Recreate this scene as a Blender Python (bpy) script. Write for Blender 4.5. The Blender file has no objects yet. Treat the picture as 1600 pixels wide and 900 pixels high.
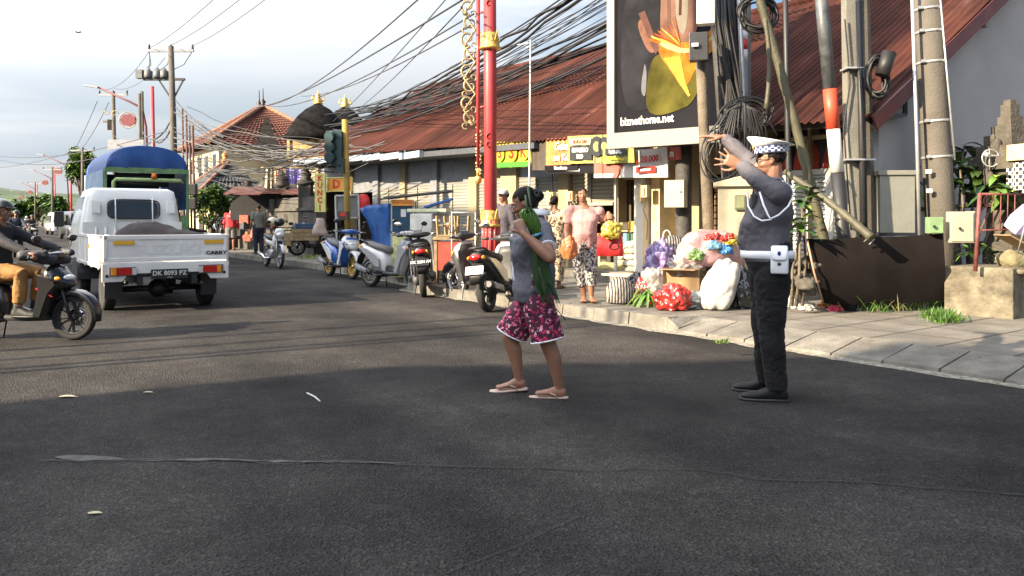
import bpy, bmesh, math, random
from mathutils import Vector, Matrix, noise
R = math.radians
rnd = random.Random(7)
scene = bpy.context.scene
COL = scene.collection

# ------------------------------------------------------------------ camera
F, HOR, CH = 1250.0, 345.0, 1.22
cam_d = bpy.data.cameras.new('camera'); cam = bpy.data.objects.new('camera', cam_d); COL.objects.link(cam)
cam.location = (0, 0, CH); cam.rotation_euler = (R(90), 0, 0)
cam_d.sensor_width = 36; cam_d.lens = 36 * F / 1600; cam_d.shift_y = -(450 - HOR) / 1600
cam_d.clip_start = .05; cam_d.clip_end = 3000
scene.camera = cam

# ------------------------------------------------------------------ light
SUN_EL = 26.0
SUN_AZ = (-.868, -.496)                    # direction towards the sun on the ground
world = bpy.data.worlds.new('World'); scene.world = world; world.use_nodes = True
wn = world.node_tree.nodes; wl = world.node_tree.links
for n in list(wn): wn.remove(n)
out = wn.new('ShaderNodeOutputWorld'); bg = wn.new('ShaderNodeBackground')
sky = wn.new('ShaderNodeTexSky'); sky.sky_type = 'NISHITA'; sky.sun_disc = False
sky.sun_elevation = R(SUN_EL); sky.sun_rotation = math.atan2(SUN_AZ[0], SUN_AZ[1])
sky.air_density = 1.0; sky.dust_density = 1.5; sky.ozone_density = 1.2
tc = wn.new('ShaderNodeTexCoord'); mp = wn.new('ShaderNodeMapping'); mp.inputs['Scale'].default_value = (1.0, 1.0, 5.0)
no = wn.new('ShaderNodeTexNoise'); no.inputs['Scale'].default_value = 1.5; no.inputs['Detail'].default_value = 6; no.inputs['Roughness'].default_value = .55
ramp = wn.new('ShaderNodeValToRGB'); ramp.color_ramp.elements[0].position = .40; ramp.color_ramp.elements[1].position = .60
# clouds lie thicker to the left (west) of the view, clear blue to the right
sep = wn.new('ShaderNodeSeparateXYZ'); add = wn.new('ShaderNodeMath'); add.operation = 'MULTIPLY_ADD'
add.inputs[1].default_value = -.55; add.inputs[2].default_value = 0.02
add2 = wn.new('ShaderNodeMath'); add2.operation = 'ADD'
mix = wn.new('ShaderNodeMixRGB'); mix.inputs['Color2'].default_value = (8.2, 8.4, 8.7, 1)
wl.new(tc.outputs['Generated'], mp.inputs['Vector']); wl.new(mp.outputs['Vector'], no.inputs['Vector'])
wl.new(tc.outputs['Generated'], sep.inputs['Vector']); wl.new(sep.outputs['X'], add.inputs[0])
wl.new(no.outputs['Fac'], add2.inputs[0]); wl.new(add.outputs[0], add2.inputs[1])
wl.new(add2.outputs[0], ramp.inputs['Fac']); wl.new(ramp.outputs['Color'], mix.inputs['Fac'])
# a second, greyer bank low over the horizon
no2 = wn.new('ShaderNodeTexNoise'); no2.inputs['Scale'].default_value = 2.2; no2.inputs['Detail'].default_value = 5
mp2 = wn.new('ShaderNodeMapping'); mp2.inputs['Scale'].default_value = (1.0, 1.0, 9.0); mp2.inputs['Location'].default_value = (3.1, 1.7, 0.4)
rp2 = wn.new('ShaderNodeValToRGB'); rp2.color_ramp.elements[0].position = .42; rp2.color_ramp.elements[1].position = .62
rp3 = wn.new('ShaderNodeValToRGB'); rp3.color_ramp.elements[0].position = .03; rp3.color_ramp.elements[1].position = .22
rp3.color_ramp.elements[0].color = (1, 1, 1, 1); rp3.color_ramp.elements[1].color = (0, 0, 0, 1)
mu = wn.new('ShaderNodeMath'); mu.operation = 'MULTIPLY'
mix2 = wn.new('ShaderNodeMixRGB'); mix2.inputs['Color2'].default_value = (2.6, 3.4, 4.1, 1)
wl.new(tc.outputs['Generated'], mp2.inputs['Vector']); wl.new(mp2.outputs['Vector'], no2.inputs['Vector'])
wl.new(no2.outputs['Fac'], rp2.inputs['Fac']); wl.new(sep.outputs['Z'], rp3.inputs['Fac'])
wl.new(rp2.outputs['Color'], mu.inputs[0]); wl.new(rp3.outputs['Color'], mu.inputs[1])
# the cloud deck is brighter overhead and behind the camera, where the sun is
br = wn.new('ShaderNodeMath'); br.operation = 'MULTIPLY_ADD'; br.inputs[1].default_value = -.5; br.inputs[2].default_value = .5
br2 = wn.new('ShaderNodeMath'); br2.operation = 'MULTIPLY_ADD'; br2.inputs[1].default_value = .7
wl.new(sep.outputs['Y'], br.inputs[0]); wl.new(sep.outputs['Z'], br2.inputs[0]); wl.new(br.outputs[0], br2.inputs[2])
crp = wn.new('ShaderNodeValToRGB'); crp.color_ramp.elements[0].position = .10; crp.color_ramp.elements[1].position = .75
crp.color_ramp.elements[0].color = (4.05, 4.27, 4.5, 1); crp.color_ramp.elements[1].color = (20.5, 21.2, 22.4, 1)
wl.new(br2.outputs[0], crp.inputs['Fac']); wl.new(crp.outputs['Color'], mix.inputs['Color2'])
wl.new(sky.outputs[0], mix.inputs['Color1'])
wl.new(mix.outputs[0], mix2.inputs['Color1']); wl.new(mu.outputs[0], mix2.inputs['Fac'])
wl.new(mix2.outputs[0], bg.inputs['Color']); bg.inputs['Strength'].default_value = .050
wl.new(bg.outputs[0], out.inputs[0])

sd = bpy.data.lights.new('sun', 'SUN'); sun = bpy.data.objects.new('sun', sd); COL.objects.link(sun)
sd.energy = 5.0; sd.angle = R(.6); sd.color = (1.0, .82, .58)
dv = Vector((SUN_AZ[0] * math.cos(R(SUN_EL)), SUN_AZ[1] * math.cos(R(SUN_EL)), math.sin(R(SUN_EL))))
sun.rotation_euler = dv.to_track_quat('Z', 'Y').to_euler()
vs = scene.view_settings; vs.view_transform = 'Standard'; vs.look = 'None'; vs.exposure = 1.76; vs.gamma = 1
vs.use_curve_mapping = False

# ------------------------------------------------------------------ coordinates
AX = Vector((-.5736, .8192, 0)); BX = Vector((.8192, .5736, 0))     # along the street / across it
def U(u, v, z=0): return AX * u + BX * v + Vector((0, 0, z))
def P(px, py, Y): return Vector(((px - 800) / F * Y, Y, CH + (HOR - py) / F * Y))
def G(px, py, z=0):
    Y = (CH - z) * F / (py - HOR); return Vector(((px - 800) / F * Y, Y, z))
def uof(px, v):
    r = (px - 800) / F; return (.8192 * v - r * .5736 * v) / (.5736 + .8192 * r)
STREET = math.atan2(.8192, -.5736)        # heading of the street, away from the camera

# ------------------------------------------------------------------ materials
_m = {}
def mat(name, col, rough=.6, metal=0, var=.18, vs=6, bump=.12, bs=30, coat=0, dirt=0, dcol=(.12, .09, .06), emit=0, alpha=1, trans=0, spec=.5):
    if name in _m: return _m[name]
    m = bpy.data.materials.new(name); m.use_nodes = True; nt = m.node_tree; N = nt.nodes; L = nt.links
    b = N['Principled BSDF']; b.inputs['Roughness'].default_value = rough; b.inputs['Metallic'].default_value = metal
    b.inputs['Specular IOR Level'].default_value = spec
    if coat: b.inputs['Coat Weight'].default_value = coat; b.inputs['Coat Roughness'].default_value = .08
    if alpha < 1: b.inputs['Alpha'].default_value = alpha
    if trans: b.inputs['Transmission Weight'].default_value = trans
    t = N.new('ShaderNodeTexCoord'); n = N.new('ShaderNodeTexNoise'); n.inputs['Scale'].default_value = vs; n.inputs['Detail'].default_value = 5
    L.new(t.outputs['Object'], n.inputs['Vector'])
    rp = N.new('ShaderNodeValToRGB'); rp.color_ramp.elements[0].position = .3; rp.color_ramp.elements[1].position = .7
    c0 = [max(0, c * (1 - var)) for c in col]; c1 = [min(1, c * (1 + var)) for c in col]
    rp.color_ramp.elements[0].color = (*c0, 1); rp.color_ramp.elements[1].color = (*c1, 1)
    L.new(n.outputs['Fac'], rp.inputs['Fac']); last = rp.outputs['Color']
    if dirt:
        n3 = N.new('ShaderNodeTexNoise'); n3.inputs['Scale'].default_value = vs * .45; n3.inputs['Detail'].default_value = 8; n3.inputs['Roughness'].default_value = .7
        L.new(t.outputs['Object'], n3.inputs['Vector'])
        r3 = N.new('ShaderNodeValToRGB'); r3.color_ramp.elements[0].position = .45; r3.color_ramp.elements[1].position = .72
        r3.color_ramp.elements[1].color = (dirt, dirt, dirt, 1)
        L.new(n3.outputs['Fac'], r3.inputs['Fac'])
        mx = N.new('ShaderNodeMixRGB'); mx.inputs['Color2'].default_value = (*dcol, 1)
        L.new(r3.outputs['Color'], mx.inputs['Fac']); L.new(last, mx.inputs['Color1']); last = mx.outputs['Color']
    L.new(last, b.inputs['Base Color'])
    if emit: L.new(last, b.inputs['Emission Color']); b.inputs['Emission Strength'].default_value = emit
    if bump:
        n2 = N.new('ShaderNodeTexNoise'); n2.inputs['Scale'].default_value = bs; n2.inputs['Detail'].default_value = 4
        L.new(t.outputs['Object'], n2.inputs['Vector'])
        bm_ = N.new('ShaderNodeBump'); bm_.inputs['Strength'].default_value = bump; bm_.inputs['Distance'].default_value = .02
        L.new(n2.outputs['Fac'], bm_.inputs['Height']); L.new(bm_.outputs['Normal'], b.inputs['Normal'])
    _m[name] = m; return m

def vmat(name, base, spots, scale=20, thr=.3, rough=.8, feature='F1', rnd_=1.0, stretch=(1, 1, 1), ring=None):
    """printed cloth: blobs of colour on a ground, from a voronoi"""
    if name in _m: return _m[name]
    m = bpy.data.materials.new(name); m.use_nodes = True; nt = m.node_tree; N = nt.nodes; L = nt.links
    b = N['Principled BSDF']; b.inputs['Roughness'].default_value = rough
    t = N.new('ShaderNodeTexCoord'); mp = N.new('ShaderNodeMapping'); mp.inputs['Scale'].default_value = stretch
    v = N.new('ShaderNodeTexVoronoi'); v.inputs['Scale'].default_value = scale; v.inputs['Randomness'].default_value = rnd_
    nn = N.new('ShaderNodeTexNoise'); nn.inputs['Scale'].default_value = scale * .9
    mxv = N.new('ShaderNodeMixRGB'); mxv.inputs['Fac'].default_value = .06
    L.new(t.outputs['Object'], mp.inputs['Vector']); L.new(mp.outputs['Vector'], nn.inputs['Vector'])
    L.new(mp.outputs['Vector'], mxv.inputs['Color1']); L.new(nn.outputs['Color'], mxv.inputs['Color2'])
    L.new(mxv.outputs['Color'], v.inputs['Vector'])
    sc = N.new('ShaderNodeSeparateColor'); L.new(v.outputs['Color'], sc.inputs['Color'])
    cr = N.new('ShaderNodeValToRGB'); cr.color_ramp.interpolation = 'CONSTANT'
    els = cr.color_ramp.elements
    for i, c in enumerate(spots):
        e = els[0] if i == 0 else (els[1] if i == 1 else els.new(i / len(spots)))
        e.position = i / len(spots); e.color = (*c, 1)
    if len(spots) == 1: els[1].color = (*spots[0], 1)
    L.new(sc.outputs['Red'], cr.inputs['Fac'])
    r = N.new('ShaderNodeValToRGB'); e = r.color_ramp.elements
    e[0].position = thr; e[0].color = (1, 1, 1, 1); e[1].position = thr + .04; e[1].color = (0, 0, 0, 1)
    if ring: 
        e0 = e.new(ring); e0.color = (1, 1, 1, 1); e1 = e.new(ring - .03); e1.color = (0, 0, 0, 1)
    L.new(v.outputs['Distance'], r.inputs['Fac'])
    mx = N.new('ShaderNodeMixRGB'); mx.inputs['Color1'].default_value = (*base, 1)
    L.new(r.outputs['Color'], mx.inputs['Fac']); L.new(cr.outputs['Color'], mx.inputs['Color2'])
    L.new(mx.outputs['Color'], b.inputs['Base Color'])
    n2 = N.new('ShaderNodeTexNoise'); n2.inputs['Scale'].default_value = 9; L.new(t.outputs['Object'], n2.inputs['Vector'])
    bm_ = N.new('ShaderNodeBump'); bm_.inputs['Strength'].default_value = .5; bm_.inputs['Distance'].default_value = .03
    L.new(n2.outputs['Fac'], bm_.inputs['Height']); L.new(bm_.outputs['Normal'], b.inputs['Normal'])
    _m[name] = m; return m

def wave_mat(name, c0, c1, scale, axis='X', rough=.7, bump=.3, dirt=0, dcol=(.1, .08, .06), sharp=.1, dist=0, coord='Object', metal=0):
    """two-colour bands along one local axis (stripes, louvres, roof ribs) with weathering"""
    if name in _m: return _m[name]
    m = bpy.data.materials.new(name); m.use_nodes = True; nt = m.node_tree; N = nt.nodes; L = nt.links
    b = N['Principled BSDF']; b.inputs['Roughness'].default_value = rough; b.inputs['Metallic'].default_value = metal
    t = N.new('ShaderNodeTexCoord'); w = N.new('ShaderNodeTexWave'); w.bands_direction = axis
    w.inputs['Scale'].default_value = scale; w.inputs['Distortion'].default_value = dist
    L.new(t.outputs[coord], w.inputs['Vector'])
    r = N.new('ShaderNodeValToRGB'); r.color_ramp.elements[0].position = .5 - sharp; r.color_ramp.elements[1].position = .5 + sharp
    r.color_ramp.elements[0].color = (*c0, 1); r.color_ramp.elements[1].color = (*c1, 1)
    L.new(w.outputs['Fac'], r.inputs['Fac']); last = r.outputs['Color']
    if dirt:
        n3 = N.new('ShaderNodeTexNoise'); n3.inputs['Scale'].default_value = 1.7; n3.inputs['Detail'].default_value = 9; n3.inputs['Roughness'].default_value = .7
        L.new(t.outputs[coord], n3.inputs['Vector'])
        r3 = N.new('ShaderNodeValToRGB'); r3.color_ramp.elements[0].position = .42; r3.color_ramp.elements[1].position = .7
        r3.color_ramp.elements[1].color = (dirt, dirt, dirt, 1)
        L.new(n3.outputs['Fac'], r3.inputs['Fac'])
        mx = N.new('ShaderNodeMixRGB'); mx.inputs['Color2'].default_value = (*dcol, 1)
        L.new(r3.outputs['Color'], mx.inputs['Fac']); L.new(last, mx.inputs['Color1']); last = mx.outputs['Color']
    L.new(last, b.inputs['Base Color'])
    if bump:
        bm_ = N.new('ShaderNodeBump'); bm_.inputs['Strength'].default_value = bump; bm_.inputs['Distance'].default_value = .02
        L.new(w.outputs['Fac'], bm_.inputs['Height']); L.new(bm_.outputs['Normal'], b.inputs['Normal'])
    _m[name] = m; return m

# ------------------------------------------------------------------ objects
WM = {}                                   # world matrix of every empty we parent to
def setp(o, label=None, cat=None, group=None, kind=None):
    if label: o['label'] = label
    if cat: o['category'] = cat
    if group: o['group'] = group
    if kind: o['kind'] = kind
    return o
def thing(name, label, cat, loc=(0, 0, 0), rz=0, group=None, sc=1, tilt=(0, 0)):
    o = bpy.data.objects.new(name, None); COL.objects.link(o); o.empty_display_size = .2
    o.location = loc; o.rotation_euler = (tilt[0], tilt[1], rz); o.scale = (sc, sc, sc)
    WM[o.name] = Matrix.LocRotScale(Vector(loc), o.rotation_euler, Vector((sc, sc, sc)))
    return setp(o, label, cat, group)
def subpart_matrix(o):
    return WM.get(o.name, Matrix.Identity(4))
def link_mesh(me, name, m, parent=None, world=False, smooth=False):
    o = bpy.data.objects.new(name, me); COL.objects.link(o)
    if m is not None:
        ms = m if isinstance(m, (list, tuple)) else [m]
        idx = [p.material_index for p in me.polygons]; me.materials.clear()
        for x in ms: me.materials.append(x)
        if len(ms) > 1: me.polygons.foreach_set('material_index', idx)
    if world and parent is not None: me.transform(subpart_matrix(parent).inverted())
    if parent is not None:
        o.parent = parent
        WM[o.name] = subpart_matrix(parent)
    if smooth:
        me.polygons.foreach_set('use_smooth', [True] * len(me.polygons))
    me.update(); return o
def centre_origin(o):
    """put a single-mesh thing's origin at the foot of its geometry"""
    me = o.data; xs = [v.co for v in me.vertices]
    if not xs: return o
    c = Vector(((min(v.x for v in xs) + max(v.x for v in xs)) / 2, (min(v.y for v in xs) + max(v.y for v in xs)) / 2, min(v.z for v in xs)))
    me.transform(Matrix.Translation(-c)); o.location = c; WM[o.name] = Matrix.Translation(c); return o
def solo(mb, name, label, cat, m, group=None, kind=None, smooth=False, bevel=0):
    o = mb.build(name, m, None, smooth=smooth, bevel=bevel); centre_origin(o); return setp(o, label, cat, group, kind)
def structure(mb, name, m, smooth=False):
    o = mb.build(name, m, None, smooth=smooth); o['kind'] = 'structure'; return o
def copy_tree(o, parent=None):
    c = o.copy(); COL.objects.link(c)
    if parent is not None: c.parent = parent
    for ch in [x for x in o.children]: copy_tree(ch, c)
    return c
def place(o, loc, rz, label=None, group=None, sc=None):
    o.location = loc; o.rotation_euler[2] = rz
    if sc: o.scale = (sc, sc, sc)
    if label: o['label'] = label
    if group: o['group'] = group
    return o

def frame_of(d, up=Vector((0, 0, 1))):
    d = d.normalized(); s = d.cross(up)
    if s.length < 1e-4: s = d.cross(Vector((1, 0, 0)))
    s.normalize(); return d, s, s.cross(d).normalized()

class MB:
    def __init__(s): s.v = []; s.f = []; s.mi = []; s.sm = []; s.cur = 0
    def add(s, vs, fs, sm=False):
        n = len(s.v); s.v += [Vector(p) for p in vs]; s.f += [tuple(i + n for i in f) for f in fs]
        s.mi += [s.cur] * len(fs); s.sm += [sm] * len(fs); return s
    def box(s, c, d, rz=0, rot=None, taper=1):
        hx, hy, hz = d[0] / 2, d[1] / 2, d[2] / 2
        M = (rot if rot is not None else Matrix.Rotation(rz, 3, 'Z')); c = Vector(c); p = []
        for z in (-1, 1):
            t = taper if z > 0 else 1
            for x, y in ((-1, -1), (1, -1), (1, 1), (-1, 1)): p.append(c + M @ Vector((x * hx * t, y * hy * t, z * hz)))
        return s.add(p, [(0, 3, 2, 1), (4, 5, 6, 7), (0, 1, 5, 4), (1, 2, 6, 5), (2, 3, 7, 6), (3, 0, 4, 7)])
    def ubox(s, u0, u1, v0, v1, z0, z1):
        p = [U(u, v, z) for z in (z0, z1) for u, v in ((u0, v0), (u0, v1), (u1, v1), (u1, v0))]
        return s.add(p, [(0, 3, 2, 1), (4, 5, 6, 7), (0, 1, 5, 4), (1, 2, 6, 5), (2, 3, 7, 6), (3, 0, 4, 7)])
    def quad(s, a, b, c, d): return s.add([a, b, c, d], [(0, 1, 2, 3)])
    def bar(s, a, b, w, h=None):
        a = Vector(a); b = Vector(b); h = h or w; d, sd, up = frame_of(b - a)
        p = []
        for q in (a, b):
            for i, j in ((-1, -1), (1, -1), (1, 1), (-1, 1)): p.append(q + sd * (i * w / 2) + up * (j * h / 2))
        return s.add(p, [(0, 1, 2, 3), (7, 6, 5, 4), (0, 4, 5, 1), (1, 5, 6, 2), (2, 6, 7, 3), (3, 7, 4, 0)])
    def tube(s, pts, r, n=8, caps=True, squash=1):
        pts = [Vector(p) for p in pts]; k = len(pts)
        rs = r if isinstance(r, (list, tuple)) else [r] * k
        d0 = (pts[1] - pts[0]).normalized(); _, sd, up = frame_of(d0); vs = []
        for i, p in enumerate(pts):
            d = (pts[min(i + 1, k - 1)] - pts[max(i - 1, 0)])
            if d.length < 1e-9: d = d0
            d.normalize(); sd = (sd - d * sd.dot(d)).normalized(); up = sd.cross(d)
            for j in range(n):
                a = 2 * math.pi * j / n; vs.append(p + sd * (math.cos(a) * rs[i]) + up * (math.sin(a) * rs[i] * squash))
        fs = [(i * n + j, i * n + (j + 1) % n, (i + 1) * n + (j + 1) % n, (i + 1) * n + j) for i in range(k - 1) for j in range(n)]
        s.add(vs, fs, True)
        if caps:
            m = len(s.v) - len(vs)
            s.f += [tuple(m + j for j in range(n - 1, -1, -1)), tuple(m + (k - 1) * n + j for j in range(n))]; s.mi += [s.cur] * 2; s.sm += [False] * 2
        return s
    def lathe(s, prof, c=(0, 0, 0), n=16, axis='Z', rot=None, sx=1, sy=1):
        c = Vector(c); vs = []
        for r, z in prof:
            for j in range(n):
                a = 2 * math.pi * j / n; q = Vector((math.cos(a) * r * sx, math.sin(a) * r * sy, z))
                if axis == 'Y': q = Vector((q.x, q.z, q.y))
                elif axis == 'X': q = Vector((q.z, q.x, q.y))
                if rot is not None: q = rot @ q
                vs.append(c + q)
        k = len(prof)
        fs = [(i * n + j, i * n + (j + 1) % n, (i + 1) * n + (j + 1) % n, (i + 1) * n + j) for i in range(k - 1) for j in range(n)]
        s.add(vs, fs, True); m = len(s.v) - len(vs)
        if prof[0] == prof[-1]: return s
        s.f += [tuple(m + j for j in range(n - 1, -1, -1)), tuple(m + (k - 1) * n + j for j in range(n))]; s.mi += [s.cur] * 2; s.sm += [False] * 2
        return s
    def ell(s, c, r, n=12, k=8, rot=None):
        c = Vector(c); prof = []
        vs = [c + (rot @ Vector((0, 0, -r[2])) if rot is not None else Vector((0, 0, -r[2])))]
        for i in range(1, k):
            th = math.pi * i / k - math.pi / 2
            for j in range(n):
                a = 2 * math.pi * j / n; q = Vector((math.cos(a) * math.cos(th) * r[0], math.sin(a) * math.cos(th) * r[1], math.sin(th) * r[2]))
                vs.append(c + (rot @ q if rot is not None else q))
        q = Vector((0, 0, r[2])); vs.append(c + (rot @ q if rot is not None else q)); e = len(vs) - 1
        fs = [(0, 1 + (j + 1) % n, 1 + j) for j in range(n)]
        fs += [(1 + i * n + j, 1 + i * n + (j + 1) % n, 1 + (i + 1) * n + (j + 1) % n, 1 + (i + 1) * n + j) for i in range(k - 2) for j in range(n)]
        fs += [(1 + (k - 2) * n + j, 1 + (k - 2) * n + (j + 1) % n, e) for j in range(n)]
        return s.add(vs, fs, True)
    def cap(s, a, b, ra, rb, n=12):
        a = Vector(a); b = Vector(b); d = (b - a)
        if d.length < 1e-6: return s.ell(a, (ra, ra, ra), n)
        L = d.length; d.normalize(); pts = []; rs = []
        for t in (-.98, -.8, -.45, 0): pts.append(a + d * (t * ra)); rs.append(ra * math.sqrt(1 - t * t))
        for t in (0, .45, .8, .98): pts.append(b + d * (t * rb)); rs.append(rb * math.sqrt(1 - t * t))
        return s.tube(pts, rs, n)
    def loft(s, rings, n=16, e=2.0, caps=True, sm=True):
        """rings: (centre, axis_a vector, axis_b vector[, exponent]) -> superellipse sections"""
        vs = []
        for rg in rings:
            c, A, B = Vector(rg[0]), Vector(rg[1]), Vector(rg[2]); ee = rg[3] if len(rg) > 3 else e
            for j in range(n):
                t = 2 * math.pi * j / n; ct, st = math.cos(t), math.sin(t)
                vs.append(c + A * (math.copysign(abs(ct) ** (2 / ee), ct)) + B * (math.copysign(abs(st) ** (2 / ee), st)))
        k = len(rings)
        fs = [(i * n + j, i * n + (j + 1) % n, (i + 1) * n + (j + 1) % n, (i + 1) * n + j) for i in range(k - 1) for j in range(n)]
        s.add(vs, fs, sm); m = len(s.v) - len(vs)
        if caps: s.f += [tuple(m + j for j in range(n - 1, -1, -1)), tuple(m + (k - 1) * n + j for j in range(n))]; s.mi += [s.cur] * 2; s.sm += [False] * 2
        return s
    def prism(s, poly, a, b, w0, w1=None, o=Vector((0, 0, 0)), nrm=None):
        """poly in the plane spanned by vectors a, b; extruded along nrm from w0 to w1"""
        a = Vector(a); b = Vector(b); nr = nrm or a.cross(b).normalized(); o = Vector(o)
        if w1 is None: w0, w1 = -w0 / 2, w0 / 2
        n = len(poly); vs = [o + a * x + b * y + nr * w0 for x, y in poly] + [o + a * x + b * y + nr * w1 for x, y in poly]
        return s.add(vs, [tuple(range(n - 1, -1, -1)), tuple(range(n, 2 * n))] + [(i, (i + 1) % n, n + (i + 1) % n, n + i) for i in range(n)])
    def ring(s, c, R0, r, n=20, m=8, rot=None, sx=1, a0=0, a1=2 * math.pi):
        pts = []; c = Vector(c); k = n
        for i in range(k + 1):
            a = a0 + (a1 - a0) * i / k; q = Vector((math.cos(a) * R0 * sx, 0, math.sin(a) * R0))
            pts.append(c + (rot @ q if rot is not None else q))
        return s.tube(pts, r, m)
    def mesh(s, name='m'):
        me = bpy.data.meshes.new(name); me.from_pydata([tuple(v) for v in s.v], [], s.f)
        me.polygons.foreach_set('material_index', s.mi); me.polygons.foreach_set('use_smooth', s.sm); me.update(); return me
    def build(s, name, m, parent=None, world=False, smooth=False, bevel=0):
        me = s.mesh(name)
        bm = bmesh.new(); bm.from_mesh(me); bmesh.ops.recalc_face_normals(bm, faces=bm.faces)
        if bevel: 
            es = [e for e in bm.edges if len(e.link_faces) == 2 and e.calc_face_angle(0) > .6]
            bmesh.ops.bevel(bm, geom=es, offset=bevel, segments=2, profile=.6, affect='EDGES', clamp_overlap=True)
        bm.to_mesh(me); bm.free()
        return link_mesh(me, name, m, parent, world, smooth)

def blob(mb, name, m, parent, voxel=.012, it=3, world=True, disp=0, dscale=8, seed=0):
    """union of the builder's closed shapes as ONE smooth continuous surface"""
    me = mb.mesh(name); bm = bmesh.new(); bm.from_mesh(me); bmesh.ops.recalc_face_normals(bm, faces=bm.faces); bm.to_mesh(me); bm.free()
    t = bpy.data.objects.new('tmp', me); COL.objects.link(t)
    r = t.modifiers.new('r', 'REMESH'); r.mode = 'VOXEL'; r.voxel_size = voxel
    if it:
        q = t.modifiers.new('s', 'SMOOTH'); q.factor = .5; q.iterations = it
    dg = bpy.context.evaluated_depsgraph_get(); dg.update()
    me2 = bpy.data.meshes.new_from_object(t.evaluated_get(dg), depsgraph=dg)
    bpy.data.objects.remove(t); bpy.data.meshes.remove(me); me2.name = name
    if disp:
        so = Vector((seed * 3.7, seed * 1.3, seed * 2.1))
        nn = [v.normal.copy() for v in me2.vertices]
        for v, n_ in zip(me2.vertices, nn):
            q = v.co * dscale + so
            w = noise.noise(Vector((q.x, q.y, q.z * .6)))
            v.co += n_ * (w * disp + (1 - abs(noise.noise(q * 2.3)) * 2) * disp * .35)
    return link_mesh(me2, name, m, parent, world, True)

def text_mesh(body, size, bold=0, sx=1.0):
    cu = bpy.data.curves.new('t', 'FONT'); cu.body = body; cu.size = size; cu.align_x = 'CENTER'; cu.align_y = 'CENTER'
    cu.extrude = .0015; cu.offset = bold; cu.resolution_u = 2
    o = bpy.data.objects.new('t', cu); COL.objects.link(o)
    dg = bpy.context.evaluated_depsgraph_get(); dg.update()
    me = bpy.data.meshes.new_from_object(o.evaluated_get(dg), depsgraph=dg)
    bpy.data.objects.remove(o); bpy.data.curves.remove(cu)
    me.transform(Matrix.Diagonal((sx, 1, 1, 1))); return me
def put_text(body, size, m, parent, c, right, up, name='lettering', bold=0, sx=1.0, world=True):
    me = text_mesh(body, size, bold, sx); r = Vector(right).normalized(); u = Vector(up).normalized(); n = r.cross(u)
    T = Matrix((r, u, n)).transposed().to_4x4(); T.translation = Vector(c); me.transform(T)
    return link_mesh(me, name, m, parent, world)
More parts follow.
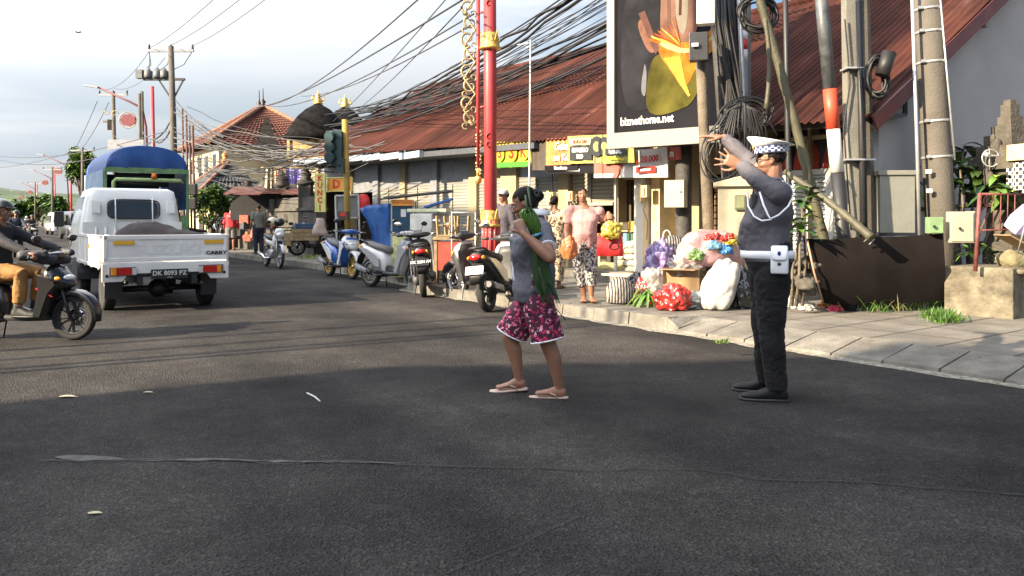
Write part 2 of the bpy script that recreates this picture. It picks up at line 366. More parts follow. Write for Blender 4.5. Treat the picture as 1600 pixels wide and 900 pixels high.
# ================================================================== materials of the setting
def asphalt_mat():
    m = bpy.data.materials.new('asphalt'); m.use_nodes = True; nt = m.node_tree; N = nt.nodes; L = nt.links
    b = N['Principled BSDF']; b.inputs['Roughness'].default_value = .95; b.inputs['Specular IOR Level'].default_value = .13
    t = N.new('ShaderNodeTexCoord')
    def noise_(sc, det=4, ro=.6):
        n = N.new('ShaderNodeTexNoise'); n.inputs['Scale'].default_value = sc; n.inputs['Detail'].default_value = det; n.inputs['Roughness'].default_value = ro
        L.new(t.outputs['Object'], n.inputs['Vector']); return n
    big = noise_(.35, 6); mid = noise_(3, 6, .7); v = N.new('ShaderNodeTexVoronoi'); v.inputs['Scale'].default_value = 75; L.new(t.outputs['Object'], v.inputs['Vector'])
    r = N.new('ShaderNodeValToRGB'); r.color_ramp.elements[0].position = .3; r.color_ramp.elements[1].position = .75
    r.color_ramp.elements[0].color = (.022, .0212, .0225, 1); r.color_ramp.elements[1].color = (.080, .075, .069, 1)
    L.new(big.outputs['Fac'], r.inputs['Fac'])
    sc = N.new('ShaderNodeSeparateColor'); L.new(v.outputs['Color'], sc.inputs['Color'])
    r2 = N.new('ShaderNodeValToRGB'); r2.color_ramp.elements[0].position = .0; r2.color_ramp.elements[1].position = 1
    r2.color_ramp.elements[0].color = (.6, .6, .61, 1); r2.color_ramp.elements[1].color = (1.65, 1.62, 1.56, 1)
    e = r2.color_ramp.elements.new(.85); e.color = (1.05, 1.05, 1.05, 1)
    L.new(sc.outputs['Red'], r2.inputs['Fac'])
    mx = N.new('ShaderNodeMixRGB'); mx.blend_type = 'MULTIPLY'; mx.inputs['Fac'].default_value = .85
    L.new(r.outputs['Color'], mx.inputs['Color1']); L.new(r2.outputs['Color'], mx.inputs['Color2'])
    r3 = N.new('ShaderNodeValToRGB'); r3.color_ramp.elements[0].position = .35; r3.color_ramp.elements[1].position = .7
    r3.color_ramp.elements[0].color = (.78, .78, .78, 1); r3.color_ramp.elements[1].color = (1.2, 1.2, 1.2, 1); L.new(mid.outputs['Fac'], r3.inputs['Fac'])
    m2 = N.new('ShaderNodeMixRGB'); m2.blend_type = 'MULTIPLY'; m2.inputs['Fac'].default_value = .8
    L.new(mx.outputs['Color'], m2.inputs['Color1']); L.new(r3.outputs['Color'], m2.inputs['Color2']); L.new(m2.outputs['Color'], b.inputs['Base Color'])
    # wheel-polished bands along the street, and oily or dusty patches
    mr = N.new('ShaderNodeMapping'); mr.inputs['Rotation'].default_value = (0, 0, -STREET); mr2 = N.new('ShaderNodeMapping'); mr2.inputs['Scale'].default_value = (.06, .75, 1)
    L.new(t.outputs['Object'], mr.inputs['Vector']); L.new(mr.outputs['Vector'], mr2.inputs['Vector']); nb_ = noise_(1.0, 3); L.new(mr2.outputs['Vector'], nb_.inputs['Vector'])
    npt = noise_(.9, 8, .72); r4 = N.new('ShaderNodeValToRGB'); r4.color_ramp.elements[0].position = .38; r4.color_ramp.elements[1].position = .66
    r4.color_ramp.elements[0].color = (.72, .72, .74, 1); r4.color_ramp.elements[1].color = (1.3, 1.28, 1.24, 1); L.new(nb_.outputs['Fac'], r4.inputs['Fac'])
    r5 = N.new('ShaderNodeValToRGB'); r5.color_ramp.elements[0].position = .36; r5.color_ramp.elements[1].position = .62
    r5.color_ramp.elements[0].color = (.62, .60, .62, 1); r5.color_ramp.elements[1].color = (1.15, 1.15, 1.15, 1); L.new(npt.outputs['Fac'], r5.inputs['Fac'])
    m3 = N.new('ShaderNodeMixRGB'); m3.blend_type = 'MULTIPLY'; m3.inputs['Fac'].default_value = .8; L.new(m2.outputs['Color'], m3.inputs['Color1']); L.new(r4.outputs['Color'], m3.inputs['Color2'])
    m4 = N.new('ShaderNodeMixRGB'); m4.blend_type = 'MULTIPLY'; m4.inputs['Fac'].default_value = .8; L.new(m3.outputs['Color'], m4.inputs['Color1']); L.new(r5.outputs['Color'], m4.inputs['Color2']); L.new(m4.outputs['Color'], b.inputs['Base Color'])
    a = N.new('ShaderNodeMath'); a.operation = 'ADD'; L.new(v.outputs['Distance'], a.inputs[0]); L.new(mid.outputs['Fac'], a.inputs[1])
    bp = N.new('ShaderNodeBump'); bp.inputs['Strength'].default_value = 1; bp.inputs['Distance'].default_value = .014
    L.new(a.outputs[0], bp.inputs['Height']); L.new(bp.outputs['Normal'], b.inputs['Normal']); return m
ASPHALT = asphalt_mat()
PAVE = mat('paving', (.145, .132, .112), .85, var=.32, vs=2.2, bump=.4, bs=45, dirt=.9, dcol=(.07, .062, .052))
KERB = mat('kerb_concrete', (.155, .143, .122), .85, var=.32, vs=5, bump=.7, bs=50, dirt=.8, dcol=(.065, .058, .048))
DIRT = mat('dirt', (.17, .14, .10), .95, var=.45, vs=4, bump=.9, bs=40)
GRIT = mat('gutter_grit', (.27, .25, .20), .95, var=.6, vs=26, bump=1, bs=80, dirt=.8, dcol=(.10, .09, .08))
CRACK = mat('tar_crack', (.012, .012, .012), .7, bump=.3)
WORN = mat('worn_asphalt', (.075, .072, .068), .85, var=.45, vs=14, bump=.6, bs=80, dirt=.9, dcol=(.06, .06, .06))
FIELD = mat('far_ground', (.12, .12, .08), .95, var=.4, vs=.05, bump=0)
HILLM = mat('hill_green', (.055, .085, .045), .95, var=.35, vs=.02, bump=0)

# kerb line: distance across the street as a function of the distance along it
def kv(u):
    pts = [(-30, 6.5), (12.6, 6.5), (13.4, 7.1), (17, 7.45), (30, 7.7), (47, 8.6), (90, 10.4), (180, 13), (700, 30)]
    for (a, b), (c, d) in zip(pts, pts[1:]):
        if u <= c: return b + (d - b) * (u - a) / (c - a)
    return pts[-1][1]
# ground sheet to the horizon
g = MB(); g.quad((-2500, -300, -.03), (2500, -300, -.03), (2500, 2900, -.03), (-2500, 2900, -.03)); structure(g, 'ground', FIELD)
us = [-30, -10, 0, 4, 6.3, 12.6, 13.4, 15, 17, 22, 30, 47, 70, 90, 130, 180, 300, 700]
rd = MB()
for a, b in zip(us, us[1:]): rd.quad(U(a, -16, 0), U(b, -16 + .0 * b, 0), U(b, kv(b), 0), U(a, kv(a), 0))
structure(rd, 'road', ASPHALT)
sw = MB()
for a, b in zip(us, us[1:]):
    lo = .50 if a < 6.3 else .16
    lo2 = .50 if b <= 6.3 else .16
    sw.quad(U(a, kv(a) + lo, .125), U(b, kv(b) + lo2, .125), U(b, kv(b) + 3.4 if b > 26 else 11.2, .16), U(a, kv(a) + 3.4 if a > 26 else 11.2, .16))
structure(sw, 'pavement', PAVE)
# paving joints: thin dark grooves are real slabs' gaps, laid as narrow sheets
jt = MB()
for i in range(60):
    u = -2 + i * .62
    if u > 30: break
    jt.quad(U(u, kv(u) + (.52 if u < 6.3 else .2), .1315), U(u + .014, kv(u) + (.52 if u < 6.3 else .2), .1315), U(u + .014, 9.6, .152), U(u, 9.6, .152))
for v in (7.55, 8.2, 8.85):
    jt.quad(U(-2, v, .135 + (v - 7) * .009), U(12.5, v, .135 + (v - 7) * .009), U(12.5, v + .012, .135 + (v - 7) * .009), U(-2, v + .012, .135 + (v - 7) * .009))
structure(jt, 'pavement_joint', mat('joint_dirt', (.07, .06, .05), .95, bump=0))
dl = MB(); dl.quad(U(-30, 11.2, .155), U(5.6, 11.2, .155), U(5.6, 40, .155), U(-30, 40, .155)); structure(dl, 'bare_lot', DIRT)
dl = MB(); dl.quad(U(26, 10.9, .10), U(180, 15.9, .10), U(180, 60, .10), U(26, 60, .10)); structure(dl, 'house_plots', DIRT)
# sloping kerb slabs near the officer (each with dark gaps), upright kerb blocks further on
ks = MB(); u = -3.0
while u < 6.1:
    w = .484; a, b = u + .008, u + w - .008; j = rnd.uniform(-.006, .006)
    v0, v1 = 6.5 + j, 7.0 + j
    t = [U(a, v0, .030 + j), U(b, v0, .030 + j), U(b, v1, .128), U(a, v1, .128)]
    l = [U(a, v0 - .012, -.02), U(b, v0 - .012, -.02), U(b, v1, -.02), U(a, v1, -.02)]
    ks.add(l + t, [(0, 1, 5, 4), (4, 5, 6, 7), (1, 2, 6, 5), (3, 0, 4, 7)]); u += w
ks.add([U(6.13, 6.5, -.02), U(6.285, 6.5, -.02), U(6.285, 7.0, -.02), U(6.13, 7.0, -.02), U(6.13, 6.52, .05), U(6.285, 6.52, .141), U(6.285, 7.02, .130), U(6.13, 7.02, .128)], [(0, 1, 5, 4), (4, 5, 6, 7), (1, 2, 6, 5), (3, 0, 4, 7)])
ks.quad(U(6.29, 6.6, -.02), U(6.29, 7.02, -.02), U(6.29, 7.02, .1255), U(6.29, 6.6, .1255))
structure(ks, 'kerb_slab', KERB)
kb = MB(); u = 6.28
while u < 60:
    w = .62; a, b = u + .006, u + w - .006; j = rnd.uniform(-.012, .012)
    va, vb = kv(a) + j, kv(b) + j; z = .142 + rnd.uniform(-.01, .006)
    kb.add([U(a, va, -.02), U(b, vb, -.02), U(b, vb + .17, -.02), U(a, va + .17, -.02), U(a, va + .02, z), U(b, vb + .02, z), U(b, vb + .17, z), U(a, va + .17, z)],
           [(0, 1, 5, 4), (4, 5, 6, 7), (1, 2, 6, 5), (3, 0, 4, 7), (2, 3, 7, 6)]); u += w
structure(kb, 'kerb', KERB)
# gritty gutter strip with a ragged edge
gs = MB(); n = 150; pr = None
for i in range(n + 1):
    u = -3 + i * .14; e = kv(u) - .10 - .10 * noise.noise(Vector((u * 2.3, 0, 0))) - (.05 if u < 9 else 0) - .05 * noise.noise(Vector((u * 9, 3, 0)))
    q = (U(u, min(e, kv(u) - .03), .004), U(u, kv(u) + .03, .004))
    if pr: gs.quad(pr[0], q[0], q[1], pr[1])
    pr = q
structure(gs, 'gutter_grit', GRIT)
# the long crack across the road, and the pale worn patch beside it
def ribbon(pts, w, z, jit, seed, name, m):
    mb = MB(); r = random.Random(seed); prev = None
    P2 = []
    for a, b in zip(pts, pts[1:]):
        k = max(2, int((b - a).length / .05))
        for i in range(k): P2.append(a.lerp(b, i / k))
    P2.append(pts[-1])
    for i, p in enumerate(P2):
        d = (P2[min(i + 1, len(P2) - 1)] - P2[max(i - 1, 0)]).normalized(); s_ = Vector((-d.y, d.x, 0))
        o = s_ * (noise.noise(p * 3.0 + Vector((seed, 0, 0))) * jit + noise.noise(p * 14) * jit * .35); ww = w * ((.45 + .9 * abs(noise.noise(p * 6 + Vector((9, seed, 0)))) + r.uniform(0, .35)) if w < .02 else max(.04, .5 + 2.2 * noise.noise(p * 2.5) + .9 * noise.noise(p * 11) + r.uniform(-.15, .15)))
        q = (p + o - s_ * ww, p + o + s_ * ww); q = (Vector((q[0].x, q[0].y, z)), Vector((q[1].x, q[1].y, z)))
        if prev: mb.quad(prev[0], q[0], q[1], prev[1])
        prev = q
    structure(mb, name, m)
ribbon([G(85, 716), G(200, 719), G(420, 720), G(640, 724)], .028, .004, .03, 5, 'worn_patch', WORN)
ribbon([G(60, 722), G(300, 722), G(560, 724), G(800, 734), G(1100, 736), G(1180, 748), G(1400, 758), G(1640, 780)], .005, .008, .05, 3, 'road_crack', CRACK)
ribbon([G(700, 899), G(810, 855), G(930, 800)], .0025, .008, .05, 8, 'road_crack', CRACK)
ribbon([G(1080, 600), G(900, 560), G(600, 520)], .003, .008, .06, 12, 'road_crack', CRACK)

# hills at the end of the street
def hill(name, cx, cy, w, h, seed):
    mb = MB(); n = 40; k = 8; vs = []
    for i in range(k + 1):
        for j in range(n + 1):
            x = (j / n - .5) * 2; y = i / k * 2 - 1
            z = h * max(0, (1 - x * x)) * max(0, 1 - y * y) * (1 + .45 * noise.noise(Vector((x * 2.2 + seed, y * 2, seed)))) + 3 * noise.noise(Vector((x * 12, y * 9, seed)))
            vs.append((cx + x * w, cy + y * w * .5, z - 2))
    fs = [(i * (n + 1) + j, i * (n + 1) + j + 1, (i + 1) * (n + 1) + j + 1, (i + 1) * (n + 1) + j) for i in range(k) for j in range(n)]
    mb.add(vs, fs, True); structure(mb, name, HILLM, True)
hill('hill', -900, 1400, 300, 62, 1); hill('hill', -640, 1250, 330, 30, 4); hill('hill', -1150, 1250, 260, 34, 6)

# ================================================================== the long market building
RUST = None
def roof_mat():
    m = bpy.data.materials.new('rusty_roof'); m.use_nodes = True; nt = m.node_tree; N = nt.nodes; L = nt.links
    b = N['Principled BSDF']; b.inputs['Roughness'].default_value = .85; b.inputs['Specular IOR Level'].default_value = .12
    t = N.new('ShaderNodeTexCoord')
    rot = N.new('ShaderNodeMapping'); rot.inputs['Rotation'].default_value = (0, 0, -STREET); L.new(t.outputs['Object'], rot.inputs['Vector'])
    st = N.new('ShaderNodeMapping'); st.inputs['Scale'].default_value = (5, .35, .35); L.new(rot.outputs['Vector'], st.inputs['Vector'])
    n = N.new('ShaderNodeTexNoise'); n.inputs['Scale'].default_value = 1.0; n.inputs['Detail'].default_value = 5; n.inputs['Roughness'].default_value = .65; L.new(st.outputs['Vector'], n.inputs['Vector'])
    r = N.new('ShaderNodeValToRGB'); e = r.color_ramp.elements
    e[0].position = .28; e[0].color = (.026, .009, .007, 1); e[1].position = .86; e[1].color = (.27, .18, .15, 1)
    x = e.new(.45); x.color = (.046, .015, .011, 1); x = e.new(.62); x.color = (.070, .024, .017, 1); x = e.new(.72); x.color = (.12, .055, .042, 1)
    L.new(n.outputs['Fac'], r.inputs['Fac'])
    n2 = N.new('ShaderNodeTexNoise'); n2.inputs['Scale'].default_value = .8; n2.inputs['Detail'].default_value = 7; L.new(t.outputs['Object'], n2.inputs['Vector'])
    r2 = N.new('ShaderNodeValToRGB'); r2.color_ramp.elements[0].position = .35; r2.color_ramp.elements[0].color = (.6, .6, .6, 1); r2.color_ramp.elements[1].position = .7; r2.color_ramp.elements[1].color = (1.25, 1.2, 1.2, 1)
    L.new(n2.outputs['Fac'], r2.inputs['Fac'])
    mx = N.new('ShaderNodeMixRGB'); mx.blend_type = 'MULTIPLY'; mx.inputs['Fac'].default_value = 1
    L.new(r.outputs['Color'], mx.inputs['Color1']); L.new(r2.outputs['Color'], mx.inputs['Color2']); L.new(mx.outputs['Color'], b.inputs['Base Color']); return m
RUST = roof_mat()
WALLG = mat('painted_wall', (.27, .27, .29), .8, var=.12, vs=.9, bump=.2, bs=20, dirt=.45, dcol=(.22, .22, .22))
CREAM = mat('cream_paint', (.30, .245, .15), .7, var=.12, vs=3, bump=.15, dirt=.35, dcol=(.35, .28, .18))
SHUT = mat('shutter_paint', (.27, .245, .185), .55, var=.12, vs=2, bump=.05, dirt=.35, dcol=(.35, .30, .22))
SHUTG = mat('shutter_grey', (.23, .225, .20), .55, var=.14, vs=2, bump=.05, dirt=.4, dcol=(.25, .23, .19))
DARKW = mat('dark_wood', (.05, .035, .025), .7, var=.3)
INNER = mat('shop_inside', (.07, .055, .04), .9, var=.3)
GREYST = mat('grey_steel', (.22, .23, .25), .5, .3, var=.15)
WHITEP = mat('white_paint', (.60, .60, .58), .5, var=.06, bump=.05, dirt=.15, dcol=(.5, .46, .4))
BLACKP = mat('black_paint', (.018, .018, .020), .5, var=.2, bump=.05)
YELW = mat('yellow_wall', (.62, .42, .10), .8, var=.15)
def ze(u): return 2.60 + .04 * (u - 6.4)
def zr(u): return 5.66 + .026 * (u - 10.2)
bld = thing('market_building', 'long market building with rusty red corrugated roof and pale grey gable wall', 'building', U(15, 12, 0))
rf = MB(); u0, u1 = 5.62, 26.3; pitch = .125; k = int((u1 - u0) / pitch * 6); rows = 7; vs = []
for j in range(rows + 1):
    t = -.02 + j / rows * 1.02
    for i in range(k + 1):
        u = u0 + (u1 - u0) * i / k; z = ze(u) + (zr(u) - ze(u)) * t + .016 * math.sin(2 * math.pi * (u - u0) / pitch) + .025 * noise.noise(Vector((u * .7, t * 4, 0))) + (.012 if j % 2 else 0)
        vs.append(U(u, 9.55 + 4.65 * t, z))
fs = [(j * (k + 1) + i, j * (k + 1) + i + 1, (j + 1) * (k + 1) + i + 1, (j + 1) * (k + 1) + i) for j in range(rows) for i in range(k)]
rf.add(vs, fs, True)
rf.build('roof', RUST, bld, True)
b2 = MB(); b2.quad(U(u0, 14.2, zr(u0)), U(u1, 14.2, zr(u1)), U(u1, 19, 3), U(u0, 19, 2.8)); 
b2.box((0, 0, 0), (.01, .01, .01)); b2.v[-8:] = [U(15, 16, 4) + (v * .1) for v in b2.v[-8:]]
b2.build('roof', RUST, bld, True)
rg = MB(); rg.tube([U(u0, 14.2, zr(u0) + .03), U(u1, 14.2, zr(u1) + .03)], .09, 8); rg.build('ridge_cap', RUST, bld, True)
# gable wall to the right, with rake boards
gw = MB()
p = [U(5.8, 9.9, .1), U(5.8, 19, .1), U(5.8, 19, 2.75), U(5.8, 14.2, zr(5.8) - .10), U(5.8, 9.9, ze(5.8) + .10)]
q = [x + AX * .15 for x in p]; gw.add(p + q, [(0, 1, 2, 3, 4), (9, 8, 7, 6, 5), (0, 4, 9, 5), (0, 5, 6, 1)])
gw.build('wall', WALLG, bld, True)
rb = MB(); a, b = U(5.62, 9.5, ze(5.6) - .12), U(5.62, 14.25, zr(5.6) - .16)
rb.bar(a, b, .03, .20); rb.build('rake_board', mat('rake_red', (.11, .03, .028), .6), bld, True)
rb = MB(); rb.bar(U(5.74, 9.6, ze(5.6) - .17), U(5.74, 14.25, zr(5.6) - .26), .10, .10)
for t in (.25, .62): rb.bar(U(5.62, 9.6 + 4.6 * t, ze(5.2) - .3 + 3.0 * t), U(5.82, 9.6 + 4.6 * t, ze(5.2) - .3 + 3.0 * t), .09)
rb.build('rafter', mat('grey_timber', (.17, .16, .15), .85), bld, True)
# fascia along the eaves
fa = MB(); fa.bar(U(5.66, 9.62, ze(5.66) - .08), U(12.6, 9.62, ze(12.6) - .10), .025, .10); fa.build('fascia', DARKW, bld, True)
fa = MB(); 
fa.add([U(12.7, 9.42, ze(12.7) - .08), U(26, 9.42, ze(26) - .22), U(26, 10.4, ze(26) - .3), U(12.7, 10.4, ze(12.7) - .12),
        U(12.7, 9.42, ze(12.7) - .20), U(26, 9.42, ze(26) - .36), U(26, 10.4, ze(26) - .36), U(12.7, 10.4, ze(12.7) - .2)],
       [(0, 1, 2, 3), (7, 6, 5, 4), (0, 4, 5, 1), (1, 5, 6, 2), (0, 3, 7, 4)])
fa.build('awning', mat('awning_dark', (.05, .055, .065), .6), bld, True)
gu = MB()
for i in range(8):
    a = 17.2 + i * 1.1; gu.ubox(a + .01, a + 1.09, 9.30, 9.42, ze(a) - .26, ze(a) - .10)
gu.build('gutter', mat('gutter_blue', (.30, .34, .38), .4, var=.2), bld, True)
# front wall: solid masonry between the openings, then a yellow lintel
VW = 10.45
def wallseg(pa, pb, z0, z1, m, name='wall', v=VW, th=.16):
    mb = MB(); a, b = sorted((uof(pa, v), uof(pb, v))); mb.ubox(a, b, v, v + th, z0, z1); mb.build(name, m, bld, True)
bays = [(497, 541, 'dark'), (548, 582, 'openg'), (590, 624, 's'), (632, 672, 's'), (682, 732, 's'), (744, 782, 'sg'), (806, 872, 's'), (888, 960, 'shop'), (966, 1002, 'goods'), (1026, 1056, 'goods'), (1092, 1135, 'open2'), (1140, 1192, 'sg'), (1200, 1262, 'lou'), (1266, 1330, 'lou')]
edges = [480] + [x for bq in bays for x in bq[:2]] + [1352]
for i in range(0, len(edges), 2):
    m = GREYST if i in (4, 8) else CREAM
    wallseg(edges[i], edges[i + 1], .12, 3.15 if edges[i] < 740 else 2.95, m, 'pillar', v=VW - .06, th=.22)
for pa, pb, kd in bays:
    a, b = sorted((uof(pa, VW), uof(pb, VW))); um = (a + b) / 2
    top = {'s': 2.15, 'sg': 2.15, 'shop': 2.15, 'goods': 2.0, 'dark': 2.2, 'openg': 2.1, 'open2': 2.0, 'lou': 1.95}[kd]
    mb = MB(); mb.ubox(a, b, VW + .03, VW + .15, top, 3.3 if um > 12 else 2.95); 
    if kd != 'lou': mb.build('lintel', GREYST if kd in ('dark', 'openg', 's') and um > 13 else CREAM, bld, True)
    fl = .22 + .0 * um
    if kd in ('s', 'sg', 'shop'):
        bot = fl if kd != 'shop' else 1.52
        sh = MB(); n = int((top - bot) / .075); vs = []
        for i in range(n + 1):
            z = bot + (top - bot) * i / n
            for dz, dv in ((0, 0), (.03, .018), (.055, .018)): vs += [U(a, VW + .04 - dv, z + dz), U(b, VW + .04 - dv, z + dz)]
        fs = [(2 * i, 2 * i + 1, 2 * i + 3, 2 * i + 2) for i in range(len(vs) // 2 - 1)]
        sh.add(vs, fs); o = sh.build('roller_shutter', SHUTG if kd == 'sg' or um > 13.5 else SHUT, bld, True)
        hd = MB(); hd.ubox(a + .03, b - .03, VW - .02, VW + .02, bot, bot + .06); hd.ubox(um - .012, um + .012, VW - .005, VW + .03, bot, top); hd.build('shutter_rail', SHUTG, o, True)
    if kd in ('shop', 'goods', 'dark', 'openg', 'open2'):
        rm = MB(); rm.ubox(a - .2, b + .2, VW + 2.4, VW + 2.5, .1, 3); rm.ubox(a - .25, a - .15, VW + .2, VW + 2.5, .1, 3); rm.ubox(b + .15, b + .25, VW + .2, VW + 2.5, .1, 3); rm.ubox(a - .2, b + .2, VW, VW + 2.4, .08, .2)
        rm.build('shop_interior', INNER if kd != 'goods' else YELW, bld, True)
    if kd == 'lou':
        lv = MB(); n = 26
        for i in range(n):
            z = .2 + i * (1.72 / n)
            for (aa, bb) in ((a, um - .02), (um + .02, b)):
                lv.add([U(aa, VW - .01, z), U(bb, VW - .01, z), U(bb, VW + .035, z + .06), U(aa, VW + .035, z + .06)], [(0, 1, 2, 3)])
        o = lv.build('louvred_door', WHITEP, bld, True)
        fr = MB()
        for x in (a, um - .03, um + .03, b): fr.ubox(x - .03, x + .03, VW - .03, VW + .05, .15, 1.95)
        fr.ubox(a, b, VW - .035, VW + .05, 1.90, 1.98); fr.build('door_frame', WHITEP, o, True)
        w = MB(); w.ubox(a, b, VW + .03, VW + .05, 1.98, 2.45); ww = w.build('window', mat('dark_glass', (.03, .03, .035), .08, var=0, bump=0, spec=.8), bld, True)
        fr = MB()
        for x in (a, um, b): fr.ubox(x - .025, x + .025, VW - .01, VW + .03, 1.98, 2.45)
        fr.ubox(a, b, VW - .02, VW + .04, 2.42, 2.48); fr.build('frame', mat('cream_wood', (.55, .45, .28), .7), ww, True)
        cu = MB()
        for j in range(3): 
            x = a + (b - a) * (.15 + .33 * j); cu.add([U(x, VW + .02, 1.99), U(x + .16, VW + .02, 1.99), U(x + .13, VW + .02, 2.18), U(x + .05, VW + .02, 2.38), U(x - .02, VW + .02, 2.2)], [(0, 1, 2, 3, 4)])
        cu.build('curtain', mat('red_curtain', (.45, .05, .03), .8), ww, True)
pl = MB(); pl.ubox(5.8, 26, 9.85, VW + .2, .10, .26); pl.build('plinth', PAVE, bld, True)
st = MB(); st.ubox(uof(1030, 9.3), uof(930, 9.3), 9.3, 9.9, .12, .34); st.build('step', KERB, bld, True)
# the white front post with meter box
wp = MB(); wp.ubox(uof(1003, 9.75) - .08, uof(1003, 9.75) + .14, 9.7, 9.95, .14, 2.45); wp.ubox(uof(962, 9.7) - .02, uof(962, 9.7) + .03, 9.68, 9.73, .14, 2.3); wp.build('pillar', mat('white_post', (.50, .47, .40), .6, var=.08, dirt=.3, dcol=(.5, .45, .36)), bld, True)
wp = MB(); wp.ubox(uof(1024, 9.85) - .1, uof(1024, 9.85) + .1, 9.85, 10.35, .14, 2.6); wp.build('pillar', mat('ochre_post', (.55, .42, .22), .7), bld, True)
for px, v in ((896, 10.35), (1012, 9.68), (866, 10.35)):
    bx = MB(); u = uof(px, v); bx.ubox(u - .07, u + .07, v - .09, v, 1.62, 1.82); bx.ubox(u - .03, u + .03, v - .12, v - .09, 1.66, 1.78); bx.ubox(u + .1, u + .18, v - .07, v, 1.55, 1.85)
    o = bx.build('meter_box', mat('meter_beige', (.5, .38, .22), .5), bld, True)
    w = MB(); w.tube([U(u, v - .03, 1.62), U(u + .05, v - .05, 1.4), U(u - .04, v - .04, 1.2), U(u, v - .02, .9)], .007, 5); w.tube([U(u, v - .03, 1.8), U(u + .02, v - .04, 2.3)], .01, 5); w.build('cable', BLACKP, o, True)
# gable vent panel
vp = MB(); ug, vg = 5.5, 9.9
q = [(9.65, 2.50), (10.33, 2.62), (10.33, 3.0), (9.75, 2.58)]; vp.add([U(5.70, v, z) for v, z in q] + [U(5.78, v, z) for v, z in q], [(0, 1, 2, 3), (7, 6, 5, 4), (0, 4, 5, 1), (1, 5, 6, 2), (2, 6, 7, 3), (3, 7, 4, 0)])
o = vp.build('vent_panel', mat('vent_grey', (.16, .16, .16), .8, var=.7, vs=9), bld, True)
fr = MB()
pp = [U(5.69, 9.65, 2.50), U(5.69, 10.33, 2.62), U(5.69, 10.33, 3.0)]
for a, b in zip(pp, pp[1:]): fr.bar(a, b, .05)
fr.build('frame', BLACKP, o, True)

# ================================================================== street houses out of view that shade the road
def plain_house(name, label, corners, tops, m, base=0):
    h = thing(name, label, 'house', (corners[0] + corners[2]) / 2)
    mb = MB(); n = len(corners); mb.add([c + Vector((0, 0, base)) for c in corners] + [Vector((c.x, c.y, t)) for c, t in zip(corners, tops)],
        [tuple(range(n - 1, -1, -1)), tuple(range(n, 2 * n))] + [(i, (i + 1) % n, n + (i + 1) % n, n + i) for i in range(n)])
    mb.build('wall', m, h, True); return h
S = Vector((.868, .496, 0)); W = Vector((.496, -.868, 0))
def SW(s, w): return S * s + W * w
k = math.tan(R(SUN_EL))
pts = [(-6.35, 2.4), (-5.17, 5.0), (-4.5, 7.0), (-3.3, 7.6), (-1, 8.0), (3, 9), (14, 9.5)]
fr_ = [SW(-12.5, w) for w, s in pts]; bk = [SW(-19, w) for w, s in reversed(pts)]
tops = [(s + 12.5) * k for w, s in pts]; tops2 = list(reversed(tops))
h = plain_house('shop_house', 'plastered shop house across the road, just behind and left of the camera', fr_ + bk, tops + tops2, CREAM)
d = MB(); c = SW(-12.46, 3); d.box(c + Vector((0, 0, 1.1)), (.06, 1.1, 2.2), rz=math.atan2(S.y, S.x)); d.build('door', DARKW, h, True)
for w in (-2, 0, 7, 10):
    d = MB(); c = SW(-12.46, w); d.box(c + Vector((0, 0, 2.0)), (.06, 1.0, 1.1), rz=math.atan2(S.y, S.x)); d.build('window', mat('dark_glass', (.03, .03, .035)), h, True)
hb_ = 1.6 + 23 * k; pts2 = [(-12.7, hb_ - 2.2), (-14.2, hb_), (-22, hb_ + .2), (-26.5, hb_ + .1), (-27.5, 5)]
c4 = [SW(-14.5, w) for w, s in pts2] + [SW(-21, w) for w, s in reversed(pts2)]
tp = [z for w, z in pts2] + [z for w, z in reversed(pts2)]
h2 = plain_house('shop_house', 'long two-storey shop house across the road, left outside the view', c4, tp, WALLG)
for i in range(4):
    w = -15 - i * 3.2
    for z in (1.2, 5):
        d = MB(); d.box(SW(-14.46, w) + Vector((0, 0, z + (.0 if z < 2 else .3))), (.06, 1.5, 2.0 if z < 2 else 1.2), rz=math.atan2(S.y, S.x)); d.build('window' if z > 2 else 'door', SHUTG, h2, True)
for nm, s, w, hh in (('street_pole', -6, -7.6, 8), ('street_pole', -9, -8.3, 8.5)):
    mb = MB(); b = SW(s, w); mb.tube([b, b + Vector((0, 0, hh))], [.05, .04], 10); solo(mb, nm, 'grey pole at the left kerb outside the view' + (' nearer the camera' if s == -6 else ' further back'), 'pole', GREYST)

T = thing('roof_shade_board', 'added shade board on two posts outside the view at the left, shading the roof', 'billboard', SW(-9, -8.4)); mb = MB(); ra = math.atan2(S.y, S.x)  # unseen board added only to throw shade on the market roof
mb.box(SW(-9, -8.35) + Vector((0, 0, 13.9)), (.15, 1.7, 3.4), rz=ra); mb.build('panel', GREYST, T, True)
for w in (-8.9, -7.8): mb = MB(); q = SW(-9, w); mb.tube([q, q + Vector((0, 0, 12.3))], .05, 8); mb.build('post', GREYST, T, True)
# ================================================================== people
SKIN = mat('skin_brown', (.25, .12, .075), .5, var=.10, vs=9, bump=.08, bs=80)
SKIN2 = mat('skin_tan', (.25, .118, .068), .5, var=.10, vs=9, bump=.08, bs=80)
HAIRM = mat('black_hair', (.009, .007, .006), .6, var=.3, vs=60, bump=.5, bs=90, spec=.15)
EYEM = mat('eye_white', (.5, .48, .44), .2, var=0, bump=0); PUPIL = mat('pupil', (.01, .008, .006), .1, var=0, bump=0)
LIPM = mat('lip', (.28, .10, .08), .5, var=.05, bump=0)

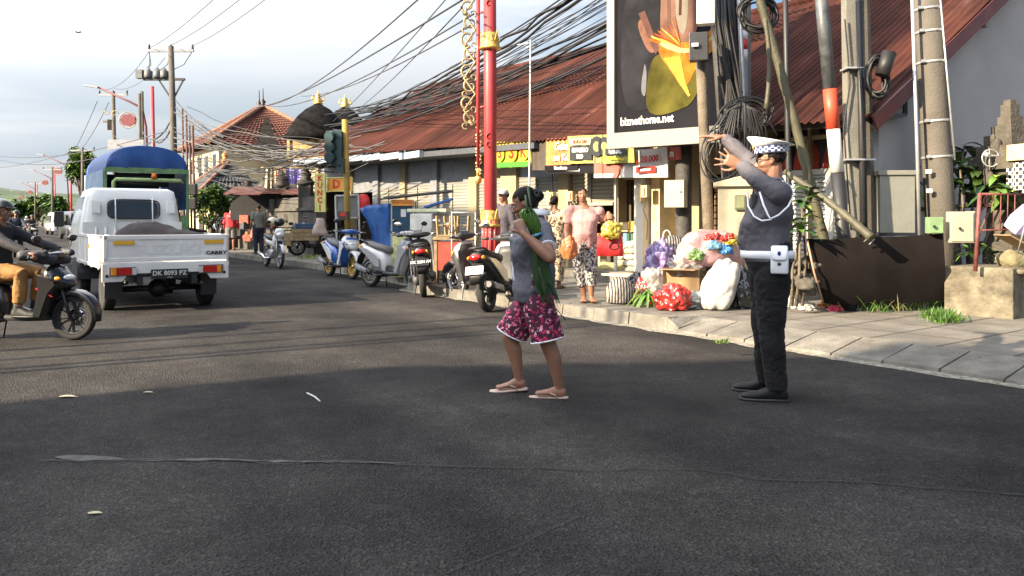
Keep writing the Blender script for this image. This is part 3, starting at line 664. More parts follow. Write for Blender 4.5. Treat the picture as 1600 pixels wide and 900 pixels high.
def hand(mb, w, d, n, th, s=1.0, curl=.25, spread=.12, tcurl=.2):
    """w wrist, d finger direction, n palm normal (towards the palm side), th = unit vector to the thumb side"""
    d = Vector(d).normalized(); n = Vector(n); n = (n - d * n.dot(d)).normalized(); t = Vector(th); t = (t - d * t.dot(d) - n * t.dot(n)).normalized()
    w = Vector(w)
    mb.loft([(w - d * .02 * s, t * .024 * s, n * .019 * s), (w + d * .02 * s, t * .030 * s, n * .017 * s), (w + d * .06 * s, t * .040 * s, n * .016 * s), (w + d * .09 * s, t * .040 * s, n * .013 * s), (w + d * .10 * s, t * .034 * s, n * .010 * s)], 12, 2.6)
    lens = (.072, .080, .074, .058); offs = (.029, .010, -.010, -.029)
    for L, o in zip(lens, offs):
        p = w + d * (.088 * s) + t * (o * s); a = curl; dd = (d + t * (o / .029 * spread)).normalized(); r = .0088 * s
        for f, rr in ((.45, .0085), (.30, .0078), (.25, .0070)):
            q = p + (dd * math.cos(a) + n * math.sin(a)) * (L * f * s); mb.cap(p, q, r, rr * s, 8); p = q; r = rr * s; a += curl * 1.1
    p = w + d * .022 * s + t * .024 * s; dd = (d * .62 + t * .75 + n * .25).normalized()
    q = p + dd * .042 * s; mb.cap(p, q, .014 * s, .011 * s, 8)
    dd = (d * (.9 - tcurl) + t * .42 + n * (.3 + tcurl)).normalized(); q2 = q + dd * .032 * s; mb.cap(q, q2, .0105 * s, .0095 * s, 8)
    q3 = q2 + (d + n * .3).normalized() * .024 * s; mb.cap(q2, q3, .0095 * s, .0075 * s, 8)

def head(mb, c, f, up, s, side=None):
    """c = centre of the head, f = facing, s = head height"""
    f = Vector(f).normalized(); up = Vector(up); up = (up - f * up.dot(f)).normalized(); l = up.cross(f); h = s / 2
    Rm = Matrix((f, l, up)).transposed()
    def E(x, y, z, rx, ry, rz): mb.ell(c + Rm @ Vector((x * h, y * h, z * h)), (rx * h, ry * h, rz * h), 14, 10, Rm)
    E(-.12, 0, .28, .80, .66, .70); E(.12, 0, .02, .60, .58, .72); E(.20, 0, -.45, .48, .48, .42); E(.42, 0, -.72, .22, .26, .2)
    E(.30, 0, -.18, .42, .55, .34)
    mb.cap(c + Rm @ Vector((.66 * h, 0, .12 * h)), c + Rm @ Vector((.84 * h, 0, -.24 * h)), .075 * h, .13 * h, 8)
    for y in (-1, 1):
        E(.80 * .92, y * .10, -.26, .10, .09, .08); E(.60, y * .30, .17, .13, .22, .06)
        E(.50, y * .34, -.2, .16, .16, .16); E(-.06, y * .62, -.02, .13, .06, .22)
    E(.66, 0, -.46, .11, .20, .05); E(.64, 0, -.56, .11, .17, .055); E(-.15, 0, -.3, .45, .42, .4)
    return Rm, h
def face_parts(parent, c, Rm, h):
    for y in (-1, 1):
        e = MB(); e.ell(c + Rm @ Vector((.60 * h, y * .28 * h, .03 * h)), (.10 * h, .13 * h, .075 * h), 10, 6, Rm)
        o = e.build('eye', EYEM, parent, True, smooth=True)
        e = MB(); e.ell(c + Rm @ Vector((.668 * h, y * .28 * h, .03 * h)), (.04 * h, .055 * h, .055 * h), 8, 6, Rm)
        e.build('pupil', PUPIL, o, True, smooth=True)
    e = MB(); e.ell(c + Rm @ Vector((.735 * h, 0, -.50 * h)), (.04 * h, .16 * h, .05 * h), 10, 6, Rm); e.build('lip', LIPM, parent, True, smooth=True)
    for y in (-1, 1):
        e = MB(); e.tube([c + Rm @ Vector((.70 * h, y * .12 * h, .20 * h)), c + Rm @ Vector((.70 * h, y * .30 * h, .26 * h)), c + Rm @ Vector((.58 * h, y * .46 * h, .20 * h))], [.03 * h, .035 * h, .015 * h], 6)
        e.build('eyebrow', HAIRM, parent, True)

def base_joints(loc, H, ang, g=1.0):
    f = Vector((math.cos(ang), math.sin(ang), 0)); l = Vector((-f.y, f.x, 0)); z = Vector((0, 0, 1)); o = Vector(loc)
    def q(x, y, zz): return o + (f * x + l * y + z * zz) * H
    J = dict(f=f, l=l, H=H, g=g, pelvis=q(0, 0, .53), waist=q(0, 0, .61), chest=q(.005, 0, .72), neck=q(-.01, 0, .84), head=q(.01, 0, .928), hf=f.copy(), hup=z.copy())
    for s, n in ((1, 'L'), (-1, 'R')):
        J['sh' + n] = q(-.005, s * .108, .805); J['el' + n] = q(-.02, s * .145, .63); J['wr' + n] = q(.045, s * .15, .50)
        J['hip' + n] = q(0, s * .052, .515); J['kn' + n] = q(.012, s * .056, .285); J['an' + n] = q(-.01, s * .055, .045); J['toe' + n] = q(.105, s * .07, .018)
    return J
def torso(mb, J, inf=0, lo=0, hi=5, belly=0, bust=0):
    f, l, H, g = J['f'], J['l'], J['H'], J['g']; p, w, c, n = J['pelvis'], J['waist'], J['chest'], J['neck']
    sh = (J['shL'] + J['shR']) / 2; sd = (J['shL'] - J['shR']).normalized(); sdn = (sd + l).normalized() if J.get('twist') else l
    up = (n - w).normalized(); fs = sd.cross(up).normalized()
    if fs.dot(f) < 0: fs = -fs
    rings = [(p - Vector((0, 0, .055 * H)), .062, .085, l, f, 0), (p, .078, .100, l, f, 0), (w - (w - p) * .1, .072 + belly * .02, .086, l, f, .012 * belly), ((w + c) / 2, .070 + belly * .015, .088, l, fs, .010 * belly + bust * .004), (c, .072 + bust * .012, .098, sd, fs, bust * .006),
             (sh - up * .02 * H, .058, .100, sd, fs, 0), (sh + up * .022 * H, .040, .062, sd, fs, 0), (n + up * .01 * H, .032, .034, sd, fs, 0)]
    out_ = []
    for i, (cc, rf_, rs, ls, ff, sh_) in enumerate(rings):
        if lo <= i <= hi + 2: out_.append((cc + ff * (sh_ * H * 1.6), ff * (rf_ * H * g + inf), ls * (rs * H * g + inf), 2.4))
    mb.loft(out_, 20); return out_
def limb(mb, a, b, c, r0, r1, r2, inf=0, flat=False):
    if flat: mb.tube([a, a.lerp(b, .5), b, b.lerp(c, .5), c], [r0 + inf, (r0 + r1) / 2 + inf, r1 + inf, (r1 + r2) / 2 + inf, r2 + inf], 14)
    else: mb.cap(a, b, r0 + inf, r1 + inf, 14); mb.cap(b, c, r1 + inf, r2 + inf, 14)
def person(label, loc, H, ang, J=None, near=False, group=None, skin=None, top=None, topm=None, sleeve='short', bottom='trousers', botm=None, hair='short', shoe=None, shoem=None, g=1.0, belly=0, bust=0,
           hands=None, hat=None, cat='person', hem=0, botlen=1.0, feet=True, fold=.006):
    T = thing('person', label, cat, loc, 0, group); J = J or base_joints(loc, H, ang, g); H = J['H']; f, l = J['f'], J['l']; skin = skin or SKIN
    b = MB(); torso(b, J, -.004, 0, 5, belly, bust); b.cap(J['neck'] - Vector((0, 0, .02 * H)), J['head'] - J['hup'] * .03 * H - J['hf'] * .012 * H, .036 * H * (g * .5 + .5), .034 * H, 12)
    Rm, h = head(b, J['head'], J['hf'], J['hup'], .132 * H * J.get('hs', 1))
    hd = hands or {}
    for n, s in (('L', 1), ('R', -1)):
        b.cap(J['sh' + n], J['el' + n], .030 * H * g, .0235 * H * g, 14); e, w = J['el' + n], J['wr' + n]
        mid = e.lerp(w, .3); b.cap(e, mid, .0235 * H * g, .0245 * H * g, 12); b.cap(mid, w, .0245 * H * g, .0165 * H, 12)
        if n in hd: hand(b, w, *hd[n][0], s=H * .64, **hd[n][1])
        else:
            d = (w - e).normalized(); hand(b, w, d, -l * s, f, s=H * .60, curl=.35)
        hp, k, a = J['hip' + n], J['kn' + n], J['an' + n]
        b.cap(hp, k, .056 * H * g, .034 * H * g, 14); calf = k.lerp(a, .32) - (J['toe' + n] - a).normalized() * .008 * H; b.cap(k, calf, .034 * H * g, .033 * H * g, 12); b.cap(calf, a, .033 * H * g, .020 * H, 12)
        if feet:
            t = J['toe' + n]; fd = (t - a); fd.z = 0; fd.normalize(); sd = Vector((-fd.y, fd.x, 0)); z = Vector((0, 0, 1)); zb = min(a.z - .03 * H, t.z)
            ft = a + Vector((0, 0, -.022 * H)); b.loft([(ft - fd * .03 * H, sd * .012 * H, z * .014 * H), (ft - fd * .015 * H, sd * .019 * H, z * .022 * H), (ft + fd * .02 * H, sd * .021 * H, z * .026 * H), (t.lerp(a, .45) + z * -.008 * H, sd * .027 * H, z * .015 * H), (t, sd * .028 * H, z * .010 * H)][:4 if shoe == 'boot' else 5], 12)
            for i in range(0 if shoe == 'boot' else 5): b.cap(t + sd * ((i - 2) * .011 * H), t + sd * ((i - 2) * .012 * H) + fd * (.018 - abs(i - 1.5 * 1) * .002) * H, .0066 * H, .006 * H, 6)
    vx = .0065 if near else .013
    blob(b, 'body', skin, T, vx, 2)
    if near: face_parts(T, J['head'], Rm, h)
    else:
        for y in (-1, 1):
            e = MB(); e.ell(J['head'] + Rm @ Vector((.64 * h, y * .28 * h, .06 * h)), (.07 * h, .12 * h, .06 * h), 6, 4, Rm)
            e.build('eye', PUPIL, T, True)
    v2 = .008 if near else .014
    if bottom == 'trousers' or bottom == 'shorts':
        m = MB(); torso(m, J, .010, 0, 0)
        for n in 'LR':
            hp, k, a = J['hip' + n], J['kn' + n], J['an' + n]
            if bottom == 'trousers':
                e = k.lerp(a, botlen - .02); m.tube([hp + Vector((0, 0, .03 * H)), hp - Vector((0, 0, .04 * H)), hp.lerp(k, .5), k, k.lerp(a, .45 * botlen), e], [.056 * H * g, .064 * H * g, .055 * H * g, .046 * H * g, .042 * H * g, .037 * H * g], 16)
            else:
                e = hp.lerp(k, botlen); m.tube([hp + Vector((0, 0, .03 * H)), hp - Vector((0, 0, .03 * H)), hp.lerp(k, .5 * botlen), e], [.056 * H * g, .066 * H * g, .066 * H * g, .068 * H * g], 16)
        blob(m, 'trousers' if bottom == 'trousers' else 'shorts', botm, T, v2, 3, disp=fold * 1.3, dscale=11, seed=len(label))
    elif bottom == 'sarong':
        m = MB(); p = J['pelvis']; an = (J['anL'] + J['anR']) / 2; kn = (J['knL'] + J['knR']) / 2
        m.loft([(J['waist'], f * .072 * H * g, l * .088 * H * g), (p, f * .084 * H * g, l * .108 * H * g), (kn, f * .08 * H * g, l * .10 * H * g), (an + Vector((0, 0, .04 * H)), f * .07 * H * g, l * .085 * H * g)], 18)
        blob(m, 'sarong', botm, T, v2, 2, disp=fold, dscale=9)
    if top:
        m = MB(); rr = torso(m, J, .013 if top != 'jacket' else .022, 1 if hem == 0 else 0, 4, belly, bust)
        for n in 'LR': m.ell(J['sh' + n] - (J['el' + n] - J['sh' + n]).normalized() * .01 * H, (.041 * H * g,) * 3, 14, 8); m.cap(J['sh' + n], J['neck'] * .5 + (J['shL'] + J['shR']) * .25, .036 * H * g, .036 * H, 12)
        for n in 'LR':
            sh, e, w = J['sh' + n], J['el' + n], J['wr' + n]
            if sleeve == 'short': q = sh.lerp(e, .62); m.tube([sh - (e - sh) * .08, sh, sh.lerp(e, .4), q], [.030 * H * g, .037 * H * g, .035 * H * g, .036 * H * g], 14)
            elif sleeve == 'long': m.tube([sh - (e - sh) * .08, sh, sh.lerp(e, .5), e, e.lerp(w, .5), e.lerp(w, .97)], [.030 * H * g, .038 * H * g, .034 * H * g, .031 * H * g, .029 * H * g, .025 * H * g], 14)
        blob(m, 'shirt' if top != 'jacket' else 'jacket', topm, T, v2, 3, disp=fold, dscale=10, seed=3 + len(label))
    c = J['head']
    if hair:
        m = MB()
        m.ell(c + Rm @ Vector((-.18 * h, 0, .34 * h)), (.82 * h, .70 * h, .70 * h), 16, 10, Rm)
        if hair == 'bun': m.ell(c + Rm @ Vector((-1.05 * h, 0, .1 * h)), (.32 * h, .34 * h, .34 * h), 12, 8, Rm)
        if hair in ('long', 'bun'): m.ell(c + Rm @ Vector((-.45 * h, 0, -.05 * h)), (.50 * h, .64 * h, .55 * h), 14, 8, Rm)
        if hair == 'long': m.cap(c + Rm @ Vector((-.5 * h, 0, -.1 * h)), c + Rm @ Vector((-.55 * h, 0, -1.3 * h)), .48 * h, .30 * h)
        o = blob(m, 'hair', HAIRM, T, .007 if near else .013, 1, disp=.003, dscale=40)
        # keep the face clear of the hair volume
        me = o.data; Ri = Rm.transposed(); wm = Matrix.Translation(Vector(loc))
        bm = bmesh.new(); bm.from_mesh(me); dead = []
        for v in bm.verts:
            q = Ri @ (wm @ v.co - c) / h
            if q.x > .18 and q.z < .50 - .15 * (q.x - .2): dead.append(v)
            elif q.x > -.12 and q.z < .12 and abs(q.y) > .3: dead.append(v)
        if hair != 'short' or True: bmesh.ops.delete(bm, geom=dead, context='VERTS')
        bm.to_mesh(me); bm.free()
    if shoe:
        for n in 'LR':
            a, t = J['an' + n], J['toe' + n]; fd = t - a; fd.z = 0; fd.normalize(); sd = Vector((-fd.y, fd.x, 0)); z = Vector((0, 0, 1)); m = MB()
            gz = a.z - .045 * H
            def gp(x, zz): return Vector((a.x, a.y, gz)) + fd * x * H + z * zz * H
            if shoe == 'boot':
                m.loft([(gp(-.042, .018), sd * .014 * H, z * .016 * H), (gp(-.032, .026), sd * .022 * H, z * .026 * H), (gp(0, .034), sd * .024 * H, z * .034 * H), (gp(.03, .028), sd * .025 * H, z * .027 * H), (gp(.075, .018), sd * .030 * H, z * .018 * H), (gp(.118, .015), sd * .028 * H, z * .014 * H), (gp(.138, .012), sd * .016 * H, z * .009 * H)], 16, 2.6)
                m.cap(gp(-.005, .04), gp(-.005, .075), .026 * H, .026 * H)
                o = blob(m, 'shoe', shoem, T, .007, 2)
                s_ = MB(); s_.loft([(gp(x, .0045), sd * w * H, z * .006 * H, 5) for x, w in ((-.045, .014), (-.035, .025), (.02, .026), (.075, .032), (.12, .030), (.142, .016))], 16); s_.build('sole', BLACKP, o, True)
                if near:
                    lc = MB()
                    for i in range(4): q = gp(.012 + i * .014, .064 - i * .006); lc.tube([q - sd * .012 * H, q + z * .002 * H, q + sd * .012 * H], .003, 5)
                    lc.build('shoelace', BLACKP, o, True)
            else:
                tilt = (a.z - t.z) / H - .027
                def sp(x, zz): return gp(x, zz - (x + .03) * .0) if not near else Vector((a.x, a.y, 0)) + fd * x * H + z * (a.z - .052 * H + (t.z - .018 * H - (a.z - .045 * H)) * max(0, min(1, (x + .03) / .135)) + (zz) * H)
                m.loft([(sp(x, .003), sd * w * H, z * .0055 * H, 4) for x, w in ((-.042, .014), (-.03, .024), (.02, .024), (.075, .031), (.12, .030), (.14, .016))], 16)
                o = m.build('sandal', shoem, T, True)
                s_ = MB(); q = sp(.105, .016)
                for y in (-1, 1): s_.tube([q, sp(.06, .036) + sd * y * .018 * H, sp(.015, .020) + sd * y * .028 * H, sp(.01, .006) + sd * y * .027 * H], .0045 if near else .006, 6)
                s_.build('strap', shoem, o, True)
    return T, J, Rm, h

def ribbon_tube(name, pts, r, m, parent, world=True, n=6):
    q = MB(); q.tube(pts, r, n); return q.build(name, m, parent, world)
Z = Vector((0, 0, 1))
# ------------------------------------------------------------------ the officer
UNI = mat('uniform_grey', (.086, .078, .090), .8, var=.10, vs=4, bump=.5, bs=14)
UNID = mat('uniform_trousers', (.006, .0055, .0065), .95, var=.2, bump=.5, bs=12)
WHL = mat('white_leather', (.80, .82, .86), .35, var=.04, bump=.05)
CHK = None
def check_mat(name, c0, c1, sc, axes='XYZ'):
    m = bpy.data.materials.new(name); m.use_nodes = True; nt = m.node_tree; N = nt.nodes; L = nt.links; b = N['Principled BSDF']
    c = N.new('ShaderNodeTexChecker'); c.inputs['Scale'].default_value = sc; c.inputs['Color1'].default_value = (*c0, 1); c.inputs['Color2'].default_value = (*c1, 1)
    t = N.new('ShaderNodeTexCoord'); L.new(t.outputs['Object'], c.inputs['Vector']); L.new(c.outputs['Color'], b.inputs['Base Color']); b.inputs['Roughness'].default_value = .6; return m
base = Vector((1.755, 5.47, 0)); A = R(160)
J = base_joints(base, 1.72, A, 1.09); H = 1.72
f, l = J['f'], J['l']                     # l points towards the camera: his left side
def W_(px, py, dl): # point seen at (px,py) lying dl metres towards his left side of the body's mid plane
    # solve depth so that (p-base).l = dl
    d = Vector(((px - 800) / F, 1, (HOR - py) / F)); o = Vector((0, 0, CH)); t = (dl - (o - base).dot(l)) / d.dot(l); return o + d * t
J['pelvis'] = W_(1203, 408, 0); J['waist'] = W_(1198, 376, 0); J['chest'] = W_(1203, 328, 0); J['neck'] = W_(1208, 284, 0); J['head'] = W_(1203, 252, 0) 
J['hf'] = Vector((-.97, .22, -.07)).normalized()
J['shL'] = W_(1215, 300, .19); J['shR'] = W_(1198, 291, -.19)
J['elL'] = W_(1183, 285, .10) + Vector((0, .10, 0)); J['elL'] = P(1186, 283, 5.36); J['wrL'] = P(1158, 258, 5.62)
J['elR'] = P(1167, 248, 5.86); J['wrR'] = P(1132, 215, 5.97)
J['hipL'] = W_(1206, 420, .09); J['hipR'] = W_(1197, 420, -.09)
J['knL'] = P(1205, 515, 5.40); J['knR'] = P(1196, 512, 5.62)
J['anL'] = P(1214, 611, 5.42); J['anR'] = P(1199, 596, 5.70)
J['toeL'] = Vector((J['anL'].x - .165, J['anL'].y + .035, .03)); J['toeR'] = Vector((J['anR'].x - .165, J['anR'].y + .05, .03))
for n in 'LR': J['an' + n].z = .078
hd = {'L': (((-.86, .12, .38), (.1, 1, .1), (-.2, 0, -1)), dict(curl=.10, spread=.55, tcurl=0)), 'R': (((-.93, .3, .14), (0, .2, -1), (-.2, -.95, 0)), dict(curl=.08, spread=.10, tcurl=0))}
T, J, Rm, h = person('traffic officer in grey uniform and white peaked cap raising both arms at the kerb', base, 1.72, A, J, near=True, top='shirt', topm=UNI, sleeve='long', bottom='trousers', botm=UNID, hair='short', shoe='boot', shoem=mat('shoe_black', (.006, .006, .007), .55, bump=.1, spec=.25), g=1.09, belly=.75, hands=hd, botlen=1.02, skin=SKIN, fold=.011)
OFF = T
# cap
c = J['head'] + Rm @ Vector((-.12 * h, 0, .46 * h)); cr = Matrix.Rotation(R(2), 3, J['l'])
def capring(z, rx, ry, dx=0, dz=0): return (c + Rm @ Vector((dx * h, 0, z * h)), Rm @ Vector((rx * h, 0, dz * h)), Rm @ Vector((0, ry * h, 0)))
m = MB(); m.loft([capring(.0, .90, .80), capring(.10, .91, .81), capring(.42, .93, .83)], 24); cp = m.build('cap', WHL, T, True, smooth=False)
m = MB(); m.loft([capring(.40, .96, .86), capring(.50, 1.10, 1.02, -.02, .10), capring(.68, 1.34, 1.26, -.02, .30), capring(.74, 1.37, 1.28, -.02, .36), capring(.76, 1.22, 1.12, 0, .36), capring(.66, .6, .6, .1, .16), capring(.64, .1, .1, .1, .02)], 28); m.build('crown', WHL, cp, True, smooth=True)
m = MB(); k = 34
for i in range(k):
    for j in range(3):
        a0, a1 = 2 * math.pi * i / k, 2 * math.pi * (i + 1) / k; z0 = .06 + j * .115; m.cur = (i + j) % 2
        m.quad(*[c + Rm @ Vector((math.cos(a) * (.985 + .04 * (z - .1)) * h, math.sin(a) * (.885 + .04 * (z - .1)) * h, z * h)) for a, z in ((a0, z0), (a1, z0), (a1, z0 + .115), (a0, z0 + .115))])
m.build('check_band', [mat('band_white', (.55, .58, .62), .5, var=0, bump=0), mat('band_blue', (.01, .025, .16), .5, var=0, bump=0)], cp, True)
m = MB(); m.loft([(c + Rm @ Vector((.70 * h, 0, .06 * h)), Rm @ Vector((.05 * h, 0, 0)), Rm @ Vector((0, .70 * h, 0))), (c + Rm @ Vector((.95 * h, 0, -.06 * h)), Rm @ Vector((.15 * h, 0, -.02 * h)), Rm @ Vector((0, .64 * h, 0))), (c + Rm @ Vector((1.18 * h, 0, -.22 * h)), Rm @ Vector((.10 * h, 0, -.03 * h)), Rm @ Vector((0, .42 * h, 0)))], 16); m.build('visor', mat('visor_black', (.012, .012, .015), .2, bump=0), cp, True, smooth=True)
m = MB(); m.ell(c + Rm @ Vector((1.02 * h, 0, .42 * h)), (.06 * h, .16 * h, .2 * h), 10, 6, Rm); m.build('badge', mat('brass', (.7, .45, .12), .3, .9), cp, True)
# glasses
m = MB()
for y in (-1, 1):
    q = J['head'] + Rm @ Vector((.74 * h, y * .29 * h, .04 * h)); m.ring(q, .20 * h, .018 * h, 14, 5, rot=Rm @ Matrix.Rotation(R(90), 3, 'Z'))
    m.tube([J['head'] + Rm @ Vector((.72 * h, y * .48 * h, .08 * h)), J['head'] + Rm @ Vector((.3 * h, y * .64 * h, .10 * h)), J['head'] + Rm @ Vector((-.08 * h, y * .66 * h, .08 * h))], .022 * h, 5)
m.build('glasses', BLACKP, T, True)
# belt, pouch, lanyards, radio, collar, cuff
pw = J['waist'] * .35 + J['pelvis'] * .65; g = 1.16
m = MB(); m.loft([(pw + f * .010 + Z * z, f * (.172 + e), l * (.197 + e), 2.4) for z, e in ((-.026, 0), (-.024, .006), (.024, .006), (.026, 0))], 28); bl = m.build('belt', WHL, T, True, smooth=False)
m = MB(); pc = W_(1218, 404, .205); m.loft([(pc + Z * z, f * a_, l * b_, 5) for z, a_, b_ in ((-.10, .050, .022), (-.09, .056, .028), (0, .056, .032), (.07, .052, .030), (.085, .046, .024))], 20); po = m.build('pouch', WHL, T, True, smooth=False)
m = MB(); m.loft([(pc + l * .03 + Z * z, f * a_, l * .012, 5) for z, a_ in ((-.012, .03), (0, .050), (.08, .053))], 16); fl = m.build('flap', WHL, po, True)
m = MB(); m.ell(pc + l * .040 + Z * .035, (.013, .008, .016), 8, 6); m.cur = 1; m.ell(pc + l * .033 - Z * .035, (.014, .006, .010), 8, 6); m.build('badge', [mat('band_blue', (.03, .07, .30)), BLACKP], po, True)
def onbody(px, py, dl): return W_(px, py, dl)
ribbon_tube('lanyard', [onbody(1222, 283, .13), onbody(1236, 292, .17), onbody(1240, 305, .20), onbody(1232, 322, .255), onbody(1217, 336, .26), onbody(1204, 342, .25), onbody(1200, 336, .25), onbody(1193, 320, .24), onbody(1187, 300, .18)], .007, WHL, T)
ribbon_tube('lanyard', [onbody(1206, 343, .25), onbody(1190, 345, .24), onbody(1178, 338, .21), onbody(1169, 322, .15), onbody(1168, 300, .06)], .006, WHL, T)
m = MB(); rc = onbody(1177, 314, .13); m.box(rc, (.03, .06, .09), rz=A + .3); o = m.build('radio', BLACKP, T, True, bevel=.006); ribbon_tube('antenna', [rc + Z * .045, rc + Z * .09], .005, BLACKP, o)
m = MB(); n_ = J['neck']; m.loft([(n_ + Z * -.012 - f * .006, f * .082, l * .088), (n_ + Z * .012 - f * .003, f * .070, l * .075), (n_ + Z * .030, f * .066, l * .069)], 18); m.build('collar', UNI, T, True, smooth=True)
m = MB(); d = (J['wrL'] - J['elL']).normalized(); m.tube([J['wrL'] - d * .035, J['wrL'] - d * .012], .034, 14); m.build('watch', mat('watch_steel', (.55, .6, .7), .25, .8), T, True)
for q in (J['shL'], J['shR']): m = MB(); m.box(q * .75 + J['neck'] * .25 + Z * .062, (.045, .09, .012), rz=A); m.build('epaulette', BLACKP, T, True)

# ------------------------------------------------------------------ the woman crossing with a sheaf of leaves
base = Vector((.095, 5.62, 0)); A = R(172); H = 1.50
J = base_joints(base, H, A, 1.12); f, l = J['f'], J['l']
J['pelvis'] = W_(834, 452, 0); J['waist'] = W_(838, 420, 0); J['chest'] = W_(836, 372, 0); J['neck'] = W_(838, 332, 0); J['head'] = W_(819, 318, 0); J['hs'] = 1.13
J['hf'] = Vector((-.90, .12, -.36)).normalized(); J['hup'] = Vector((-.3, 0, .95))
J['shL'] = W_(848, 362, .20); J['shR'] = W_(828, 356, -.16); J['elL'] = P(860, 403, 5.13); J['wrL'] = P(818, 365, 5.19)
J['elR'] = P(826, 412, 5.78); J['wrR'] = P(822, 378, 5.62)
J['hipL'] = W_(842, 470, .09); J['hipR'] = W_(826, 470, -.08)
J['knL'] = P(857, 538, 5.50); J['knR'] = P(797, 528, 5.72)
J['anL'] = P(874, 598, 5.53); J['anR'] = P(811, 594, 5.72)
J['anL'].z = .070; J['anR'].z = .092
J['toeL'] = Vector((J['anL'].x - .135, J['anL'].y + .02, .027)); J['toeR'] = Vector((J['anR'].x - .135, J['anR'].y + .01, .032))
FLORAL = vmat('floral_print', (.050, .008, .028), [(.60, .03, .10), (.75, .35, .42), (.35, .01, .08), (.62, .10, .20)], 36, .42)
SHIRTW = mat('slate_cotton', (.105, .105, .13), .85, var=.10, bump=.5, bs=12)
hd = {'L': (((-.35, .25, .85), (.0, 1, -.1), (-.85, 0, -.2)), dict(curl=.9, spread=.05, tcurl=.3)), 'R': (((-.3, -.3, .8), (.2, -1, 0), (-.8, -.1, -.3)), dict(curl=.8, spread=.05))}
T, J, Rm, h = person('woman in dark blouse and red floral shorts striding over the road holding long green leaves', base, H, A, J, near=True, top='shirt', topm=SHIRTW, sleeve='short', bottom='shorts', botm=FLORAL, hair='bun', shoe='sandal', shoem=mat('sandal_pink', (.50, .36, .30), .6), g=1.12, belly=.6, bust=1.5, hands=hd, hem=1, botlen=.90, skin=SKIN, fold=.010)
WOM = T
WHC = mat('white_cotton', (.72, .72, .76), .8, var=.04)
# trims: placket, sleeve cuffs, collar, hem lines
m = MB(); m.tube([W_(800, 366, .03), W_(800, 400, .08), W_(802, 430, .10), W_(811, 462, .11)], .007, 5); m.build('placket', WHC, T, True)
for n, s in (('L', 1), ('R', -1)):
    a, b = J['sh' + n], J['el' + n]; q = a.lerp(b, .60); d = (b - a).normalized(); m = MB(); m.tube([q - d * .016, q + d * .016], .059, 16); m.build('cuff', WHC, T, True)
    hp, k = J['hip' + n], J['kn' + n]; q = hp.lerp(k, .895); d = (k - hp).normalized(); _, s1, s2 = frame_of(d)
    m = MB(); m.tube([q + (s1 * math.cos(t) + s2 * math.sin(t)) * .116 for t in [i * math.pi / 10 for i in range(21)]], .006, 5); m.build('hem', WHC, T, True)
m = MB(); n_ = J['neck']; m.loft([(n_ + Z * -.02 - f * .02, f * .09, l * .10), (n_ + Z * .01 - f * .01, f * .065, l * .068), (n_ + Z * .025, f * .058, l * .06)], 16); m.build('collar', WHC, T, True, smooth=True)
m = MB(); hb = J['head'] + Rm @ Vector((-1.0 * h, .1 * h, .32 * h))
for i in range(9):
    a = i * .7; m.ring(hb + Rm @ Vector((0, math.cos(a) * .22 * h, math.sin(a) * .22 * h)), .13 * h, .045 * h, 10, 5, rot=Matrix.Rotation(a, 3, 'X'))
m.build('scrunchie', mat('scrunchie', (.05, .05, .05), .7, var=.6), T, True)
# the sheaf of palm leaves she carries
LEAF = wave_mat('palm_leaf', (.035, .10, .012), (.11, .24, .03), 26, 'X', .45, .2, sharp=.35, dist=1.5)
LEAFD = mat('palm_leaf_dark', (.028, .065, .018), .5, var=.4, vs=12)
sh = thing('leaf_sheaf', 'long green palm leaves folded over and tied with blue string, held to the woman\'s cheek', 'leaves', P(832, 395, 5.3)); m = MB()
rr = random.Random(4)
for i in range(36):   # each leaf: a long folded strip, from the loop at her cheek to the tips behind her hip
    o = rr.uniform(-1, 1); d = rr.uniform(-.10, .10); Y = 5.31 + d * .5; e = rr.uniform(0, 1); w = .012 + .010 * rr.random()
    tip = (854 + 14 * o + 12 * e, 446 + 36 * e)
    pts = [(830 + 6 * o, 345), (838 + 4 * o, 368), (842 + 7 * o, 395), (847 + 11 * o, 425), (850 + 13 * o, 440), tip]
    P3 = [P(x, y, Y + .004 * j) for j, (x, y) in enumerate(pts)]; prev = None
    for j in range(len(P3) * 3 - 2):
        a = P3[j // 3]; b = P3[min(j // 3 + 1, len(P3) - 1)]; q = a.lerp(b, (j % 3) / 3); t = j / (len(P3) * 3 - 3)
        ww = w * (1 if t < .75 else max(.08, (1 - t) * 4)); tn = (b - a).normalized() if (b - a).length > 1e-5 else Z
        s1 = tn.cross(Vector((0, 1, 0))).normalized() * ww; mid = q + Vector((0, -.006, 0))
        cur = (q - s1, mid, q + s1)
        if prev: m.add(list(prev) + list(cur), [(0, 1, 4, 3), (1, 2, 5, 4)])
        prev = cur
m.build('leaf_blade', LEAFD, sh, True)
m = MB()      # the folded-over loop of broad blades at her cheek
rg = []
for y_, cx, w_, d_ in ((372, 839, 5, .020), (366, 838, 6, .022), (358, 834, 11, .035), (348, 830, 16, .045), (338, 827, 16.5, .050), (331, 827, 12, .045), (327, 829, 6, .03), (325.5, 830, 2, .01)):
    q = P(cx, y_, 5.26); rg.append((q, Vector((w_ * 5.17 / F, 0, -w_ * .0012)), Vector((0, d_, 0)), 2.2))
m.loft(rg, 110)
o = m.build('leaf_fold', LEAF, sh, True)
for v in o.data.vertices:
    v.co += Vector((0, -.010, .0)) * (math.sin(v.co.x * 420 + v.co.z * 50) * .9)
m = MB(); m.tube([P(832, 369, 5.27), P(838, 367, 5.215), P(844, 365, 5.23), P(848, 366, 5.30), P(838, 369, 5.38)], .009, 6); m.build('string', mat('blue_string', (.10, .35, .55), .6), sh, True)
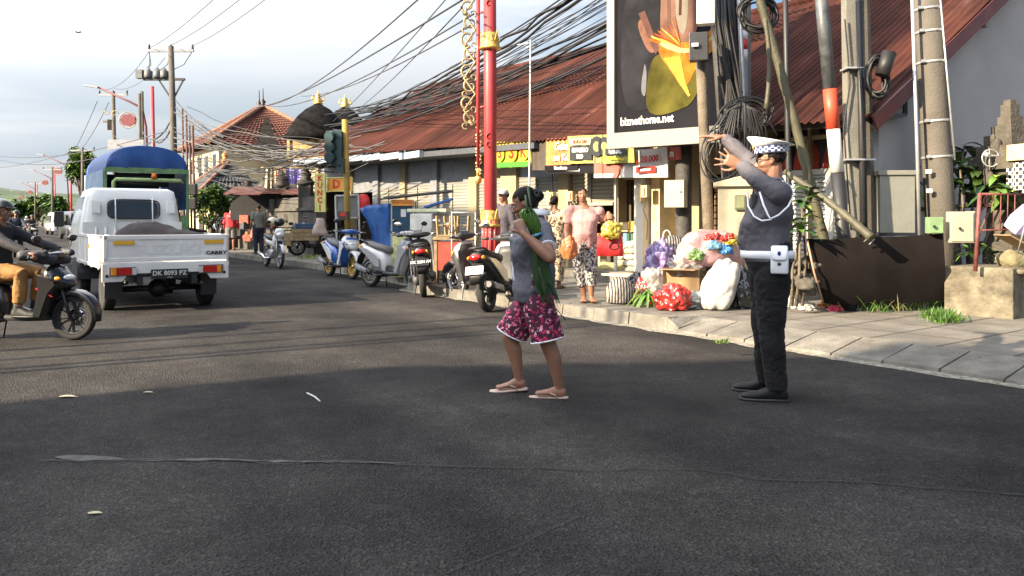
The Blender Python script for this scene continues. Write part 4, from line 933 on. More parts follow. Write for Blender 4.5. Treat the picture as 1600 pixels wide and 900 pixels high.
m = MB(); m.tube([P(824, 332, 5.2), P(821, 305, 5.26)], .008, 5); m.tube([P(830, 330, 5.2), P(825, 292, 5.27)], .008, 5); m.tube([P(842, 418, 5.18), P(858, 470, 5.22), P(884, 500, 5.3)], .003, 4); m.build('leaf_stem', LEAFD, sh, True)

# ------------------------------------------------------------------ woman in pink on the kerb
base = U(uof(913, 6.95), 6.95, .13); A = math.atan2(-base.y, -base.x) + .05; H = 1.52
PINK = mat('pink_cotton', (.40, .22, .21), .8, var=.06, bump=.4, bs=14)
PATT = vmat('zigzag_print', (.42, .39, .35), [(.03, .03, .05)], 34, .50, rnd_=.8, stretch=(1, 1, .8))
J = base_joints(base, H, A, 1.13); f, l = J['f'], J['l']
Yp = base.y
def w2(px, py, dy=0): return P(px, py, Yp + dy)
J['shR'] = w2(892, 330); J['shL'] = w2(937, 332); J['elR'] = w2(885, 362, -.02); J['wrR'] = w2(890, 388, -.12); J['elL'] = w2(950, 345, -.02); J['wrL'] = w2(947, 343, -.24)
J['elL'] = w2(944, 352, .06); J['wrL'] = w2(951, 333, -.12)
J['knL'] = w2(924, 425, -.05); J['knR'] = w2(906, 428, .02); J['anL'] = w2(924, 461, -.03); J['anR'] = w2(913, 465, .02); J['anL'].z = J['anR'].z = .20
J['toeL'] = J['anL'] + f * .14 + l * .03; J['toeR'] = J['anR'] + f * .14 - l * .02; J['toeL'].z = J['toeR'].z = .157
J['head'] = w2(910, 305, -.02); J['neck'] = w2(913, 322)
hdp = {'L': (((.1, -.4, -.6), (0, 1, -.2), (1, 0, .1)), dict(curl=.9))}
T, J, Rm, h = person('woman in pink top and patterned leggings standing on the kerb with a bag of shopping', base, H, A, J, near=True, top='shirt', topm=PINK, sleeve='short', bottom='trousers', botm=PATT, hair='bun', shoe='sandal', shoem=DARKW, g=1.13, belly=.9, bust=1.3, hem=1, botlen=.55, skin=SKIN2, hands=hdp, fold=.008)
m = MB(); m.tube([J['elR'] - Z * .0, J['elR'].lerp(J['wrR'], .5), J['wrR'] - (J['wrR'] - J['elR']) * .1], [.058, .055, .052], 12); 
# ------------------------------------------------------------------ woman in leopard print, seen from behind
LEO = vmat('leopard_print', (.42, .34, .23), [(.05, .025, .015), (.08, .03, .02)], 15, .42, rnd_=.9, ring=.22)
base = U(uof(866, 7.9), 7.9, .13); Yb = base.y
person('woman in a leopard print dress standing with her back turned beside the pink-topped woman', base, 1.50, math.atan2(base.y, base.x) - .25, skin=SKIN2, top='shirt', topm=LEO, sleeve='short', bottom='sarong', botm=LEO, hair='bun', shoe='sandal', shoem=DARKW, g=1.18, hem=1)
# ------------------------------------------------------------------ man in cap behind the red column
base = U(uof(788, 7.4), 7.4, .13)
T, J, Rm, h = person('man in dark waistcoat and grey cap half hidden by the red column', base, 1.60, R(215), skin=SKIN, top='jacket', topm=mat('waistcoat', (.05, .045, .06), .8), sleeve='long', bottom='trousers', botm=mat('grey_trousers', (.16, .16, .16), .85), hair='short', shoe='boot', shoem=BLACKP)
m = MB(); c = J['head'] + Z * .03; m.loft([(c + Z * .0, f * .095, l * .085), (c + Z * .04, f * .098, l * .088), (c + Z * .075, f * .08, l * .07), (c + Z * .085, f * .03, l * .03)], 16); m.box(c + J['f'] * .11 + Z * .01, (.09, .12, .012), rz=R(215)); m.build('cap', mat('cap_grey', (.30, .31, .34), .8), T, True)

# ------------------------------------------------------------------ the group on the left pavement
NAVY = mat('navy_cloth', (.02, .025, .05), .85); GREYC = mat('khaki_shirt', (.17, .17, .14), .85); BLUEC = mat('pale_blue_shirt', (.30, .38, .48), .85); DARKC = mat('dark_cloth', (.02, .02, .022), .85)
def at_px(px, ybase, z=.13):
    p = G(px, ybase, z); return p
p = at_px(361, 391); RJ, J, _, _ = person('man in a red jacket and grey shorts seen from behind on the left pavement', p, 1.62, R(100), top='jacket', topm=mat('red_jacket', (.45, .03, .04), .8, bump=.4, bs=12), sleeve='long', bottom='shorts', botm=mat('grey_shorts', (.15, .14, .13), .85), hair='short', shoe='sandal', shoem=BLACKP, g=1.12)
put_text('YARD', .09, WHITEP, RJ, J['chest'] - J['f'] * .16 + Z * .09, (1, .17, 0), (0, 0, 1), bold=.003)
for px, yb, dress, lab, ang in ((331, 388, BLUEC, 'man in a pale blue shirt beside the red-jacketed man', 60), (342, 387, DARKC, 'short-haired man in black, nearer the bush', 80), (351, 388, NAVY, 'man in navy half behind the man in the red jacket', 95)):
    person(lab, at_px(px, yb), 1.58 if px != 331 else 1.45, R(ang), top='jacket', topm=dress, sleeve='long', bottom='trousers', botm=DARKC, hair='short', shoe='boot', shoem=BLACKP, group='men standing on the left pavement')
p = at_px(404, 397); person('man in khaki shirt and navy trousers walking away along the pavement', p, 1.62, R(120), top='shirt', topm=GREYC, sleeve='short', bottom='trousers', botm=NAVY, hair='short', shoe='boot', shoem=BLACKP, g=1.1)
p = at_px(416, 390); person('man in a dark shirt behind the khaki-shirted man', p, 1.6, R(60), top='shirt', topm=DARKC, sleeve='short', bottom='trousers', botm=DARKC, hair='short', shoe='boot', shoem=BLACKP)
p = at_px(461, 386); person('vendor in white shirt and black vest facing the street behind the cargo motorcycle', p, 1.62, R(-70), skin=SKIN2, top='shirt', topm=mat('vendor_top', (.5, .45, .4), .8, var=.6, vs=5), sleeve='short', bottom='trousers', botm=DARKC, hair='short', shoe='boot', shoem=BLACKP)
p = at_px(453, 388); person('woman in a maroon blouse and white headscarf beside the vendor', p, 1.35, R(-20), skin=SKIN2, top='shirt', topm=mat('maroon', (.22, .03, .05), .8), sleeve='long', bottom='sarong', botm=DARKC, hair='long', shoe='sandal', shoem=BLACKP)
# ================================================================== scooters
RUB = mat('tyre_rubber', (.018, .018, .018), .85, var=.2, bump=.3); ALU = mat('cast_alloy', (.30, .30, .31), .4, .7, var=.1); CHROME = mat('chrome', (.6, .6, .62), .15, 1, var=.03, bump=0)
SEATB = mat('black_vinyl', (.020, .020, .022), .55, var=.15, bump=.3, bs=60); PLAS = mat('black_plastic', (.022, .022, .024), .45, var=.15, bump=.05); REDL = mat('red_lens', (.45, .01, .01), .15, var=.1, bump=0, spec=.7)
LENS = mat('clear_lens', (.75, .75, .72), .1, .3, var=.05, bump=0); MIRR = mat('mirror_glass', (.9, .9, .9), .03, 1, var=0, bump=0); GOLD = mat('gold_rim', (.65, .45, .14), .35, .7, var=.1); AMB = mat('amber_lens', (.75, .28, .02), .2, var=.1, bump=0)
PLW = mat('plate_white', (.78, .78, .76), .4, var=.03, bump=0); PLB = mat('plate_black', (.015, .015, .017), .4, var=0, bump=0)
def paint(name, c, rough=.28): return mat('paint_' + name, c, rough, var=.05, bump=0, coat=.6)
def wheel(T, x, z, R_, w, rim_m, disc=False, name='wheel', spokes=6):
    m = MB(); m.lathe([(R_ - .062, -w * .42), (R_ - .035, -w * .55), (R_ - .010, -w * .42), (R_, -w * .15), (R_, w * .15), (R_ - .010, w * .42), (R_ - .035, w * .55), (R_ - .062, w * .42), (R_ - .062, -w * .42)], (x, 0, z), 32, 'Y'); o = m.build('wheel', RUB, T)
    m = MB(); m.lathe([(R_ - .080, -w * .35), (R_ - .058, -w * .42), (R_ - .058, w * .42), (R_ - .080, w * .35), (R_ - .080, -w * .35)], (x, 0, z), 28, 'Y')
    m.lathe([(.001, -.05), (.035, -.05), (.042, 0), (.035, .05), (.001, .05)], (x, 0, z), 14, 'Y')
    for i in range(spokes):
        a = 2 * math.pi * i / spokes + .3; d = Vector((math.cos(a), 0, math.sin(a))); e = Vector((-d.z, 0, d.x)) * .035
        c = Vector((x, 0, z)); m.bar(c + d * .03, c + d * (R_ - .07) + e, .022, .02); m.bar(c + d * .03, c + d * (R_ - .07) - e, .018, .014)
    m.build('rim', rim_m, o)
    if disc: m = MB(); m.lathe([(.05, .055), (.105, .055), (.105, .06), (.05, .06), (.05, .055)], (x, 0, z), 24, 'Y'); m.build('brake_disc', CHROME, o)
def scooter(label, c1, c2, rim=None, group='parked motor scooters', plate=None, accent=None, seatm=None, mirrors=True, front=None):
    """motor scooter, local +X forward, wheels touching z = 0"""
    rim = rim or PLAS; accent = accent or c2; front = front or c1; T = thing('motor_scooter', label, 'motor scooter', (0, 0, 0), 0, group)
    Rw = .265; wheel(T, .64, Rw, Rw, .085, rim, True); wheel(T, -.61, Rw, Rw, .10, rim)
    # fork, front fender
    m = MB()
    for y in (-.075, .075): m.tube([(.64, y, Rw), (.53, y, .62)], [.022, .018], 8)
    m.tube([(.55, 0, .58), (.42, 0, .93)], .03, 8); m.build('fork', PLAS, T)
    m = MB(); ps = []
    for i in range(9):
        a = R(-8 + i * 19); q = Vector((.64 + math.cos(a) * (Rw + .03), 0, Rw + math.sin(a) * (Rw + .03))); n_ = Vector((math.cos(a), 0, math.sin(a)))
        wd = .045 + .04 * math.sin(math.pi * (i + .5) / 9); ps.append((q, Vector((0, wd, 0)), n_ * (.022 + .02 * math.sin(math.pi * i / 8)), 3))
    m.loft(ps, 12); m.build('front_fender', front, T)
    # leg shield / front cowl
    def ov(x, z, ry, rx, tilt=0, e=2.6): t = R(tilt); return ((x, 0, z), (0, ry, 0), (rx * math.cos(t), 0, rx * math.sin(t)), e)
    m = MB(); m.loft([ov(.30, .24, .13, .06), ov(.34, .36, .17, .075), ov(.385, .50, .205, .085), ov(.42, .64, .21, .10), ov(.43, .76, .185, .115), ov(.415, .86, .13, .09)], 22, 2.8); m.build('leg_shield', c1, T, smooth=True)
    m = MB(); m.loft([((.36, 0, .73), (0, .20, 0), (0, 0, .19)), ((.46, 0, .72), (0, .185, 0), (0, 0, .155)), ((.55, 0, .695), (0, .14, 0), (0, 0, .10)), ((.62, 0, .665), (0, .08, 0), (0, 0, .05)), ((.645, 0, .655), (0, .03, 0), (0, 0, .02))], 20, 2.5); m.build('front_cowl', c2, T, smooth=True)
    for y in (-1, 1):
        m = MB(); m.prism([(.28, .30), (.36, .28), (.46, .56), (.55, .66), (.46, .74), (.34, .78), (.34, .55)], (1, 0, 0), (0, 0, 1), .0, .022, o=(0, y * .195 - .011, 0)); m.build('side_fairing', accent, T, bevel=.006)
    m = MB(); m.ell((.575, 0, .735), (.05, .105, .034), 16, 8, Matrix.Rotation(R(28), 3, 'Y')); m.build('headlight', LENS, T, smooth=True)
    for y in (-1, 1): m = MB(); m.ell((.52, y * .145, .73), (.05, .02, .025), 10, 6); m.build('indicator', AMB, T, smooth=True)
    # handlebar cover, bars, grips, levers, speedometer
    m = MB(); m.loft([((.385, -.20, .985), (.035, 0, 0), (0, 0, .028)), ((.40, -.10, .985), (.075, 0, 0), (0, 0, .05)), ((.42, 0, .985), (.10, 0, 0), (0, 0, .062)), ((.40, .10, .985), (.075, 0, 0), (0, 0, .05)), ((.385, .20, .985), (.035, 0, 0), (0, 0, .028))], 16, 2.6); hb = m.build('handlebar_cover', c1, T, smooth=True)
    m = MB(); m.tube([(.37, -.19, .985), (.32, -.34, .995)], .012, 6); m.tube([(.37, .19, .985), (.32, .34, .995)], .012, 6); m.build('handlebar', CHROME, T)
    for y in (-1, 1): m = MB(); m.tube([(.335, y * .26, .992), (.315, y * .36, .996)], .021, 10); m.build('grip', SEATB, T); m = MB(); m.tube([(.37, y * .22, .99), (.385, y * .27, .985), (.36, y * .37, .985)], .007, 5); m.build('brake_lever', CHROME, T)
    m = MB(); m.box((.36, 0, 1.03), (.10, .15, .012), rot=Matrix.Rotation(R(-35), 3, 'Y')); m.build('speedometer', MIRR if False else PLB, hb)
    if mirrors:
        for y in (-1, 1):
            m = MB(); m.tube([(.39, y * .22, 1.0), (.43, y * .25, 1.10), (.41, y * .31, 1.17)], .006, 5); o = m.build('mirror', PLAS, T)
            m = MB(); m.ell((.41, y * .33, 1.195), (.022, .075, .042), 14, 8); m.build('mirror_shell', PLAS, o, smooth=True)
            m = MB(); m.lathe([(.001, -.002), (.9, -.002), (1, 0), (.9, .002), (.001, .002)], (0, 0, 0), 18, 'X'); me_ = m
            for v in me_.v: v.x = v.x * 1 + .386; v.y = v.y * .066 + y * .33; v.z = v.z * .035 + 1.195
            m.build('mirror_glass', MIRR, o)
    # floorboard and centre tunnel
    m = MB(); m.loft([((.34, 0, .265), (0, .13, 0), (0, 0, .035)), ((.15, 0, .26), (0, .15, 0), (0, 0, .035)), ((-.12, 0, .27), (0, .15, 0), (0, 0, .04))], 16, 4); m.build('floorboard', PLAS, T, smooth=True)
    m = MB(); m.loft([((.33, 0, .32), (0, .07, 0), (0, 0, .08)), ((.12, 0, .30), (0, .06, 0), (0, 0, .055)), ((-.10, 0, .33), (0, .09, 0), (0, 0, .08))], 14, 3); m.build('tunnel', PLAS, T, smooth=True)
    # rear body: both side panels as one sweep rising to the tail
    m = MB(); m.loft([((-.10, 0, .40), (0, .10, 0), (0, 0, .15)), ((-.20, 0, .47), (0, .14, 0), (0, 0, .20)), ((-.42, 0, .57), (0, .155, 0), (0, 0, .15)), ((-.66, 0, .67), (0, .135, 0), (0, 0, .105)), ((-.84, 0, .745), (0, .085, 0), (0, 0, .06)), ((-.90, 0, .765), (0, .05, 0), (0, 0, .03))], 20, 2.8); m.build('rear_body', c1, T, smooth=True)
    for y in (-1, 1):
        m = MB(); m.prism([(-.18, .36), (-.30, .38), (-.62, .60), (-.84, .73), (-.60, .70), (-.34, .60), (-.20, .52)], (1, 0, 0), (0, 0, 1), 0, .022, o=(0, y * .145 - .011, 0)); m.build('side_panel', accent, T, bevel=.005)
    m = MB(); m.loft([((-.08, 0, .66), (0, .06, 0), (0, 0, .04)), ((-.14, 0, .70), (0, .11, 0), (0, 0, .055)), ((-.32, 0, .725), (0, .135, 0), (0, 0, .055)), ((-.48, 0, .755), (0, .125, 0), (0, 0, .055)), ((-.68, 0, .80), (0, .11, 0), (0, 0, .045)), ((-.79, 0, .82), (0, .06, 0), (0, 0, .025))], 18, 3); m.build('seat', seatm or SEATB, T, smooth=True)
    m = MB(); m.tube([(-.62, -.11, .80), (-.80, -.11, .855), (-.88, -.05, .865), (-.88, .05, .865), (-.80, .11, .855), (-.62, .11, .80)], .014, 8); m.build('grab_rail', PLAS, T)
    m = MB(); m.ell((-.885, 0, .745), (.035, .085, .045), 14, 8, Matrix.Rotation(R(20), 3, 'Y')); m.build('tail_light', REDL, T, smooth=True)
    for y in (-1, 1): m = MB(); m.ell((-.85, y * .105, .735), (.045, .022, .028), 10, 6); m.build('indicator', AMB if y > 0 else AMB, T, smooth=True)
    # rear mudguard, plate, swingarm/engine, exhaust, stands
    m = MB(); m.loft([((-.80, 0, .68), (0, .075, 0), (.02, 0, .0)), ((-.92, 0, .55), (0, .085, 0), (.012, 0, .01)), ((-.98, 0, .40), (0, .075, 0), (.010, 0, .01))], 12, 4); mg = m.build('rear_mudguard', PLAS, T, smooth=True)
    if plate is not None:
        m = MB(); Rt = Matrix.Rotation(R(22), 3, 'Y'); m.box((-.955, 0, .575), (.006, .25, .11), rot=Rt); pl_ = m.build('number_plate', PLW if plate == '' else PLB, T)
        if plate: put_text(plate, .062, PLW, pl_, (-.9605, 0, .580), (0, -1, 0), Rt @ Vector((0, 0, 1)), bold=.001, world=False)
    m = MB(); m.loft([((-.10, .02, .30), (0, .10, 0), (0, 0, .07)), ((-.30, .05, .28), (0, .11, 0), (0, 0, .09)), ((-.60, .09, .27), (0, .05, 0), (0, 0, .085)), ((-.70, .09, .27), (0, .04, 0), (0, 0, .06))], 14, 2.6); m.tube([(-.2, -.02, .30), (-.34, -.10, .30)], .06, 10); m.tube([(-.62, .10, .30), (-.66, .12, .66)], [.022, .018], 8); m.build('engine', mat('engine_grey', (.10, .10, .105), .5, .5, var=.3, bump=.5, bs=50), T, smooth=True)
    m = MB(); m.tube([(-.15, -.10, .24), (-.30, -.14, .22), (-.42, -.15, .26)], .018, 8); m.tube([(-.42, -.15, .26), (-.48, -.155, .28), (-.86, -.16, .37), (-.90, -.16, .38)], [.03, .055, .06, .04], 12); ex = m.build('exhaust', PLAS, T); m = MB(); m.loft([((-.50, -.215, .29), (.0, .006, 0), (0, 0, .04)), ((-.82, -.22, .36), (0, .006, 0), (0, 0, .042))], 10, 4); m.build('heat_shield', ALU, ex)
    m = MB(); m.tube([(-.25, .08, .24), (-.34, .15, .01), (-.37, .15, .005)], .010, 6); m.build('stand', PLAS, T)
    for y in (-1, 1): m = MB(); m.tube([(-.22, y * .14, .30), (-.22, y * .22, .31)], .012, 6); m.build('footpeg', PLAS, T)
    return T
def lean(T, a): T.rotation_euler[0] = R(a)
WHT = paint('white', (.50, .50, .51)); BLK = paint('black', (.012, .012, .014)); BLU = paint('blue', (.02, .09, .33)); SIL = paint('silver', (.26, .26, .27)); RED = paint('red', (.50, .03, .03)); MBK = mat('matt_black', (.035, .036, .038), .5, var=.2, bump=.1); GRY = paint('grey', (.10, .11, .12))
def two(rear, front, T, extra=0, z=0):
    r = G(*rear); f_ = G(*front); d = (f_ - r); d.normalize(); c = r + d * .61; place(T, (c.x, c.y, z), math.atan2(d.y, d.x))
s = scooter('blue and white scooter with gold wheel rims parked first from the left at the kerb', BLU, WHT, GOLD, accent=WHT, front=WHT, seatm=mat('grey_seat', (.09, .09, .10), .6)); two((515, 431), (556, 437), s); lean(s, -4)
s = scooter('silver and white scooter between the blue scooter and the black one', WHT, GRY, ALU, accent=SIL, seatm=mat('brown_seat', (.11, .10, .09), .6)); two((575, 448), (634, 452), s); lean(s, -4); s.rotation_euler[2] -= .1
s = scooter('black scooter seen from behind with a lettered black number plate, parked on the road', BLK, BLK, PLAS, accent=SIL, plate='DK 2284 AY'); p = G(664, 464); place(s, (p.x + .61 * -.15, p.y + .61 * .99, 0), math.atan2(.99, -.12)); lean(s, -5)
m = MB()
s = scooter('matt grey scooter with white front wheel rim turned away, left of the red column', MBK, WHT, WHT, accent=MBK); p = G(716, 464); d = Vector((-.70, .71, 0)); place(s, p - d * .64, math.atan2(d.y, d.x)); lean(s, -5)
s = scooter('black and cream scooter seen from behind with blank white plate before the red column', MBK, WHT, PLAS, accent=paint('cream', (.62, .56, .42)), plate=''); p = G(763, 487); d = Vector((.34, .94, 0)); place(s, p + d * .61, math.atan2(d.y, d.x)); lean(s, -6)
big = s
# the moving scooter at the left edge, with its rider
rs = scooter('black scooter with grey wheels carrying the rider in ochre trousers at the left edge', BLK, BLK, PLAS, group=None, accent=BLK)
A = R(-4); sc_ = .87; p = G(116, 531); d = Vector((math.cos(A), math.sin(A), 0)); org = p - d * .64 * sc_; place(rs, org, A, sc=sc_); WM[rs.name] = Matrix.LocRotScale(org, rs.rotation_euler, Vector((sc_,) * 3)); MS = WM[rs.name]
m = MB(); m.prism([(.30, .62), (.44, .655), (.40, .60), (.52, .52), (.36, .58)], (1, 0, 0), (0, 0, 1), 0, .004, o=(0, -.207, 0)); m.build('decal', RED, rs)
put_text('FI', .07, WHITEP, rs, MS @ Vector((.36, -.2125, .655)), MS.to_3x3() @ Vector((1, 0, 0)), (0, 0, 1), bold=.002, world=True)
def ml(x, y, z): return MS @ Vector((x, y, z))
H = 1.62; J = base_joints(org, H, A); f, l = J['f'], J['l']
org2 = ml(-.12, 0, 0); J['pelvis'] = ml(-.34, 0, .86); J['chest'] = ml(-.32, 0, 1.17); J['neck'] = ml(-.28, 0, 1.37); J['head'] = ml(-.25, 0, 1.51)
J['waist'] = ml(-.35, 0, 1.0)
for n, s_ in (('L', 1), ('R', -1)):
    J['sh' + n] = ml(-.30, s_ * .175, 1.31); J['el' + n] = ml(-.02, s_ * .27, 1.15); J['wr' + n] = ml(.27, s_ * .31, 1.04)
    J['hip' + n] = ml(-.32, s_ * .09, .83); J['kn' + n] = ml(.10, s_ * .16, .78); J['an' + n] = ml(.06, s_ * .15, .365); J['toe' + n] = ml(.21, s_ * .16, .31)
hd = {n: ((f - Z * .2, -Z - f * .3, l * -s_), dict(curl=1.0)) for n, s_ in (('L', 1), ('R', -1))}
OCH = mat('ochre_trousers', (.27, .135, .04), .85, bump=.5, bs=12)
RID, J, Rm, h = person('rider in dark jacket, ochre trousers and helmet driving the black scooter at the left edge', org, H, A, J, near=True, top='jacket', topm=mat('rider_jacket', (.014, .015, .020), .8, bump=.4, bs=10), sleeve='long', bottom='trousers', botm=OCH, hair=None, shoe='boot', shoem=mat('dark_shoe', (.03, .03, .03), .7), hands=hd, botlen=.82)
def helmet(T, J, Rm, h, m_, visor=True):
    m = MB(); c = J['head']; m.ell(c + Rm @ Vector((-.12 * h, 0, .25 * h)), (1.12 * h, 1.0 * h, 1.05 * h), 20, 14, Rm); o = m.build('helmet', m_, T, True, smooth=True)
    bm = bmesh.new(); bm.from_mesh(o.data); Ri = Rm.transposed(); M0 = WM[o.name]
    dd = [v for v in bm.verts if (lambda q: (q.x > .25 and q.z < .30) or q.z < -.38)(Ri @ (M0 @ v.co - c) / h)]
    bmesh.ops.delete(bm, geom=dd, context='VERTS'); bm.to_mesh(o.data); bm.free()
    m = MB(); m.loft([(c + Rm @ Vector((.86 * h, 0, .45 * h)), Rm @ Vector((.06 * h, 0, 0)), Rm @ Vector((0, .6 * h, 0))), (c + Rm @ Vector((1.25 * h, 0, .28 * h)), Rm @ Vector((.05 * h, 0, 0)), Rm @ Vector((0, .5 * h, 0)))], 14); m.build('peak', BLACKP, o, True)
helmet(RID, J, Rm, h, mat('helmet_grey', (.05, .05, .055), .25, coat=.5, bump=0))
# handlebar muffs / raincoat over the front
m = MB()
m.cap(ml(.22, -.33, 1.0), ml(.44, -.24, 1.02), .05, .035); m.cap(ml(.34, -.24, .98), ml(.44, -.1, .95), .045, .05); m.cap(ml(.44, -.1, .94), ml(.46, .12, .94), .045, .045); m.cap(ml(.22, .33, 1.0), ml(.44, .24, 1.02), .05, .035)
blob(m, 'rain_cape', mat('cape_grey', (.035, .037, .043), .6, bump=.5, bs=12), rs, .012, 1, disp=.02, dscale=9)

# far copies of a plain scooter for the left pavement and the traffic
proto = scooter('dark motor scooter standing side-on beside the men near the green bush', BLK, BLK, PLAS, group='motorcycles further down the street', plate=None)
p = at_px(328, 391); place(proto, p, R(30))
def far_scooter(loc, rz, label, sc=1): 
    c = copy_tree(proto); place(c, loc, rz, label, sc=sc); return c
# cargo motorcycle with crates, bikes behind
c = far_scooter(at_px(497, 399), R(200), 'dark motorcycle with a wooden cargo box and a cloth over its seat')
c = far_scooter(at_px(472, 393), R(20), 'dark motorcycle behind the cargo box, front wheel toward the wall')
WOODB = mat('crate_wood', (.26, .19, .10), .8, var=.25, vs=10)
b_ = at_px(470, 397)
def crate(label, c, d, rz, m=WOODB, group=None):
    T = thing('crate', label, 'crate', c, rz, group)
    for k_ in range(3): q = MB(); q.box((0, 0, d[2] * (.17 + .33 * k_)), (d[0], d[1], d[2] * .30)); q.build('slat_ring', m, T)
    q = MB()
    for x in (-1, 1):
        for y in (-1, 1): q.box((x * d[0] * .49, y * d[1] * .49, d[2] / 2), (.04, .04, d[2]))
    q.build('corner_post', m, T); return T
q = P(476, 368, 24.3)
crate('open wooden cargo box strapped behind the seat of the motorcycle, with a blue lid', (q.x, q.y, .62), (.75, .5, .36), R(20))
mb = MB(); mb.box((q.x, q.y, 1.06), (.6, .45, .16), rz=R(20)); solo(mb, 'tool_box', 'dark blue box on top of the wooden cargo box', 'box', mat('dark_blue', (.03, .06, .12), .6), bevel=.02)
crate('second wooden crate left of the cargo motorcycle', (q.x - .75, q.y + .3, .45), (.5, .45, .4), R(10))
mb = MB(); c0 = P(500, 350, 23.6); rg = [(c0 + Vector((.02 * math.sin(i * 2), 0, .18 - i * .13)), Vector((.10 + .04 * i, 0, 0)), Vector((0, .10, 0))) for i in range(5)]; mb.loft(rg, 14); solo(mb, 'jacket', 'pale pink jacket draped over the cargo motorcycle', 'jacket', mat('pale_pink', (.42, .33, .30), .9, bump=.6, bs=10))

# ------------------------------------------------------------------ underbone motorcycle, front view
def motorcycle(label, c1, loc, rz):
    T = thing('motorcycle', label, 'motorcycle', (0, 0, 0), 0); Rw = .29
    wheel(T, .63, Rw, Rw, .075, SIL, True, spokes=5); wheel(T, -.62, Rw, Rw, .085, SIL, spokes=5)
    m = MB()
    for y in (-.085, .085): m.tube([(.63, y, Rw), (.46, y, .80)], [.026, .020], 8)
    m.build('fork', ALU, T)
    m = MB(); m.loft([((.40, 0, .45), (0, .07, 0), (.04, 0, 0)), ((.42, 0, .60), (0, .15, 0), (.06, 0, 0)), ((.40, 0, .76), (0, .17, 0), (.07, 0, 0)), ((.33, 0, .90), (0, .10, 0), (.06, 0, 0))], 18, 3); m.build('front_shield', c1, T, smooth=True)
    m = MB(); m.ell((.49, 0, .86), (.06, .10, .07), 14, 8); m.build('headlight', LENS, T, smooth=True)
    m = MB(); m.loft([((.44, 0, .78), (0, .12, 0), (.05, 0, .03)), ((.44, 0, .90), (0, .15, 0), (.06, 0, .04)), ((.36, 0, 1.0), (0, .09, 0), (.05, 0, .03))], 16, 3); m.build('headlight_cowl', c1, T, smooth=True)
    m = MB(); ps = []
    for i in range(8): a = R(20 + i * 18); q = Vector((.63 + math.cos(a) * .325, 0, Rw + math.sin(a) * .325)); ps.append((q, Vector((0, .05, 0)), Vector((math.cos(a), 0, math.sin(a))) * .012, 3))
    m.loft(ps, 10); m.build('front_fender', c1, T)
    m = MB(); m.tube([(.34, -.34, 1.0), (.34, -.15, .98), (.34, .15, .98), (.34, .34, 1.0)], .014, 8); m.build('handlebar', PLAS, T)
    for y in (-1, 1):
        m = MB(); m.tube([(.36, y * .2, 1.0), (.38, y * .26, 1.14)], .007, 5); o = m.build('mirror', PLAS, T); m = MB(); m.ell((.38, y * .29, 1.17), (.02, .07, .045), 12, 6); m.build('mirror_shell', PLAS, o)
    m = MB(); m.loft([((.30, 0, .60), (0, .06, 0), (0, 0, .08)), ((.0, 0, .62), (0, .09, 0), (0, 0, .08)), ((-.4, 0, .66), (0, .11, 0), (0, 0, .09)), ((-.85, 0, .78), (0, .06, 0), (0, 0, .05))], 16, 2.6); m.build('frame_fairing', c1, T, smooth=True)
    m = MB(); m.loft([((.05, 0, .74), (0, .08, 0), (0, 0, .04)), ((-.3, 0, .78), (0, .13, 0), (0, 0, .05)), ((-.7, 0, .84), (0, .11, 0), (0, 0, .04))], 16, 3); m.build('seat', SEATB, T, smooth=True)
    m = MB(); m.loft([((.2, 0, .36), (0, .1, 0), (0, 0, .1)), ((-.1, 0, .36), (0, .13, 0), (0, 0, .13))], 14, 3); m.build('engine', ALU, T)
    m = MB(); m.tube([(.1, -.12, .25), (-.3, -.15, .24), (-.35, -.16, .27), (-.8, -.17, .36)], [.02, .02, .045, .05], 10); m.build('exhaust', CHROME, T)
    m = MB(); m.box((.50, 0, .66), (.008, .24, .10)); m.build('number_plate', PLB, T)
    place(T, loc, rz); T.rotation_euler[0] = R(-4); return T
motorcycle('white and dark underbone motorcycle parked facing the camera near the far kerb', WHT, G(428, 420) + Vector((-.2, .55, 0)), R(-58))
mb = MB(); q = P(426, 346, 21.2); mb.ell(q, (.14, .13, .12), 16, 10); solo(mb, 'helmet', 'cream helmet hanging on the mirror of the white underbone motorcycle', 'helmet', mat('cream_helmet', (.6, .52, .36), .3, coat=.4), smooth=True)
mb = MB(); q = P(436, 347, 21.2); mb.ell(q, (.15, .14, .12), 16, 10); solo(mb, 'helmet', 'black helmet hanging on the handlebar of the white underbone motorcycle', 'helmet', BLK, smooth=True)

# ================================================================== the white pickup truck
TW = mat('paint_truck_white', (.80, .80, .79), .3, var=.04, vs=2, bump=.03, bs=3, coat=.5, dirt=.5, dcol=(.42, .38, .33)); TB = PLAS
# local +X forward, origin on the ground at the middle of the tail
tl = G(165, 491)
TR = thing('pickup_truck', 'small white open-bed pickup truck driving away with a dark sheet over its load', 'pickup truck')
wL = G(171, 490); dirv = AX; lat = -BX                       # left of the truck points towards the left of the road
tail = Vector((-4.67, 10.84, 0))
place(TR, tail, STREET); TR.scale = (1, .905, 1); WM[TR.name] = Matrix.LocRotScale(tail, TR.rotation_euler, Vector((1, .905, 1)))
HW = .885
def tb(mb, x0, x1, y0, y1, z0, z1): return mb.box(((x0 + x1) / 2, (y0 + y1) / 2, (z0 + z1) / 2), (x1 - x0, y1 - y0, z1 - z0))
m = MB(); tb(m, .0, 2.35, -.62, .62, .48, .56); tb(m, -.02, 4.0, -.42, -.34, .36, .48); tb(m, -.02, 4.0, .34, .42, .36, .48); m.tube([(.62, -.62, .27), (.62, .62, .27)], .045, 10); m.ell((.62, 0, .27), (.14, .15, .13), 12, 8)
m.tube([(.3, -.5, .38), (.95, -.5, .32)], .03, 6); m.tube([(.3, .5, .38), (.95, .5, .32)], .03, 6); m.tube([(-.02, -.5, .36), (.6, -.35, .33)], .025, 8); m.build('chassis', TB, TR)
